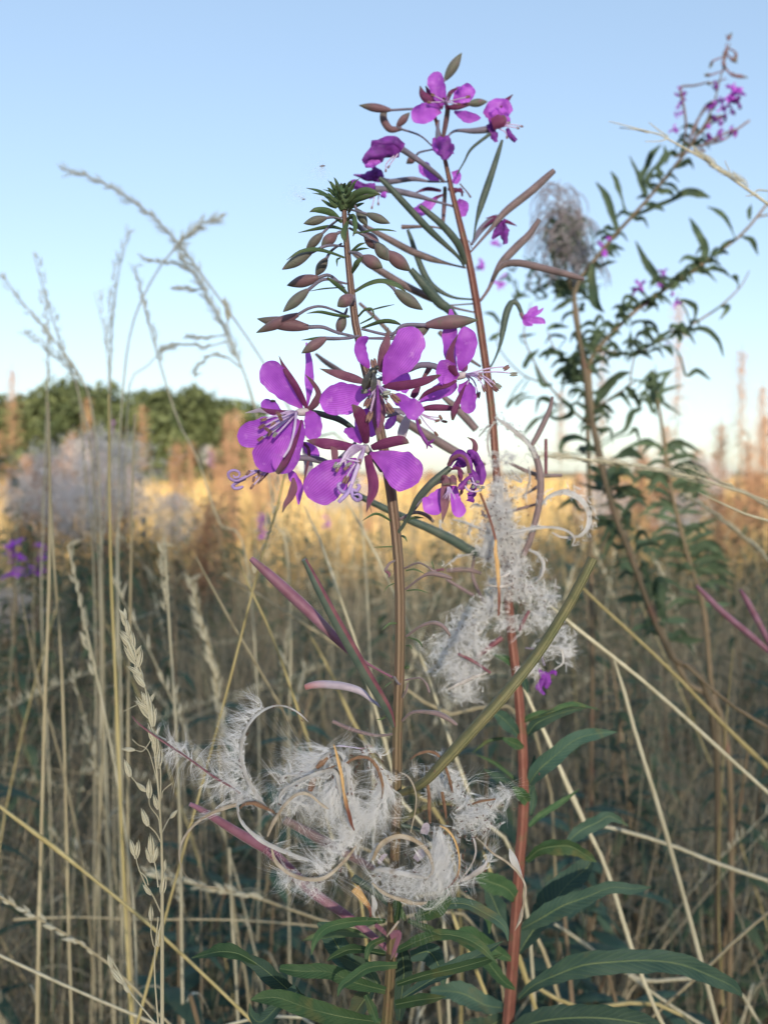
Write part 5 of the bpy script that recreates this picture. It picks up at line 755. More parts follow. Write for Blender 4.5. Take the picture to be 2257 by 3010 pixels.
# the sharp oat-grass in front on the left, with its branches and husks
setz(*Y, .300)
oc = [(480, 528, 0, 3), (512, 570, 0, 4), (535, 660, 0, 5), (562, 760, 0, 6), (598, 890, 0, 7), (614, 1000, 0, 7), (622, 1090, 0, 8), (640, 1250, 0, 8), (650, 1400, 0, 9), (656, 1550, 0, 12), (656, 1720, 0, 14), (656, 1900, 0, 16), (656, 2212, 0, 16)]
og = thing('oat_grass', [*(spline(ground_pts(oc), 30)[-1][:2]), 0], 'pale oat grass in sharp focus on the left with a dense bleached panicle', 'grass')
stem_obj(og, oc, M['straw_p'], 80, 8)
for c in [[(650, 1760, 0, 7), (622, 1700, -3, 6), (590, 1650, -5, 6), (560, 1580, -6, 5), (548, 1530, -6, 4)], [(600, 1650, -5, 5), (590, 1620, -6, 4), (560, 1590, -6, 4)], [(640, 1660, 0, 6), (630, 1580, 3, 5), (615, 1530, 4, 4)], [(648, 1440, 0, 6), (640, 1380, -2, 5), (606, 1330, -5, 4), (605, 1280, -6, 4)], [(652, 1480, 0, 6), (630, 1440, -4, 5), (600, 1410, -6, 4)], [(655, 1440, 0, 5), (680, 1390, 4, 4), (695, 1372, 5, 3)], [(652, 1800, 0, 7), (628, 1900, -2, 6), (612, 1850, -4, 5), (612, 1790, -5, 4)], [(640, 2212, 2, 8), (625, 1980, 0, 7), (640, 1780, 0, 6)], [(648, 1340, 0, 5), (650, 1200, 2, 5), (640, 1120, 3, 4), (640, 1080, 3, 3)], [(636, 1230, 0, 4), (600, 1110, -3, 4), (560, 1085, -4, 3), (535, 1062, -4, 3)], [(590, 1270, -3, 4), (550, 1235, -4, 4), (528, 1210, -4, 4)], [(620, 1050, 0, 4), (580, 1108, -3, 4), (545, 1106, -4, 3)], [(655, 1300, 0, 4), (660, 1270, 2, 3), (695, 1240, 3, 3)], [(600, 900, 0, 3), (530, 935, -3, 3), (500, 950, -4, 2)]]:
    tub(og, 'branch', c, M['straw_p'], 18, 5)
def husk(parent, x, y, a, ln, wd, dz=0):
    mb = MB(); spikelet(mb, x, y, a, ln, wd, dz, 0); return mb.build('spikelet', M['oat'], parent)
for x, y, a, ln, wd in [(512, 575, 130, 44, 16), (508, 575, 95, 40, 14), (518, 610, 120, 56, 20), (522, 640, 100, 60, 18), (530, 690, 130, 66, 22), (540, 700, 95, 70, 20), (535, 665, 140, 60, 16), (555, 760, 125, 90, 24), (548, 740, 112, 95, 22), (560, 770, 80, 70, 18), (575, 830, 110, 80, 22), (570, 800, 150, 60, 16), (585, 850, 130, 70, 20), (600, 930, 115, 60, 20), (612, 980, 125, 100, 24), (606, 960, 100, 90, 24), (600, 940, 150, 60, 18), (620, 1010, 95, 90, 26), (615, 1000, 75, 60, 18), (628, 1080, 110, 80, 22), (632, 1120, 95, 90, 22), (640, 1180, 85, 90, 18), (620, 1060, 60, 50, 14), (600, 920, 60, 50, 14), (550, 720, 60, 40, 12),
                        (545, 1106, 175, 50, 16), (528, 1212, 110, 66, 24), (590, 1272, 140, 50, 20), (605, 1300, 92, 70, 20), (600, 1412, 112, 70, 22), (640, 1345, 108, 60, 18), (548, 1535, 108, 66, 20), (550, 1545, 82, 70, 22), (615, 1530, 95, 80, 22), (620, 1560, 75, 60, 18), (612, 1560, 110, 60, 18), (612, 1690, 130, 50, 18), (655, 1690, 82, 80, 20), (690, 1380, 50, 40, 18), (612, 1795, 92, 60, 14), (640, 1900, 85, 60, 10), (660, 1600, 80, 50, 12)]:
    husk(og, x, y, a, ln * 1.12, wd * 1.3, jit(5))
c2 = [(440, 1950, 0, 6), (455, 1985, 0, 6), (490, 2030, 0, 6), (515, 2085, 0, 6), (610, 2212, 0, 8)]
stalk(c2, .36, Y, 'thin bent oat stalk with two pale husks, low at the left of the oat grass', 'straw_p', heads=[(452, 1985, 105, 60, 20, 0, 1), (500, 2050, 130, 90, 24, 0, 1), (520, 2085, 120, 50, 18, 0, 1)])
LG = 'upright dry grass stalks on the left'
for c, d, l, m, hd in [
    ([(185, -300), (190, 0, 0, 13), (190, 400, 0, 15), (181, 900, 0, 16), (175, 1500, 0, 16), (165, 2212, 0, 17)], .62, 'straight dry stalk, second from the left edge, with a brown joint low down', 'straw', None),
    ([(205, -200), (218, 300, 0, 10), (240, 700, 0, 12), (250, 1100, 0, 14), (265, 1700, 0, 14), (290, 2212, 0, 15)], .66, 'thin stalk leaning slightly left beside the straight one near the left edge', 'straw', None),
    ([(430, -330), (436, 0, 0, 12), (450, 400, 0, 14), (480, 900, 0, 15), (508, 1500, 0, 16), (540, 2212, 0, 18)], .60, 'tall stalk leaning left just left of the oat panicle', 'straw_y', None),
    ([(548, -250), (545, 0, 0, 10), (540, 500, 0, 13), (525, 1100, 0, 14), (515, 1700, 0, 14), (530, 2212, 0, 14)], .70, 'upright stalk passing behind the tip of the oat panicle', 'straw', None),
    ([(275, 280), (300, 400, 0, 8), (330, 560, 0, 9), (380, 800, 0, 10), (430, 1050, 0, 11), (500, 1450, 0, 12), (540, 1800, 0, 12), (560, 2212, 0, 13)], .64, 'slanting stalk with sparse pale spikelets, left of centre of the left group', 'straw_p', (0, .3, 12, 70, 14)),
    ([(418, 350, 0, 8), (410, 900, 0, 9), (392, 1500, 0, 10), (385, 2000, 0, 10)], .9, 'slim upright stalk standing behind the slanting one', 'straw', None),
    ([(655, 270, 0, 12), (672, 600, 0, 14), (702, 1000, 0, 15), (730, 1500, 0, 16), (752, 2212, 0, 16)], .62, 'greyish stalk right of the oat panicle, leaning left at its feathery top', 'straw_p', (0, .16, 14, 60, 12)),
    ([(770, 420, 0, 8), (800, 560, 0, 9), (850, 720, 0, 10), (885, 920, 0, 11), (900, 1200, 0, 11), (960, 1800, 0, 12)], .85, 'blurred feathery grass head behind the curling silk', 'straw', (0, .5, 40, 60, 14)),
    ([(100, 480, 0, 6), (130, 650, 0, 9), (170, 850, 0, 10), (240, 1120, 0, 11), (330, 1600, 0, 11), (380, 2212, 0, 12)], .8, 'thin stalk crossing the two left uprights at a slant', 'straw', None)]:
    stalk(c, d, Y, l, m, LG, auto_heads(c, *hd) if hd else ())
XG = 'dry stalks leaning across the lower left'
for c, d, l, m, hd in [
    ([(-60, 1290), (0, 1337, 0, 17), (200, 1482, 0, 17), (400, 1640, 0, 16), (600, 1800, 0, 16), (800, 1980, 0, 16), (1010, 2180, 0, 16), (1100, 2270, 0, 16)], .46, 'long straw slanting from the left edge down to the green leaves', 'straw_y', None),
    ([(-40, 1670), (0, 1700, 0, 9), (80, 1745, 0, 10), (180, 1800, 0, 11), (350, 1905, 0, 12), (480, 2012, 0, 12), (600, 2140, 0, 12), (700, 2240, 0, 12)], .52, 'rough grey stalk with old spikelets slanting low at the left edge', 'straw', (0, .55, 16, 50, 14)),
    ([(-40, 1920), (0, 1940, 0, 13), (300, 2078, 0, 13), (600, 2205, 0, 13), (700, 2250, 0, 13)], .5, 'smooth pale straw crossing the lower left corner', 'straw_p', None),
    ([(1150, -60), (1100, 160, 0, 12), (1045, 335, 0, 10), (980, 600, 0, 11), (900, 930, 0, 12), (780, 1400, 0, 13), (700, 1700, 0, 14), (570, 2212, 0, 15)], .48, 'yellow stalk with slim spikelets leaning right, crossing the pink pods', 'straw_y', (0, .22, 12, 80, 14)),
    ([(60, 1790), (300, 1780, 0, 8), (600, 1790, 0, 8), (900, 1790, 0, 8), (1200, 1808, 0, 8), (1400, 1830, 0, 8)], .7, 'almost level thin straw low behind the oat grass', 'straw', None),
    ([(600, 1600), (800, 1650, 0, 10), (1000, 1690, 0, 12), (1200, 1760, 0, 13), (1400, 1830, 0, 13)], .66, 'downy grass head lying nearly level below the silk', 'straw', (0, .6, 40, 50, 12)),
    ([(930, 1500), (945, 1750, 0, 13), (965, 2000, 0, 14), (975, 2260, 0, 14)], .7, 'pale upright straw right of the yellow one at the bottom', 'straw_p', None)]:
    stalk(c, d, Y, l, m, XG, auto_heads(c, *hd) if hd else ())
N_ = (650, 1400, 2.37)
CG = 'straws leaning behind the bare stem'
for c, d, l, m in [
    ([(840, 150), (880, 230, 0, 18), (1000, 430, 0, 22), (1120, 680, 0, 24), (1220, 900, 0, 25), (1350, 1200, 0, 26), (1480, 1540, 0, 26), (1560, 1778, 0, 26), (1760, 2300, 0, 28)], .62, 'pale thick straw passing behind the bare stem from upper left to lower right', 'straw_p'),
    ([(560, 210), (600, 300, 0, 16), (700, 500, 0, 20), (800, 800, 0, 22), (900, 1050, 0, 23), (1010, 1400, 0, 25), (1130, 1778, 0, 26), (1250, 2200, 0, 26)], .60, 'pale straw running behind the dark green pod', 'straw_p'),
    ([(-160, 560), (0, 850, 0, 22), (130, 1080, 0, 24), (300, 1360, 0, 24), (430, 1600, 0, 24), (540, 1790, 0, 24), (650, 2010, 0, 24), (900, 2500, 0, 24)], .56, 'stout straw leaning left above the curling silk', 'straw'),
    ([(90, 500), (230, 850, 0, 18), (330, 1060, 0, 21), (400, 1250, 0, 22), (500, 1560, 0, 23), (570, 1778, 0, 25), (630, 2000, 0, 26), (740, 2500, 0, 26)], .52, 'yellow straw leaning left above the curling silk, the brightest of them', 'straw_y'),
    ([(0, 680, 0, 20), (200, 800, 0, 22), (450, 960, 0, 22), (750, 1150, 0, 24), (1050, 1330, 0, 24), (1200, 1430, 0, 24), (1500, 1640, 0, 24)], .75, 'faint straw crossing behind both closed pods', 'straw'),
    ([(640, 1100, 0, 16), (800, 1400, 0, 24), (900, 1640, 0, 30), (1000, 1830, 0, 30), (1160, 2100, 0, 30)], .8, 'broad ochre straw behind the top of the silk ring', 'straw_y')]:
    stalk(c, d, N_, l, m, CG)
X_ = (1400, 1500, 1.936); ZZ = (1300, 2300, 1.7336)
RG = 'straws leaning across the lower right'
for c, zf, d, l, m in [
    ([(430, 540), (480, 590, 0, 22), (700, 760, 0, 26), (1000, 1000, 0, 27), (1300, 1270, 0, 28), (1500, 1455, 0, 28), (1659, 1600, 0, 28), (1900, 1820, 0, 28)], X_, .56, 'long pale straw slanting from the silk down to the right edge, the lower of two', 'straw_p'),
    ([(560, 400), (600, 440, 0, 18), (700, 540, 0, 20), (850, 680, 0, 23), (1100, 920, 0, 25), (1300, 1130, 0, 26), (1500, 1330, 0, 27), (1659, 1480, 0, 28), (1900, 1700, 0, 28)], X_, .64, 'long straw slanting to the right edge, the upper of two', 'straw_y'),
    ([(800, 850), (840, 970, 0, 24), (900, 1200, 0, 28), (980, 1470, 0, 31), (1060, 1742, 0, 32), (1180, 2200, 0, 32), (1350, 2900, 0, 32)], X_, .55, 'stout pale straw standing between the red stem and the right edge', 'straw_p'),
    ([(240, 950), (300, 1080, 0, 20), (400, 1280, 0, 28), (500, 1500, 0, 30), (610, 1742, 0, 30), (760, 2050, 0, 30), (900, 2500, 0, 30), (1050, 2900, 0, 30)], X_, .58, 'pale straw crossing just right of the red stem', 'straw_p'),
    ([(700, 200), (880, 240, 0, 22), (1150, 320, 0, 24), (1400, 420, 0, 24), (1659, 505, 0, 24), (1900, 590, 0, 24)], ZZ, .62, 'nearly level pale straw reaching the right edge', 'straw_p'),
    ([(1800, 540), (1659, 655, 0, 16), (1500, 790, 0, 17), (1360, 930, 0, 17), (1230, 1050, 0, 17), (1060, 1210, 0, 17), (950, 1320, 0, 17)], ZZ, .60, 'thin straw leaning right across the lower right corner', 'straw'),
    ([(880, 920), (930, 960, 0, 18), (1130, 1110, 0, 18), (1320, 1240, 0, 18)], ZZ, .66, 'short straw lying crosswise near the bottom right', 'straw_p'),
    ([(20, 600), (60, 740, 0, 26), (170, 980, 0, 26), (250, 1231, 0, 26), (300, 1400, 0, 26)], ZZ, .5, 'stout straw between the two fireweed stems, the left one', 'straw_y'),
    ([(220, 350), (240, 400, 0, 26), (320, 640, 0, 26), (390, 850, 0, 27), (450, 1030, 0, 27), (500, 1200, 0, 27), (560, 1400, 0, 27)], ZZ, .56, 'stout straw passing behind the red stem near its base', 'straw_y'),
    ([(395, 990, 0, 22), (480, 1050, 0, 22), (560, 1095, 0, 22), (640, 1140, 0, 22)], ZZ, .6, 'short stub of straw crossing the red stem near its base', 'straw_y'),
    ([(480, 760, 0, 20), (540, 900, 0, 24), (600, 1120, 0, 24), (640, 1300, 0, 24)], ZZ, .66, 'upright straw under the large toothed leaf', 'straw'),
    ([(560, 720, 0, 16), (700, 810, 0, 20), (850, 920, 0, 20), (1000, 1000, 0, 20)], ZZ, .72, 'straw slanting under the large toothed leaf', 'straw_p')]:
    stalk(c, d, zf, l, m, RG)
setz(*ZZ, .5); mb = MB()
# feathery grasses against the sky, left
G_ = (0, 450, 1.952)
SG = 'feathery grasses against the sky'
for c, d, l, hd in [
    ([(335, 92, 0, 10), (450, 118, 0, 14), (560, 160, 0, 16), (660, 215, 0, 17), (760, 280, 0, 17), (850, 345, 0, 17), (920, 410, 0, 17), (1050, 550, 0, 18), (1200, 750, 0, 18), (1350, 950, 0, 18), (1530, 1210, 0, 19), (1750, 1600, 0, 20)], .85, 'tallest feathery grass, arching over to the upper left', (0.02, .5, 60, 70, 15)),
    ([(1290, 365, 0, 8), (1200, 385, 0, 13), (1120, 435, 0, 14), (1040, 520, 0, 15), (940, 640, 0, 15), (830, 840, 0, 15), (770, 1020, 0, 16), (735, 1250, 0, 16), (700, 1700, 0, 16), (690, 2100, 0, 16)], .95, 'feathery grass nodding to the right, crossing the arching one', (.02, .2, 30, 80, 18)),
    ([(0, 690, 0, 10), (100, 840, 0, 14), (240, 1000, 0, 15), (330, 1120, 0, 16), (400, 1210, 0, 16), (500, 1400, 0, 16), (560, 1800, 0, 16), (580, 2200, 0, 16)], 1.0, 'grass leaning in from the left edge', (.0, .5, 26, 60, 13)),
    ([(213, 575, 0, 8), (270, 780, 0, 13), (340, 1020, 0, 15), (390, 1180, 0, 16), (440, 1300, 0, 16), (520, 1700, 0, 16), (540, 2200, 0, 16)], 1.05, 'slim upright grass spike beside the one from the left edge', (.0, .5, 26, 50, 12)),
    ([(740, 450, 0, 6), (680, 620, 0, 10), (640, 850, 0, 14), (625, 1050, 0, 15), (618, 1300, 0, 15), (618, 1700, 0, 15), (610, 2100, 0, 16)], 1.0, 'grass spike leaning right, left of the crossing pair', (.0, .45, 36, 60, 12)),
    ([(780, 650, 0, 8), (830, 850, 0, 15), (890, 1060, 0, 16), (960, 1290, 0, 16), (1050, 1560, 0, 16), (1150, 1750, 0, 16), (1260, 2100, 0, 16)], .95, 'grass spike leaning left through the crossing pair', (.0, .4, 24, 55, 14)),
    ([(1030, 600, 0, 8), (1120, 700, 0, 14), (1200, 840, 0, 17), (1260, 960, 0, 18), (1340, 1130, 0, 18), (1420, 1350, 0, 18), (1500, 1700, 0, 18), (1560, 2100, 0, 18)], .9, 'branching grass panicle under the arching one', (.0, .45, 60, 80, 15)),
    ([(240, 790, 0, 6), (268, 1000, 0, 11), (272, 1250, 0, 13), (270, 1800, 0, 14), (265, 2200, 0, 14)], 1.1, 'faint upright grass spike near the left edge', (.0, .4, 26, 50, 12)),
    ([(560, 800, 0, 6), (600, 950, 0, 9), (630, 1120, 0, 10), (640, 1500, 0, 12), (650, 2200, 0, 12)], 1.3, 'very faint grass spike between the uprights', (.0, .4, 20, 50, 10)),
    ([(150, 1030, 0, 6), (230, 1080, 0, 10), (330, 1170, 0, 12), (420, 1250, 0, 13), (470, 1400, 0, 13), (500, 2000, 0, 13)], 1.05, 'drooping side panicle low in the left sky', (.0, .4, 24, 60, 14)),
    ([(980, 1105, 0, 8), (900, 1150, 0, 10), (850, 1210, 0, 12), (760, 1260, 0, 13), (720, 1400, 0, 13), (700, 2000, 0, 13)], 1.0, 'grass with a short level panicle above the tree line', (.0, .1, 12, 60, 14))]:
    o = stalk(c, d, G_, l, 'straw_p', SG, [(h[0], h[1], h[2], h[3], h[4] * .72, *h[5:]) for h in auto_heads(c, *hd, 40)], n=60, thin=.62)
setz(*G_, .9)
o = [q for q in bpy.data.objects if q.get('label', '').startswith('branching grass')][0]
for c in [[(1380, 1230, 0, 10), (1300, 1170, -4, 10), (1220, 1160, -6, 9), (1150, 1210, -6, 8), (1110, 1275, -6, 6)], [(1310, 1080, 0, 9), (1180, 1110, 4, 8), (1080, 1095, 5, 8), (970, 1110, 5, 6)], [(1300, 1040, 0, 9), (1180, 1060, -4, 8), (1080, 1050, -5, 6)], [(1180, 780, 0, 9), (1100, 780, 5, 8), (1010, 770, 6, 6)], [(1140, 720, 0, 9), (1040, 640, 4, 8), (940, 625, 5, 8), (820, 600, 5, 6)], [(1300, 1000, 0, 8), (1310, 940, 2, 8), (1300, 860, 3, 6)]]:
    mb = MB(); S = spline(ctrl(c), 20); mb.tube(S[:, :3], S[:, 3], 5, 0)
    for h in auto_heads(c[::-1], 0, .8, 12, 50, 14, 30): spikelet(mb, *h)
    mb.build('side_branch', [M['straw_p'], M['oat']], o, 'stuff')
# two arching panicles on the right
V_ = (1400, 50, 1.936); U_ = (1400, 600, 1.936)
c = [(770, 594, 0, 5), (880, 612, 0, 7), (980, 640, 0, 9), (1090, 682, 0, 10), (1170, 735, 0, 12), (1260, 772, 0, 13), (1340, 830, 0, 14), (1420, 880, 0, 18), (1480, 912, 0, 20), (1560, 985, 0, 18), (1659, 1050, 0, 18), (1900, 1250, 0, 20), (2200, 1600, 0, 20)]
o = stalk(c, .55, V_, 'arching oat stalk entering from the right edge high up', 'straw_p', 'arching panicles on the right', auto_heads(c[5:10], 0, 1, 16, 90, 14, 20))
for b in [[(1090, 690, 0, 8), (1040, 706, -3, 6), (955, 708, -4, 4)], [(1090, 682, 0, 8), (1030, 640, 3, 7), (980, 600, 4, 4)], [(980, 660, 0, 6), (900, 640, 2, 6), (812, 630, 3, 5)], [(1310, 800, 0, 6), (1330, 850, 2, 6), (1360, 862, 3, 4)], [(1440, 880, 0, 6), (1420, 840, -2, 6), (1412, 815, -3, 3)], [(1600, 1010, 0, 8), (1560, 1015, -3, 8), (1528, 1018, -3, 4)], [(1659, 990, 0, 8), (1600, 985, 3, 10), (1570, 1010, 3, 4)]]: tub(o, 'branch', b, M['straw_p'], 14, 5)
c = [(340, 1432, 0, 6), (440, 1432, 0, 10), (600, 1452, 0, 15), (760, 1470, 0, 18), (900, 1488, 0, 20), (1050, 1512, 0, 20), (1200, 1548, 0, 20), (1330, 1590, 0, 18), (1450, 1625, 0, 16), (1659, 1700, 0, 15), (1900, 1800, 0, 15), (2300, 2100, 0, 15)]
stalk(c, .5, U_, 'pale panicle lying almost level from the silk to the right edge', 'straw_p', 'arching panicles on the right', auto_heads(c, .03, .5, 46, 100, 17, 14))
c = [(1180, 1490, 0, 6), (1300, 1530, 0, 12), (1450, 1610, 0, 14), (1659, 1720, 0, 14), (2000, 1950, 0, 14)]
stalk(c, .52, U_, 'shorter pale panicle beside the level one at the right edge', 'straw_p', 'arching panicles on the right', auto_heads(c, .03, .7, 16, 80, 14, 20))
c = [(1270, 1640, 0, 6), (1340, 1665, 0, 8), (1430, 1690, 0, 10), (1500, 1740, 0, 12), (1580, 1785, 0, 24), (1659, 1805, 0, 24), (1900, 1900, 0, 20), (2200, 2300, 0, 20)]
stalk(c, .44, U_, 'wiry brown stalk end with a shrivelled tip at the right edge', 'straw_p', 'arching panicles on the right')
c = [(1180, 1660, 0, 8), (1330, 1740, 0, 16), (1430, 1820, 0, 18), (1530, 1900, 0, 16), (1700, 2060, 0, 15), (2000, 2400, 0, 15)]
stalk(c, .7, U_, 'blurred grey panicle hanging below the level one', 'straw', 'arching panicles on the right', auto_heads(c, .03, .6, 20, 80, 16, 16))
# ------------------------------------------------------------ fireweeds at the right, leaning over (farther, out of focus)
def small_flower(parent, x, y, s, n=4, m='petal'):
    f = MB(); 
    for i in range(n):
        a = R.uniform(0, 6.28); c = [(x, y, 0, s * .25), (x + math.cos(a) * s * .5, y + math.sin(a) * s * .5, jit(6), s * .5), (x + math.cos(a) * s, y + math.sin(a) * s, jit(10), s * .2)]
        ribbon(f, c, n=7, across=4, tilt=jit(50), cup=.3)
    return f.build('flower', M[m if R.random() < .7 else 'petal_dark'], parent)
AX = []                                     # stems a leaf may spring from, as picture points
def axis(c): AX.append(spline(np.array([(q[0] / Z[2] + Z[0], q[1] / Z[2] + Z[1], 0) for q in c], float), 160)[:, :2])
def rp_leaves(parent, lst, m='leaf_back', n=18, join=True):
    for c in lst:
        c = list(c)
        if join and AX:
            x, y, w_ = c[0]; p = np.array([x / Z[2] + Z[0], y / Z[2] + Z[1]]); best = None
            for A in AX:
                dd = np.hypot(*(A - p - np.array([0, 25])).T); i = int(dd.argmin())
                if best is None or dd[i] < best[0]: best = (dd[i], A[i])
            if 14 < best[0] < 190: q = ((best[1][0] - Z[0]) * Z[2], (best[1][1] - Z[1]) * Z[2]); c = [(q[0], q[1], 7), ((q[0] + x) / 2 + jit(6), (q[1] + y) / 2 - 8, 10)] + c
        c = [(x, y, w_ * (.76 if w_ > 40 else 1)) for x, y, w_ in c]
        k = [(x + (jit(9) if 0 < i < len(c) - 1 else 0), y + (jit(9) if 0 < i < len(c) - 1 else 0), i * R.uniform(-7, 7), w_) for i, (x, y, w_) in enumerate(c)]
        leaf(parent, k, m, jit(40), rib=False, n=n, across=4, serr=.12, ruf=.35)
def L3(*p, w=50):
    n = len(p); return [(p[i][0], p[i][1], w * (.4 if i == 0 else .12 if i == n - 1 else 1)) for i in range(n)]
setz(*V_, .95)
c = [(1440, 150, 0, 6), (1390, 330, 0, 8), (1330, 550, 0, 11), (1225, 720, 0, 16), (1150, 820, 0, 17), (1060, 930, 0, 18), (940, 1075, 0, 20), (800, 1225, 0, 22), (700, 1345, 0, 22), (600, 1470, 0, 22), (560, 1530, 0, 24)]
c2 = [(600, 430 + 0, 0, 0)]
setz(*U_, .95)
c = [((x), (y - (600 - 50) * 1.936), z, w_) for x, y, z, w_ in c] + [(560, 640, 0, 26), (610, 900, 0, 28), (640, 1150, 0, 30), (700, 1450, 0, 32), (780, 1750, 0, 33), (880, 2010, 0, 33), (1000, 2340, 0, 33), (1100, 2560, 0, 34)]
rp = thing('fireweed_plant', [*(spline(ground_pts(c), 40)[-1][:2]), 0], 'fireweed leaning far to the upper right corner, its tip in violet flower', 'wildflower', 'fireweeds leaning at the right')
stem_obj(rp, c, M['stem_far'], 70, 8); axis(c)
setz(*V_, .95)
rp_leaves(rp, [L3((970, 1010), (935, 930), (965, 850), (1010, 780), (1050, 725), w=58), L3((1060, 905), (1035, 850), (1060, 790), (1068, 730), w=60), L3((800, 1225), (765, 1120), (725, 1010), (680, 940), w=60), L3((845, 1110), (825, 1000), (790, 930), (762, 878), w=46), [(910, 1130, 20), (1010, 1065, 44), (1110, 1035, 30), (1180, 1010, 66), (1250, 1015, 70), (1330, 1028, 6)], L3((950, 1010), (915, 900), (868, 790), w=44), L3((1000, 985), (980, 920), (1040, 820), w=40), L3((1100, 880), (1160, 850), (1200, 845), w=24), L3((1160, 800), (1180, 750), (1170, 720), w=30)])
for x, y, s in [(1350, 480, 50), (1370, 390, 36), (1440, 440, 50), (1480, 400, 46), (1470, 490, 50), (1430, 500, 34), (1160, 450, 40), (1170, 400, 28), (1165, 540, 26), (1120, 640, 34), (1350, 590, 34), (1420, 575, 30), (1340, 690, 44), (1370, 650, 36), (1480, 645, 44), (1440, 640, 30), (1340, 500, 34), (1400, 470, 30), (1500, 430, 34), (1450, 400, 34), (1390, 520, 34), (1460, 530, 30), (1320, 520, 26), (1500, 500, 28), (1400, 600, 30), (1380, 690, 28), (1310, 620, 24), (1150, 500, 30), (1130, 560, 22)]: small_flower(rp, x, y, s)
for q in [[(1210, 740), (1260, 670), (1340, 580), (1420, 560)], [(1225, 720), (1250, 610), (1300, 510), (1340, 480)], [(1240, 750), (1340, 700), (1420, 660), (1470, 640)], [(1180, 720), (1190, 600), (1170, 470), (1160, 400), (1240, 390), (1320, 370)], [(1200, 720), (1230, 640), (1260, 580), (1310, 510)], [(1260, 740), (1400, 700), (1480, 640), (1550, 590)], [(1230, 700), (1330, 610), (1420, 560)], [(1130, 800), (1180, 770), (1300, 760)]]:
    tub(rp, 'pod', [(*p, jit(8), w_) for p, w_ in zip(q, [10, 14, 15, 14, 12, 8])], M['pod_brown'], 16, 6)
for q in [(1440, 230, 1480, 260), (1400, 250, 1415, 300), (1470, 200, 1475, 260), (1430, 130, 1450, 90), (1345, 250, 1325, 290), (1450, 330, 1540, 345), (1440, 320, 1470, 330), (1330, 330, 1295, 330), (1420, 180, 1400, 240), (1330, 380, 1310, 370)]:
    x0, y0, x1, y1 = q; tub(rp, 'bud', [(1420, y0 - 30, 0, 6), (x0, y0, jit(6), 12), ((x0 + x1) / 2, (y0 + y1) / 2, jit(6), 22), (x1, y1, jit(6), 6)], M['bud_red'], 12, 6)
setz(*U_, .95)
rp_leaves(rp, [L3((655, 360), (665, 450), (690, 545), (726, 616), w=86), L3((545, 540), (490, 565), (428, 612), w=50), L3((700, 370), (730, 330), (800, 325), w=30)])
small_flower(rp, 720, 250, 50); small_flower(rp, 735, 190, 36)
# second, branching right
setz(*U_, 1.0)
c = [(1659, -10, 0, 14), (1580, 90, 0, 15), (1500, 180, 0, 16), (1350, 290, 0, 18), (1200, 400, 0, 20), (1050, 500, 0, 22), (900, 610, 0, 22), (780, 725, 0, 24), (690, 820, 0, 26), (640, 900, 0, 28), (645, 1050, 0, 30), (665, 1250, 0, 32), (705, 1430, 0, 34), (745, 1600, 0, 34), (800, 1760, 0, 34), (880, 1990, 0, 34), (990, 2270, 0, 34), (1080, 2490, 0, 34), (1180, 2700, 0, 34)]
rq = thing('fireweed_plant', [*(spline(ground_pts(c), 40)[-1][:2]), 0], 'leafy dull-red fireweed stem at the right whose branches fan out to the right edge', 'wildflower', 'fireweeds leaning at the right')
stem_obj(rq, c, M['stem_far'], 80, 8); axis(c)
for b in [[(690, 830, 0, 16), (900, 850, 4, 13), (1000, 800, 6, 13), (1130, 740, 8, 12), (1300, 640, 10, 12), (1400, 570, 12, 11), (1500, 470, 12, 8), (1550, 380, 12, 6)], [(1659, 60, 0, 12), (1590, 75, 4, 12)], [(645, 1260, 0, 18), (520, 1150, 4, 14), (410, 1030, 6, 12), (330, 900, 8, 11), (270, 740, 10, 9), (310, 560, 10, 6)], [(410, 1030, 6, 11), (250, 960, 8, 9), (120, 800, 10, 7), (140, 680, 10, 5)], [(645, 1040, 0, 12), (560, 940, 3, 10), (450, 830, 5, 9), (400, 720, 6, 5)], [(650, 1180, 0, 14), (800, 1080, 3, 12), (900, 1010, 4, 10)], [(900, 850, 4, 10), (880, 960, 4, 9), (860, 1100, 4, 8)]]:
    tub(rq, 'branch', b, M['stem_far'], 30, 7); axis(b)
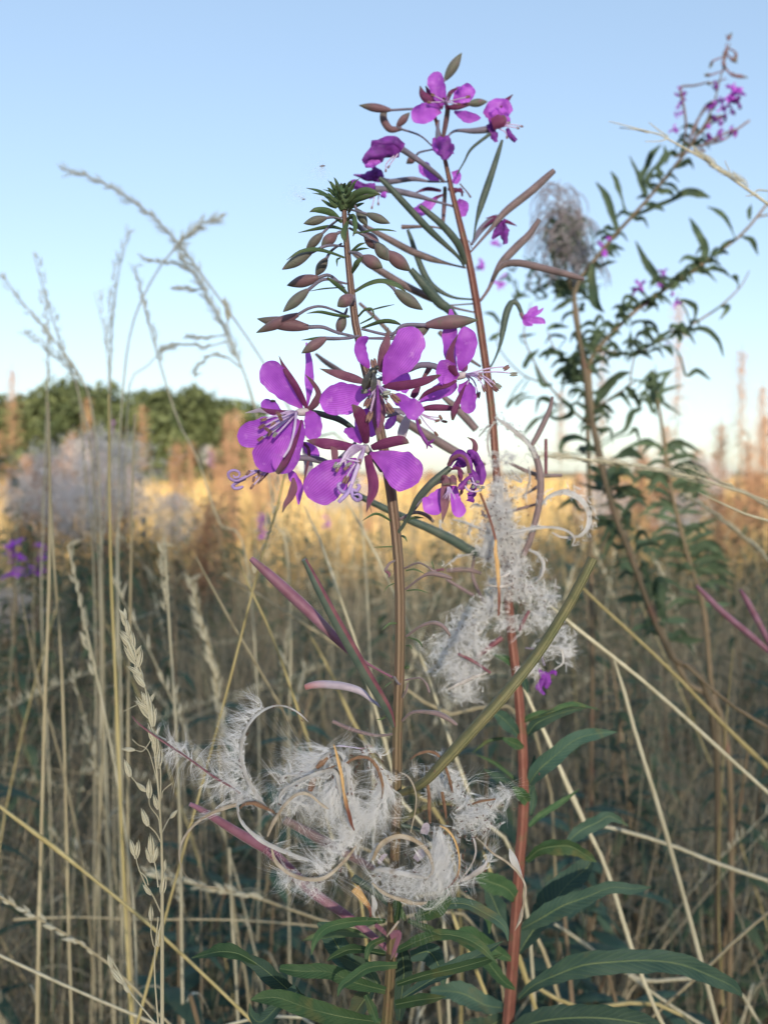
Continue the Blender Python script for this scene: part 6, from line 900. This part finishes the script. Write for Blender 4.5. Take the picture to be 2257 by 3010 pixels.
rp_leaves(rq, [L3((1000, 460), (1000, 400), (960, 330), (905, 210), w=66), L3((1280, 370), (1290, 260), (1270, 170), (1210, 80), w=70), L3((1110, 470), (1160, 400), (1240, 360), w=92), L3((1355, 290), (1410, 240), (1480, 195), w=52), L3((1440, 110), (1380, 60), (1310, 15), w=48), L3((1550, 90), (1555, 40), (1562, 0), w=42), L3((1520, 190), (1560, 220), (1600, 290), w=40),
               L3((135, 680), (90, 640), (40, 620), w=42), L3((135, 735), (100, 755), (68, 775), w=36), L3((400, 712), (455, 690), (525, 700), w=38), L3((235, 765), (280, 740), (340, 735), w=30), L3((270, 935), (305, 870), (355, 825), w=64), L3((350, 868), (430, 850), (525, 855), w=42), L3((440, 985), (510, 945), (585, 1000), w=70), L3((430, 1025), (380, 1020), (330, 920), w=46), L3((800, 665), (845, 600), (905, 535), w=64), L3((635, 845), (690, 780), (732, 700), w=70), L3((950, 605), (1000, 575), (1040, 570), w=32),
               L3((1000, 805), (1050, 755), (1125, 715), w=56), L3((950, 672), (1000, 670), (1035, 725), w=40), L3((1195, 722), (1290, 715), (1370, 755), (1405, 870), w=44), L3((1050, 808), (1095, 815), (1115, 865), w=40), L3((882, 840), (880, 770), (875, 715), w=34), L3((660, 1160), (720, 1070), (790, 990), (870, 955), w=92), L3((850, 1035), (900, 1080), (925, 1160), w=80), L3((850, 1275), (890, 1200), (945, 1165), w=64), L3((1000, 1120), (1010, 1060), (1060, 1010), w=70),
               L3((1195, 985), (1260, 955), (1330, 1000), w=48), L3((430, 1195), (500, 1215), (545, 1170), (480, 1100), w=60), L3((480, 1420), (500, 1345), (570, 1330), (650, 1360), w=56), L3((590, 1400), (640, 1390), (690, 1400), w=80), L3((790, 1435), (870, 1415), (950, 1450), w=90), L3((600, 1735), (540, 1690), (450, 1745), w=54), L3((1170, 560), (1240, 580), (1240, 660), w=40), L3((1380, 590), (1420, 600), (1380, 660), w=40), L3((1450, 400), (1480, 420), (1490, 450), w=50), L3((1270, 360), (1380, 370), (1450, 420), w=30), L3((1130, 700), (1150, 760), (1140, 790), w=40),
               L3((640, 1380), (610, 1420), (560, 1400), w=60), L3((600, 560), (600, 610), (620, 600), w=40), L3((170, 1150), (220, 1100), (300, 1070), w=26), L3((210, 1150), (270, 1110), (350, 1105), w=24), L3((270, 1300), (330, 1230), (400, 1210), w=24)])
for q in range(70):                                                # the dark leaves round the lower part of this stem
    t = R.random(); x = 740 + t * 330 + jit(40); y = 1500 + t * 1000; a = R.uniform(-.9, 4.0); ln = R.uniform(110, 230)
    dz = jit(60); p1 = (x + math.cos(a) * ln * .5, y - abs(math.sin(a)) * ln * .35 + jit(20)); p2 = (x + math.cos(a) * ln, y + math.sin(a) * ln * .25 + jit(50))
    leaf(rq, [(x, y, dz * .2, 16), (*p1, dz * .6, R.uniform(36, 66)), (*p2, dz, 6)], 'leaf_back', jit(50), rib=False, n=12, across=4)
for A, n_ in ((AX[0], 38), (AX[1], 74), (AX[2], 20), (AX[6], 20)):
    for i in range(n_):
        x, y = A[int(R.uniform(.12, .55) * 159)]; x = (x - Z[0]) * Z[2]; y = (y - Z[1]) * Z[2]; q = R.choice((-1, 1)) * R.uniform(40, 110); u_ = R.uniform(-70, 20)
        rp_leaves(rq, [[(x, y, 8), (x + q * .4, y + u_ * .6, R.uniform(22, 38)), (x + q * .8, y + u_, R.uniform(20, 34)), (x + q * 1.25, y + u_ + R.uniform(10, 60), 4)]], join=False)
for i in range(60):                        # and a haze of narrow leaves and side shoots low among them
    x, y = R.uniform(120, 1150), R.uniform(640, 1330); q = R.choice((-1, 1)) * R.uniform(40, 100)
    if abs(x - 640) > 60 + abs(y - 1000) * .9: continue
    rp_leaves(rq, [[(x, y, 10), (x + q * .5, y - R.uniform(5, 40), R.uniform(24, 44)), (x + q, y + jit(30), 26), (x + q * 1.3, y + R.uniform(10, 60), 4)]])
for x, y, s in [(930, 460, 40), (900, 500, 34), (1050, 440, 40), (1060, 380, 30), (1130, 560, 34), (1120, 520, 24), (960, 560, 26)]: small_flower(rq, x, y, s)
# the brown-green spent spire between them, with drooping curls
setz(*V_, 1.15)
c = [(465, 1000, 0, 6), (465, 1150, 0, 12), (475, 1300, 0, 16), (520, 1480, 0, 22), (560, 1620, 0, 26)]
setz(*U_, 1.15)
c = [(x, y - 550 * 1.936, z, w_) for x, y, z, w_ in c] + [(580, 700, 0, 26), (620, 900, 0, 28), (625, 1100, 0, 28), (640, 1500, 0, 28), (650, 2200, 0, 30)]
rs = thing('fireweed_plant', [*(spline(ground_pts(c), 40)[-1][:2]), 0], 'spent fireweed spire with dark tangled curls between the leaning stems at the right', 'wildflower', 'fireweeds leaning at the right')
stem_obj(rs, c, M['stem_far'], 60, 7); axis(c)
mb = MB(); mf = MB()
for i in range(190):
    t = R.random() ** .8; y0 = -110 + t * 530; x0 = 465 + t * 70 + jit(30 + 110 * t); a = R.choice((-1, 1)); ln = R.uniform(40, 170); dz = jit(60)
    cc = [(x0, y0, dz, 5), (x0 + a * ln * .5, y0 - ln * .35, dz, 6), (x0 + a * ln * .9, y0 + ln * .1, dz, 6), (x0 + a * ln * .95, y0 + ln * .6, dz, 4)]
    S = spline(ctrl(cc), 9); mb.tube(S[:, :3], S[:, 3], 4)
BL = .3
for i in range(46):
    t = R.random() ** .7; y0 = -80 + t * 480; x0 = 480 + t * 50 + jit(60 + 90 * t); fluff_blob(mf, x0, y0, jit(40), 60, 60, 90, 26, rz=50, wd=.00014)
mb.build('curled_pods', M['mauve'], rs, 'stuff'); mf.build('seed_silk', M['greyfluff'], rs, 'stuff')
rp_leaves(rs, [L3((480 + jit(90), 150 + jit(150)), (520 + jit(120), 220 + jit(160)), (560 + jit(120), 300 + jit(150)), w=24) for i in range(44)] + [L3((540, 500 + jit(60)), (530 + jit(120), 470 + jit(70)), (520 + jit(220), 470 + jit(120)), w=28) for i in range(22)] + [L3((x := 270 + jit(140), y := 430 + jit(90)), (x + jit(50), y + jit(40)), (x + jit(90), y + jit(80)), w=24) for i in range(26)], n=8, join=False)
for x, y, s in [(40, 340, 40), (20, 370, 26), (130, 450, 40), (150, 410, 26), (110, 230, 34), (570, 190, 30), (550, 240, 24)]: small_flower(rs, x, y, s)
# dark leafy clump right of centre: a further shoot
setz(*U_, 1.2)
c = [(1000, 940, 0, 8), (1020, 1060, 0, 14), (1060, 1300, 0, 20), (1100, 1600, 0, 24), (1200, 2000, 0, 26), (1290, 2300, 0, 28), (1330, 2700, 0, 28)]
rt = thing('fireweed_plant', [*(spline(ground_pts(c), 40)[-1][:2]), 0], 'bushy young fireweed shoot behind the leaning stems, a dark clump of leaves at its tip', 'wildflower', 'fireweeds leaning at the right')
stem_obj(rt, c, M['stem_far'], 50, 7); axis(c)
rp_leaves(rt, [L3((1015 + jit(20), 1100 + jit(110)), (1010 + jit(70), 1060 + jit(110)), (1010 + jit(170), 1060 + jit(180)), w=30) for i in range(16)] + [L3((x := 1040 + t * 260 + jit(30), y := 1350 + t * 950), (x + (q := R.choice((-1, 1)) * R.uniform(60, 120)), y - R.uniform(0, 60)), (x + q * 1.9, y + jit(70)), w=R.uniform(30, 56)) for t in [R.random() for i in range(90)]], n=10, join=False)
for q in range(8): small_flower(rt, 1090 + jit(20), 760 + jit(50), 8)
# pink pods at the right edge
setz(*X_, .62)
c = [(1180, 870, 0, 16), (1350, 1030, 0, 18), (1480, 1130, 0, 20), (1659, 1240, 0, 22), (1900, 1400, 0, 24), (2300, 1900, 0, 26)]
ru = thing('fireweed_plant', [*(spline(ground_pts(c), 40)[-1][:2]), 0], 'pinkish fireweed stalk with magenta pods reaching in from the right edge', 'wildflower')
stem_obj(ru, c, M['stem_far'], 40, 8)
for q in [[(1900, 950, 0, 14), (1700, 830, 0, 28), (1550, 705, 2, 36), (1400, 580, 4, 36), (1300, 480, 5, 30), (1250, 428, 5, 14)], [(1800, 1000, 0, 14), (1680, 780, 0, 32), (1600, 630, 3, 36), (1540, 520, 4, 34), (1500, 450, 4, 18)]]: tub(ru, 'seed_pod', q, M['pod_mag'], 24, 8)
# ------------------------------------------------------------ setting
def at(x, y, d): setz(0, 0, 1, d); return P(x, y)
gr = MB(); xs = np.concatenate([np.linspace(-400, -20, 10), np.linspace(-16, 16, 60), np.linspace(20, 400, 10)]); ys = np.concatenate([[-300, -100, -40], np.linspace(-10, 20, 60), np.linspace(24, 900, 20)])
gx, gy = np.meshgrid(xs, ys); gz = -.02 + .03 * np.sin(gx * 1.3) * np.cos(gy * 1.7) * (np.abs(gx) < 17)
wq = len(xs); i, j = np.meshgrid(np.arange(len(ys) - 1), np.arange(wq - 1), indexing='ij'); qd = np.stack([i * wq + j, i * wq + j + 1, (i + 1) * wq + j + 1, (i + 1) * wq + j], -1).reshape(-1, 4)
gr.add(np.stack([gx, gy, gz], -1).reshape(-1, 3), qd)
M['soil'] = mat('dry_ground', (.15, .11, .06), (.34, .26, .13), 2.5, .9, bump=.6)
gr.build('ground', M['soil'], kind='structure')
def blades(n, xy, hfun, wfun, lean, mats, name, kind, label=None, cat=None, segs=4, z0=0.0, mfun=None, drop=.4):
    x, y = xy; h = hfun; a = rng.uniform(0, 6.283, n); ln = np.abs(rng.normal(0, lean, n)); la = rng.uniform(0, 6.283, n)
    pts = []
    for k in range(segs + 1):
        s = k / segs; pts.append(np.stack([x + np.cos(la) * ln * h * s ** 1.6, y + np.sin(la) * ln * h * s ** 1.6, z0 + h * (s - drop * np.minimum(ln, 1) * s * s)], -1))
    pts = np.array(pts); sd_ = np.stack([np.cos(a), np.sin(a), np.zeros(n)], -1); v = []
    for k in range(segs + 1):
        w_ = (wfun * (1 - .85 * (k / segs) ** 1.5))[:, None] / 2; v += [pts[k] - sd_ * w_, pts[k] + sd_ * w_]
    v = np.array(v).transpose(1, 0, 2); m_ = 2 * (segs + 1)
    q = np.array([[2 * k, 2 * k + 1, 2 * k + 3, 2 * k + 2] for k in range(segs)])[None] + (np.arange(n) * m_)[:, None, None]
    uv = np.stack([np.repeat(rng.random(n), m_), np.tile(np.repeat(np.linspace(0, 1, segs + 1), 2), n)], -1)
    mi = np.repeat(np.zeros(n, int) if mfun is None else mfun, segs)
    o = MB().add(v.reshape(-1, 3), q.reshape(-1, 4), None, mi, uv).build(name, mats, kind=kind)
    if label: tag(o, label, cat)
    return o
def wedge(n, y0, y1, p=1.0, half=.62, off=.3):
    y = y0 + (y1 - y0) * rng.random(n) ** p; return rng.uniform(-1, 1, n) * (half * y + off), y
n = 15000; x, y = wedge(n, .75, 3.2, .8)
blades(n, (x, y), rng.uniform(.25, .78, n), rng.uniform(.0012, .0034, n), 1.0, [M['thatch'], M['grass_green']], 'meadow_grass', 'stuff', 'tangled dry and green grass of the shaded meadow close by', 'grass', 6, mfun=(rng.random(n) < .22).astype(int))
n = 22000; x, y = wedge(n, 2.6, 14, .75)
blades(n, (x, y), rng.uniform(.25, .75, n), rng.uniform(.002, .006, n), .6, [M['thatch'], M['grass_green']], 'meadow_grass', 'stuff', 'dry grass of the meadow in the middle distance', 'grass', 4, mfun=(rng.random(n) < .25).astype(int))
n = 26000; x, y = wedge(n, 7, 70, 1.5, .6)
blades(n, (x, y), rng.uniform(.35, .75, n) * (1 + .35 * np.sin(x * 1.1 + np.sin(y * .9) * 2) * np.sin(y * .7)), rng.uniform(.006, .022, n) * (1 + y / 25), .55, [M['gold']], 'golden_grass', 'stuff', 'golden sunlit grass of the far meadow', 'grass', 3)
# single stalks scattered between, each its own
masters = []
for k in range(6):
    mb = MB(); hh = 1.0; bend = R.uniform(.02, .3); pts = np.array([[bend * s ** 2.2 + (max(0, s - .62) * .9 if k in (2, 5) else 0), .05 * math.sin(3 * s + k), s * hh - .15 * bend * s ** 3 - (max(0, s - .62) * 1.1 if k in (2, 5) else 0)] for s in np.linspace(0, 1, 12)])
    mb.tube(pts, np.linspace(.0017, .0006, 12), 5); me, o_ = mb.mesh('grass_stalk', M[['straw', 'straw_p', 'straw', 'straw_y', 'straw', 'straw_p'][k]], np.zeros(3))
    mh = MB()
    for q in range(26):
        s = R.uniform(.74, 1); i0 = int(s * 11) if s < 1 else 10; p = pts[min(i0, 10)] * (1 - (s * 11 - i0)) + pts[min(i0 + 1, 11)] * (s * 11 - i0)
        dv = nrm(np.array([jit(.5) + bend * .8, jit(.5), 1.0])); l_ = R.uniform(.010, .022); t = np.linspace(0, 1, 4)[:, None]; mh.tube(p + dv * l_ * t, np.array([.0004, .0014, .0010, .0001]), 4)
    bl = MB(); leaf_world(bl, pts[4], R.uniform(0, 6), .7, R.uniform(.10, .2), .004, R.uniform(.6, 1.6)); leaf_world(bl, pts[6], R.uniform(0, 6), .9, R.uniform(.08, .16), .003, R.uniform(.6, 1.6))
    masters.append((me, mh.mesh('seed_head', M['oat'], np.zeros(3))[0], bl.mesh('blades', M['straw'], np.zeros(3))[0]))
for q in range(190):
    y = .85 + 4.2 * R.random() ** 1.3; x = R.uniform(-1, 1) * (.5 * y + .1); me, mh, mbl = masters[q % 6]
    o = bpy.data.objects.new('grass_stalk', me); COL.objects.link(o); o.location = (x, y, -.01); o.rotation_euler = (R.gauss(0, .16), R.gauss(0, .16), R.uniform(0, 6.28)); s = R.uniform(.62, .98); o.scale = (s, s, s)
    tag(o, 'thin blurred dry stalk standing in the meadow behind the fireweeds', 'grass', 'dry stalks standing in the meadow')
    h = bpy.data.objects.new('blades', mbl); COL.objects.link(h); h.parent = o; h['kind'] = 'stuff'
    if q % 3: h = bpy.data.objects.new('seed_head', mh); COL.objects.link(h); h.parent = o; h['kind'] = 'stuff'
# background fireweeds: stem, leaves, spent curls with silk
def meadow_fireweed(x, y, h, style, label, group, lean=(0, 0), leafy=1.0, lm='leaf_back'):
    o = thing('fireweed_plant', (x, y, 0), label, 'wildflower', group); C = np.array([[x + lean[0] * h * s * s, y + lean[1] * h * s * s, h * s] for s in np.linspace(0, 1, 14)])
    MB().tube(C, np.linspace(.0045, .0016, 14), 6).build('stem', M['stem_far'], o); ax = lambda s: np.array([x + lean[0] * h * s * s, y + lean[1] * h * s * s, h * s])
    mb = MB(); nl = int(46 * leafy)
    for i in range(nl):
        s = .12 + (.60 if style != 'leaf' else .86) * i / nl; leaf_world(mb, ax(s), i * 2.4 + jit(.4), R.uniform(.1, .8), R.uniform(.08, .14) * (1.1 - .5 * s), R.uniform(.012, .024), R.uniform(.3, 1.0))
    if nl: mb.build('foliage', M[lm], o, 'stuff')
    if style in ('silk', 'rust'):
        mb = MB(); nf = 1000 if style == 'silk' else 760
        for i in range(60):
            s = .62 + .36 * R.random(); a = R.uniform(0, 6.28); l_ = R.uniform(.03, .07) * (1.25 - s); d = np.array([math.cos(a), math.sin(a), R.uniform(.3, 1.2)]); t = np.linspace(0, 1, 5)[:, None]; c = ax(s) + d * l_ * t; c[:, 2] -= .03 * t[:, 0] ** 2; mb.tube(c, np.linspace(.0016, .0007, 5) * (1.8 if style == 'rust' else 1), 4)
        mb.build('pods', M['rust' if style == 'rust' else 'stem_far'], o, 'stuff')
        s = rng.uniform(.80 if style == 'silk' else .62, .97, nf); rad = .055 * np.sin(np.clip((s - .76) / .22, 0, 1) * 3.1) + .012 if style == 'silk' else .060 * (1.35 - s); root = np.stack([x + lean[0] * h * s * s, y + lean[1] * h * s * s, h * s], -1) + rng.normal(size=(nf, 3)) * rad[:, None] * [1, 1, .4]
        mb = MB(); fibres(mb, root, rng.normal(size=(nf, 3)), rng.uniform(.015, .035, nf), .0016 if style == 'silk' else .0026, .5, 2); mb.build('seed_silk', M['greyfluff' if style == 'silk' else 'rust'], o, 'stuff')
    if style == 'flower':
        mb = MB()
        for i in range(22):
            s = .88 + .10 * R.random(); a = R.uniform(0, 6.28); leaf_world(mb, ax(s), a, R.uniform(-.2, .6), .055 * (1.5 - s), .022, .3)
        mb.build('flowers', M['petal'], o, 'stuff')
    return o
def top_at(px, py, dist, style, label, group=None, lean=(0, 0), leafy=1.0, **k):
    p = at(px, py, dist); return meadow_fireweed(p[0], p[1], p[2], style, label, group, lean, leafy, **k)
SP = 'rust-coloured spent spires lit by the low sun'
for px, py, d, l in [(418, 1180, 7.5, 'bright orange spent spire left of the violet flowers, the tallest of its group'), (668, 1205, 7.8, 'reddish spent spire close to the left violet flower'), (36, 1070, 7.2, 'pale orange spire at the left edge rising above the trees'), (258, 1160, 8.6, 'small orange spire between the grass spikes'), (560, 1290, 8.4, 'short pale rust spire under the gap in the trees'), (735, 1300, 8.6, 'short rust spire half hidden by the left violet flower'), (1770, 990, 6.6, 'pale pink spire in the sky between the leaning stems'), (1995, 860, 6.0, 'tall pale spire behind the right-hand leaves'), (2180, 1010, 6.4, 'pinkish spire near the right edge, the left one'), (2240, 1120, 6.0, 'pinkish spire at the right edge, the right one'), (1650, 1130, 7.5, 'faint pink spire right of the red stem')]:
    top_at(px, py, d, 'rust', l, SP, leafy=.5)
for q in range(90):
    y = 5.2 + 15 * R.random() ** 1.4; x = R.uniform(-1, 1) * .5 * y; meadow_fireweed(x, y, R.uniform(.8, 1.15) + (.2 if x < -.1 * y else 0), 'rust' if R.random() < .75 else 'silk', 'blurred spent fireweed out in the sunlit meadow', 'spent fireweeds out in the sunlit meadow', leafy=.3)
for px, py, d, l in [(1880, 1290, 5.6, 'pale seedy plant on the right horizon, first right of the leaning stems'), (1960, 1240, 5.2, 'pale seedy plant on the right horizon under the tall pale spire'), (2050, 1310, 5.0, 'low pale seedy plant in the middle of the right horizon'), (2120, 1230, 5.4, 'pale seedy plant left of the pinkish spires'), (2200, 1280, 4.6, 'broad pale seedy plant near the right edge'), (2250, 1210, 5.0, 'pale seedy plant cut by the right edge'), (1790, 1330, 6.0, 'faint seedy plant behind the leaning stems')]:
    top_at(px, py, d, 'rust', l, SP, leafy=.8)
for q in range(22):
    y = R.uniform(3.6, 7.0); x = R.uniform(.22, .48) * y; meadow_fireweed(x, y, R.uniform(.84, 1.06), R.choice(['rust', 'rust', 'silk', 'leaf']), 'pale spent fireweed in the sunny mass at the right', 'pale spent fireweeds massed at the right', (jit(.1), jit(.1)), .7)
GF = 'grey silky seed heads in the shade on the left'
for px, py, d, l in [(280, 1240, 2.2, 'large grey silky seed head below the tree line'), (360, 1270, 2.4, 'right-hand grey silky head of the tall pair on the left'), (140, 1290, 2.5, 'grey silky head left of the tall pair'), (230, 1400, 2.8, 'dim grey silky head low between the stalks'), (10, 1730, 2.6, 'greyish silk tuft cut by the left edge'), (510, 1440, 3.2, 'pale silky head under the curled stigma'), (250, 1900, 3.6, 'mauve-grey silk patch low on the left')]:
    top_at(px, py, d, 'silk', l, GF)
for px, py, d, l in [(40, 1560, 1.9, 'violet flowering fireweed cut by the left edge'), (110, 1570, 2.2, 'second violet head beside the one at the left edge'), (770, 1500, 3.4, 'small violet head under the left flower'), (960, 1500, 4.5, 'dim violet head in the golden field'), (330, 1220, 7, 'tiny pink head before the trees, left'), (620, 1320, 7, 'tiny pink head before the trees, right')]:
    top_at(px, py, d, 'flower', l, 'violet fireweed heads out in the meadow')
for q in range(165):
    y = .95 + 4.9 * R.random() ** .9; x = R.uniform(-.56, .56) * y
    meadow_fireweed(x, y, R.uniform(.40, .72 if y < 1.6 else .84 if y < 3 else 1.0), 'leaf', 'dark leafy fireweed shoot deep in the shaded meadow', 'leafy shoots deep in the shaded meadow', (jit(.15), jit(.15)), .8, lm=R.choice(['leaf_blue', 'leaf_back', 'leaf_back']))
for q in range(30):                        # tall growth on the left, up to eye level
    y = 2.6 + 3.4 * R.random(); x = -R.uniform(.16, .50) * y; meadow_fireweed(x, y, R.uniform(.86, 1.08), R.choice(['silk', 'leaf', 'leaf', 'rust', 'leaf', 'rust']), 'tall spent fireweed in the dim mass at the left', 'tall spent fireweeds massed at the left', (jit(.1), jit(.1)), .8)
for q in range(16):                        # low shoots close by
    y = R.uniform(.62, 1.0); x = R.choice((-1, 1, 1)) * R.uniform(.06, .46) * y; meadow_fireweed(x, y, R.uniform(.42, .60), 'leaf', 'dark leafy fireweed shoot deep in the shaded meadow', 'leafy shoots deep in the shaded meadow', (jit(.2), jit(.2)), .8, lm='leaf_blue')
# trees at the far edge of the field, each with trunk, limbs and a loose crown
def tree(x, y, h, label, n=4200, ls=.34, group='trees along the far edge of the meadow'):
    o = thing('tree', (x, y, 0), label, 'tree', group); mb = MB(); C = np.array([[x + .02 * h * math.sin(3 * s), y, h * .75 * s] for s in np.linspace(0, 1, 8)]); mb.tube(C, np.linspace(.035, .012, 8) * h, 8); lobes = []
    for k in range(11):
        a = k * 2.4 + R.random(); s = R.uniform(.3, .9); p = np.array([x, y, h * .75 * s]); e = p + np.array([math.cos(a), math.sin(a), R.uniform(.2, .7)]) * h * R.uniform(.18, .32); mb.tube(np.array([p, (p + e) / 2 + [0, 0, .02 * h], e]), np.array([.012, .008, .004]) * h, 5); lobes.append((e, h * R.uniform(.12, .22)))
    lobes += [(np.array([x + jit(.34) * h, y + jit(.25) * h, h * R.uniform(.08, .86)]), h * R.uniform(.16, .24)) for k in range(20)]
    mb.build('trunk', M['trunk'], o); L_ = np.array([l[0] for l in lobes]); r_ = np.array([l[1] for l in lobes]); k = rng.integers(0, len(lobes), n)
    c = L_[k] + nrm(rng.normal(size=(n, 3))) * r_[k][:, None] * rng.uniform(.5, 1.05, (n, 1)); c[:, 2] = np.maximum(c[:, 2], .1); u = nrm(rng.normal(size=(n, 3))); v = nrm(np.cross(u, rng.normal(size=(n, 3)))); s = ls * rng.uniform(.5, 1.2, (n, 1))
    V = np.stack([c - u * s, c - v * s * .5, c + u * s, c + v * s * .5], 1).reshape(-1, 3); MB().add(V, np.arange(n * 4).reshape(-1, 4), None, 0, np.stack([np.repeat(np.clip(rng.random(len(lobes))[k] * .7 + rng.random(n) * .3, 0, 1), 4), np.zeros(n * 4)], -1)).build('crown', M['tree'], o, 'stuff'); return o
TL = ['low rounded tree at the left edge of the tree line', 'bright green tree second from the left', 'broad tree left of the middle of the tree line', 'darker tree in the middle of the tree line', 'rounded tree behind the orange spire', 'bushy tree left of the violet flower', 'last tree of the line, dropping behind the violet flower', 'tree standing back between the broad and the dark one', 'tree standing back behind the rounded one', 'tree standing back near the end of the line', 'low dark bush in front of the tree line, left', 'low dark bush in front of the tree line, right']
for (px, py, d), l in zip([(-60, 1165, 58), (70, 1150, 60), (190, 1118, 62), (300, 1150, 60), (400, 1150, 58), (540, 1140, 57), (660, 1160, 58), (245, 1125, 61), (350, 1140, 62), (600, 1150, 64), (150, 1240, 52), (470, 1230, 52)], TL):
    p = at(px, py, d); tree(p[0], p[1], p[2], l)
for (px, py, d), l in zip([(1820, 1352, 90)], ['tiny distant bush right of the red stem']):
    p = at(px, py, d); tree(p[0], p[1], p[2], l, 900, .22, None)
# unseen wood added behind the camera to shade the meadow, thinned for some sun
nW = 62000; x = rng.uniform(-11, 14, nW); y = -15 - 4 * rng.random(nW); top = 6.12 + .12 * np.sin(x * .9) + .14 * np.sin(x * 2.3 + 1) + .14 * np.sin(x * 5.1); z = top * rng.random(nW)
c = np.stack([x, y, z], -1); u = nrm(rng.normal(size=(nW, 3))); v = nrm(np.cross(u, rng.normal(size=(nW, 3)))); s = .078 * rng.uniform(.5, 1.4, (nW, 1))
o = MB().add(np.stack([c - u * s, c - v * s * .6, c + u * s, c + v * s * .6], 1).reshape(-1, 3), np.arange(nW * 4).reshape(-1, 4)).build('shade_wood', M['tree'], kind='stuff'); tag(o, 'unseen wood set behind the viewer for shade, thinned to let weak sun through', 'wood')
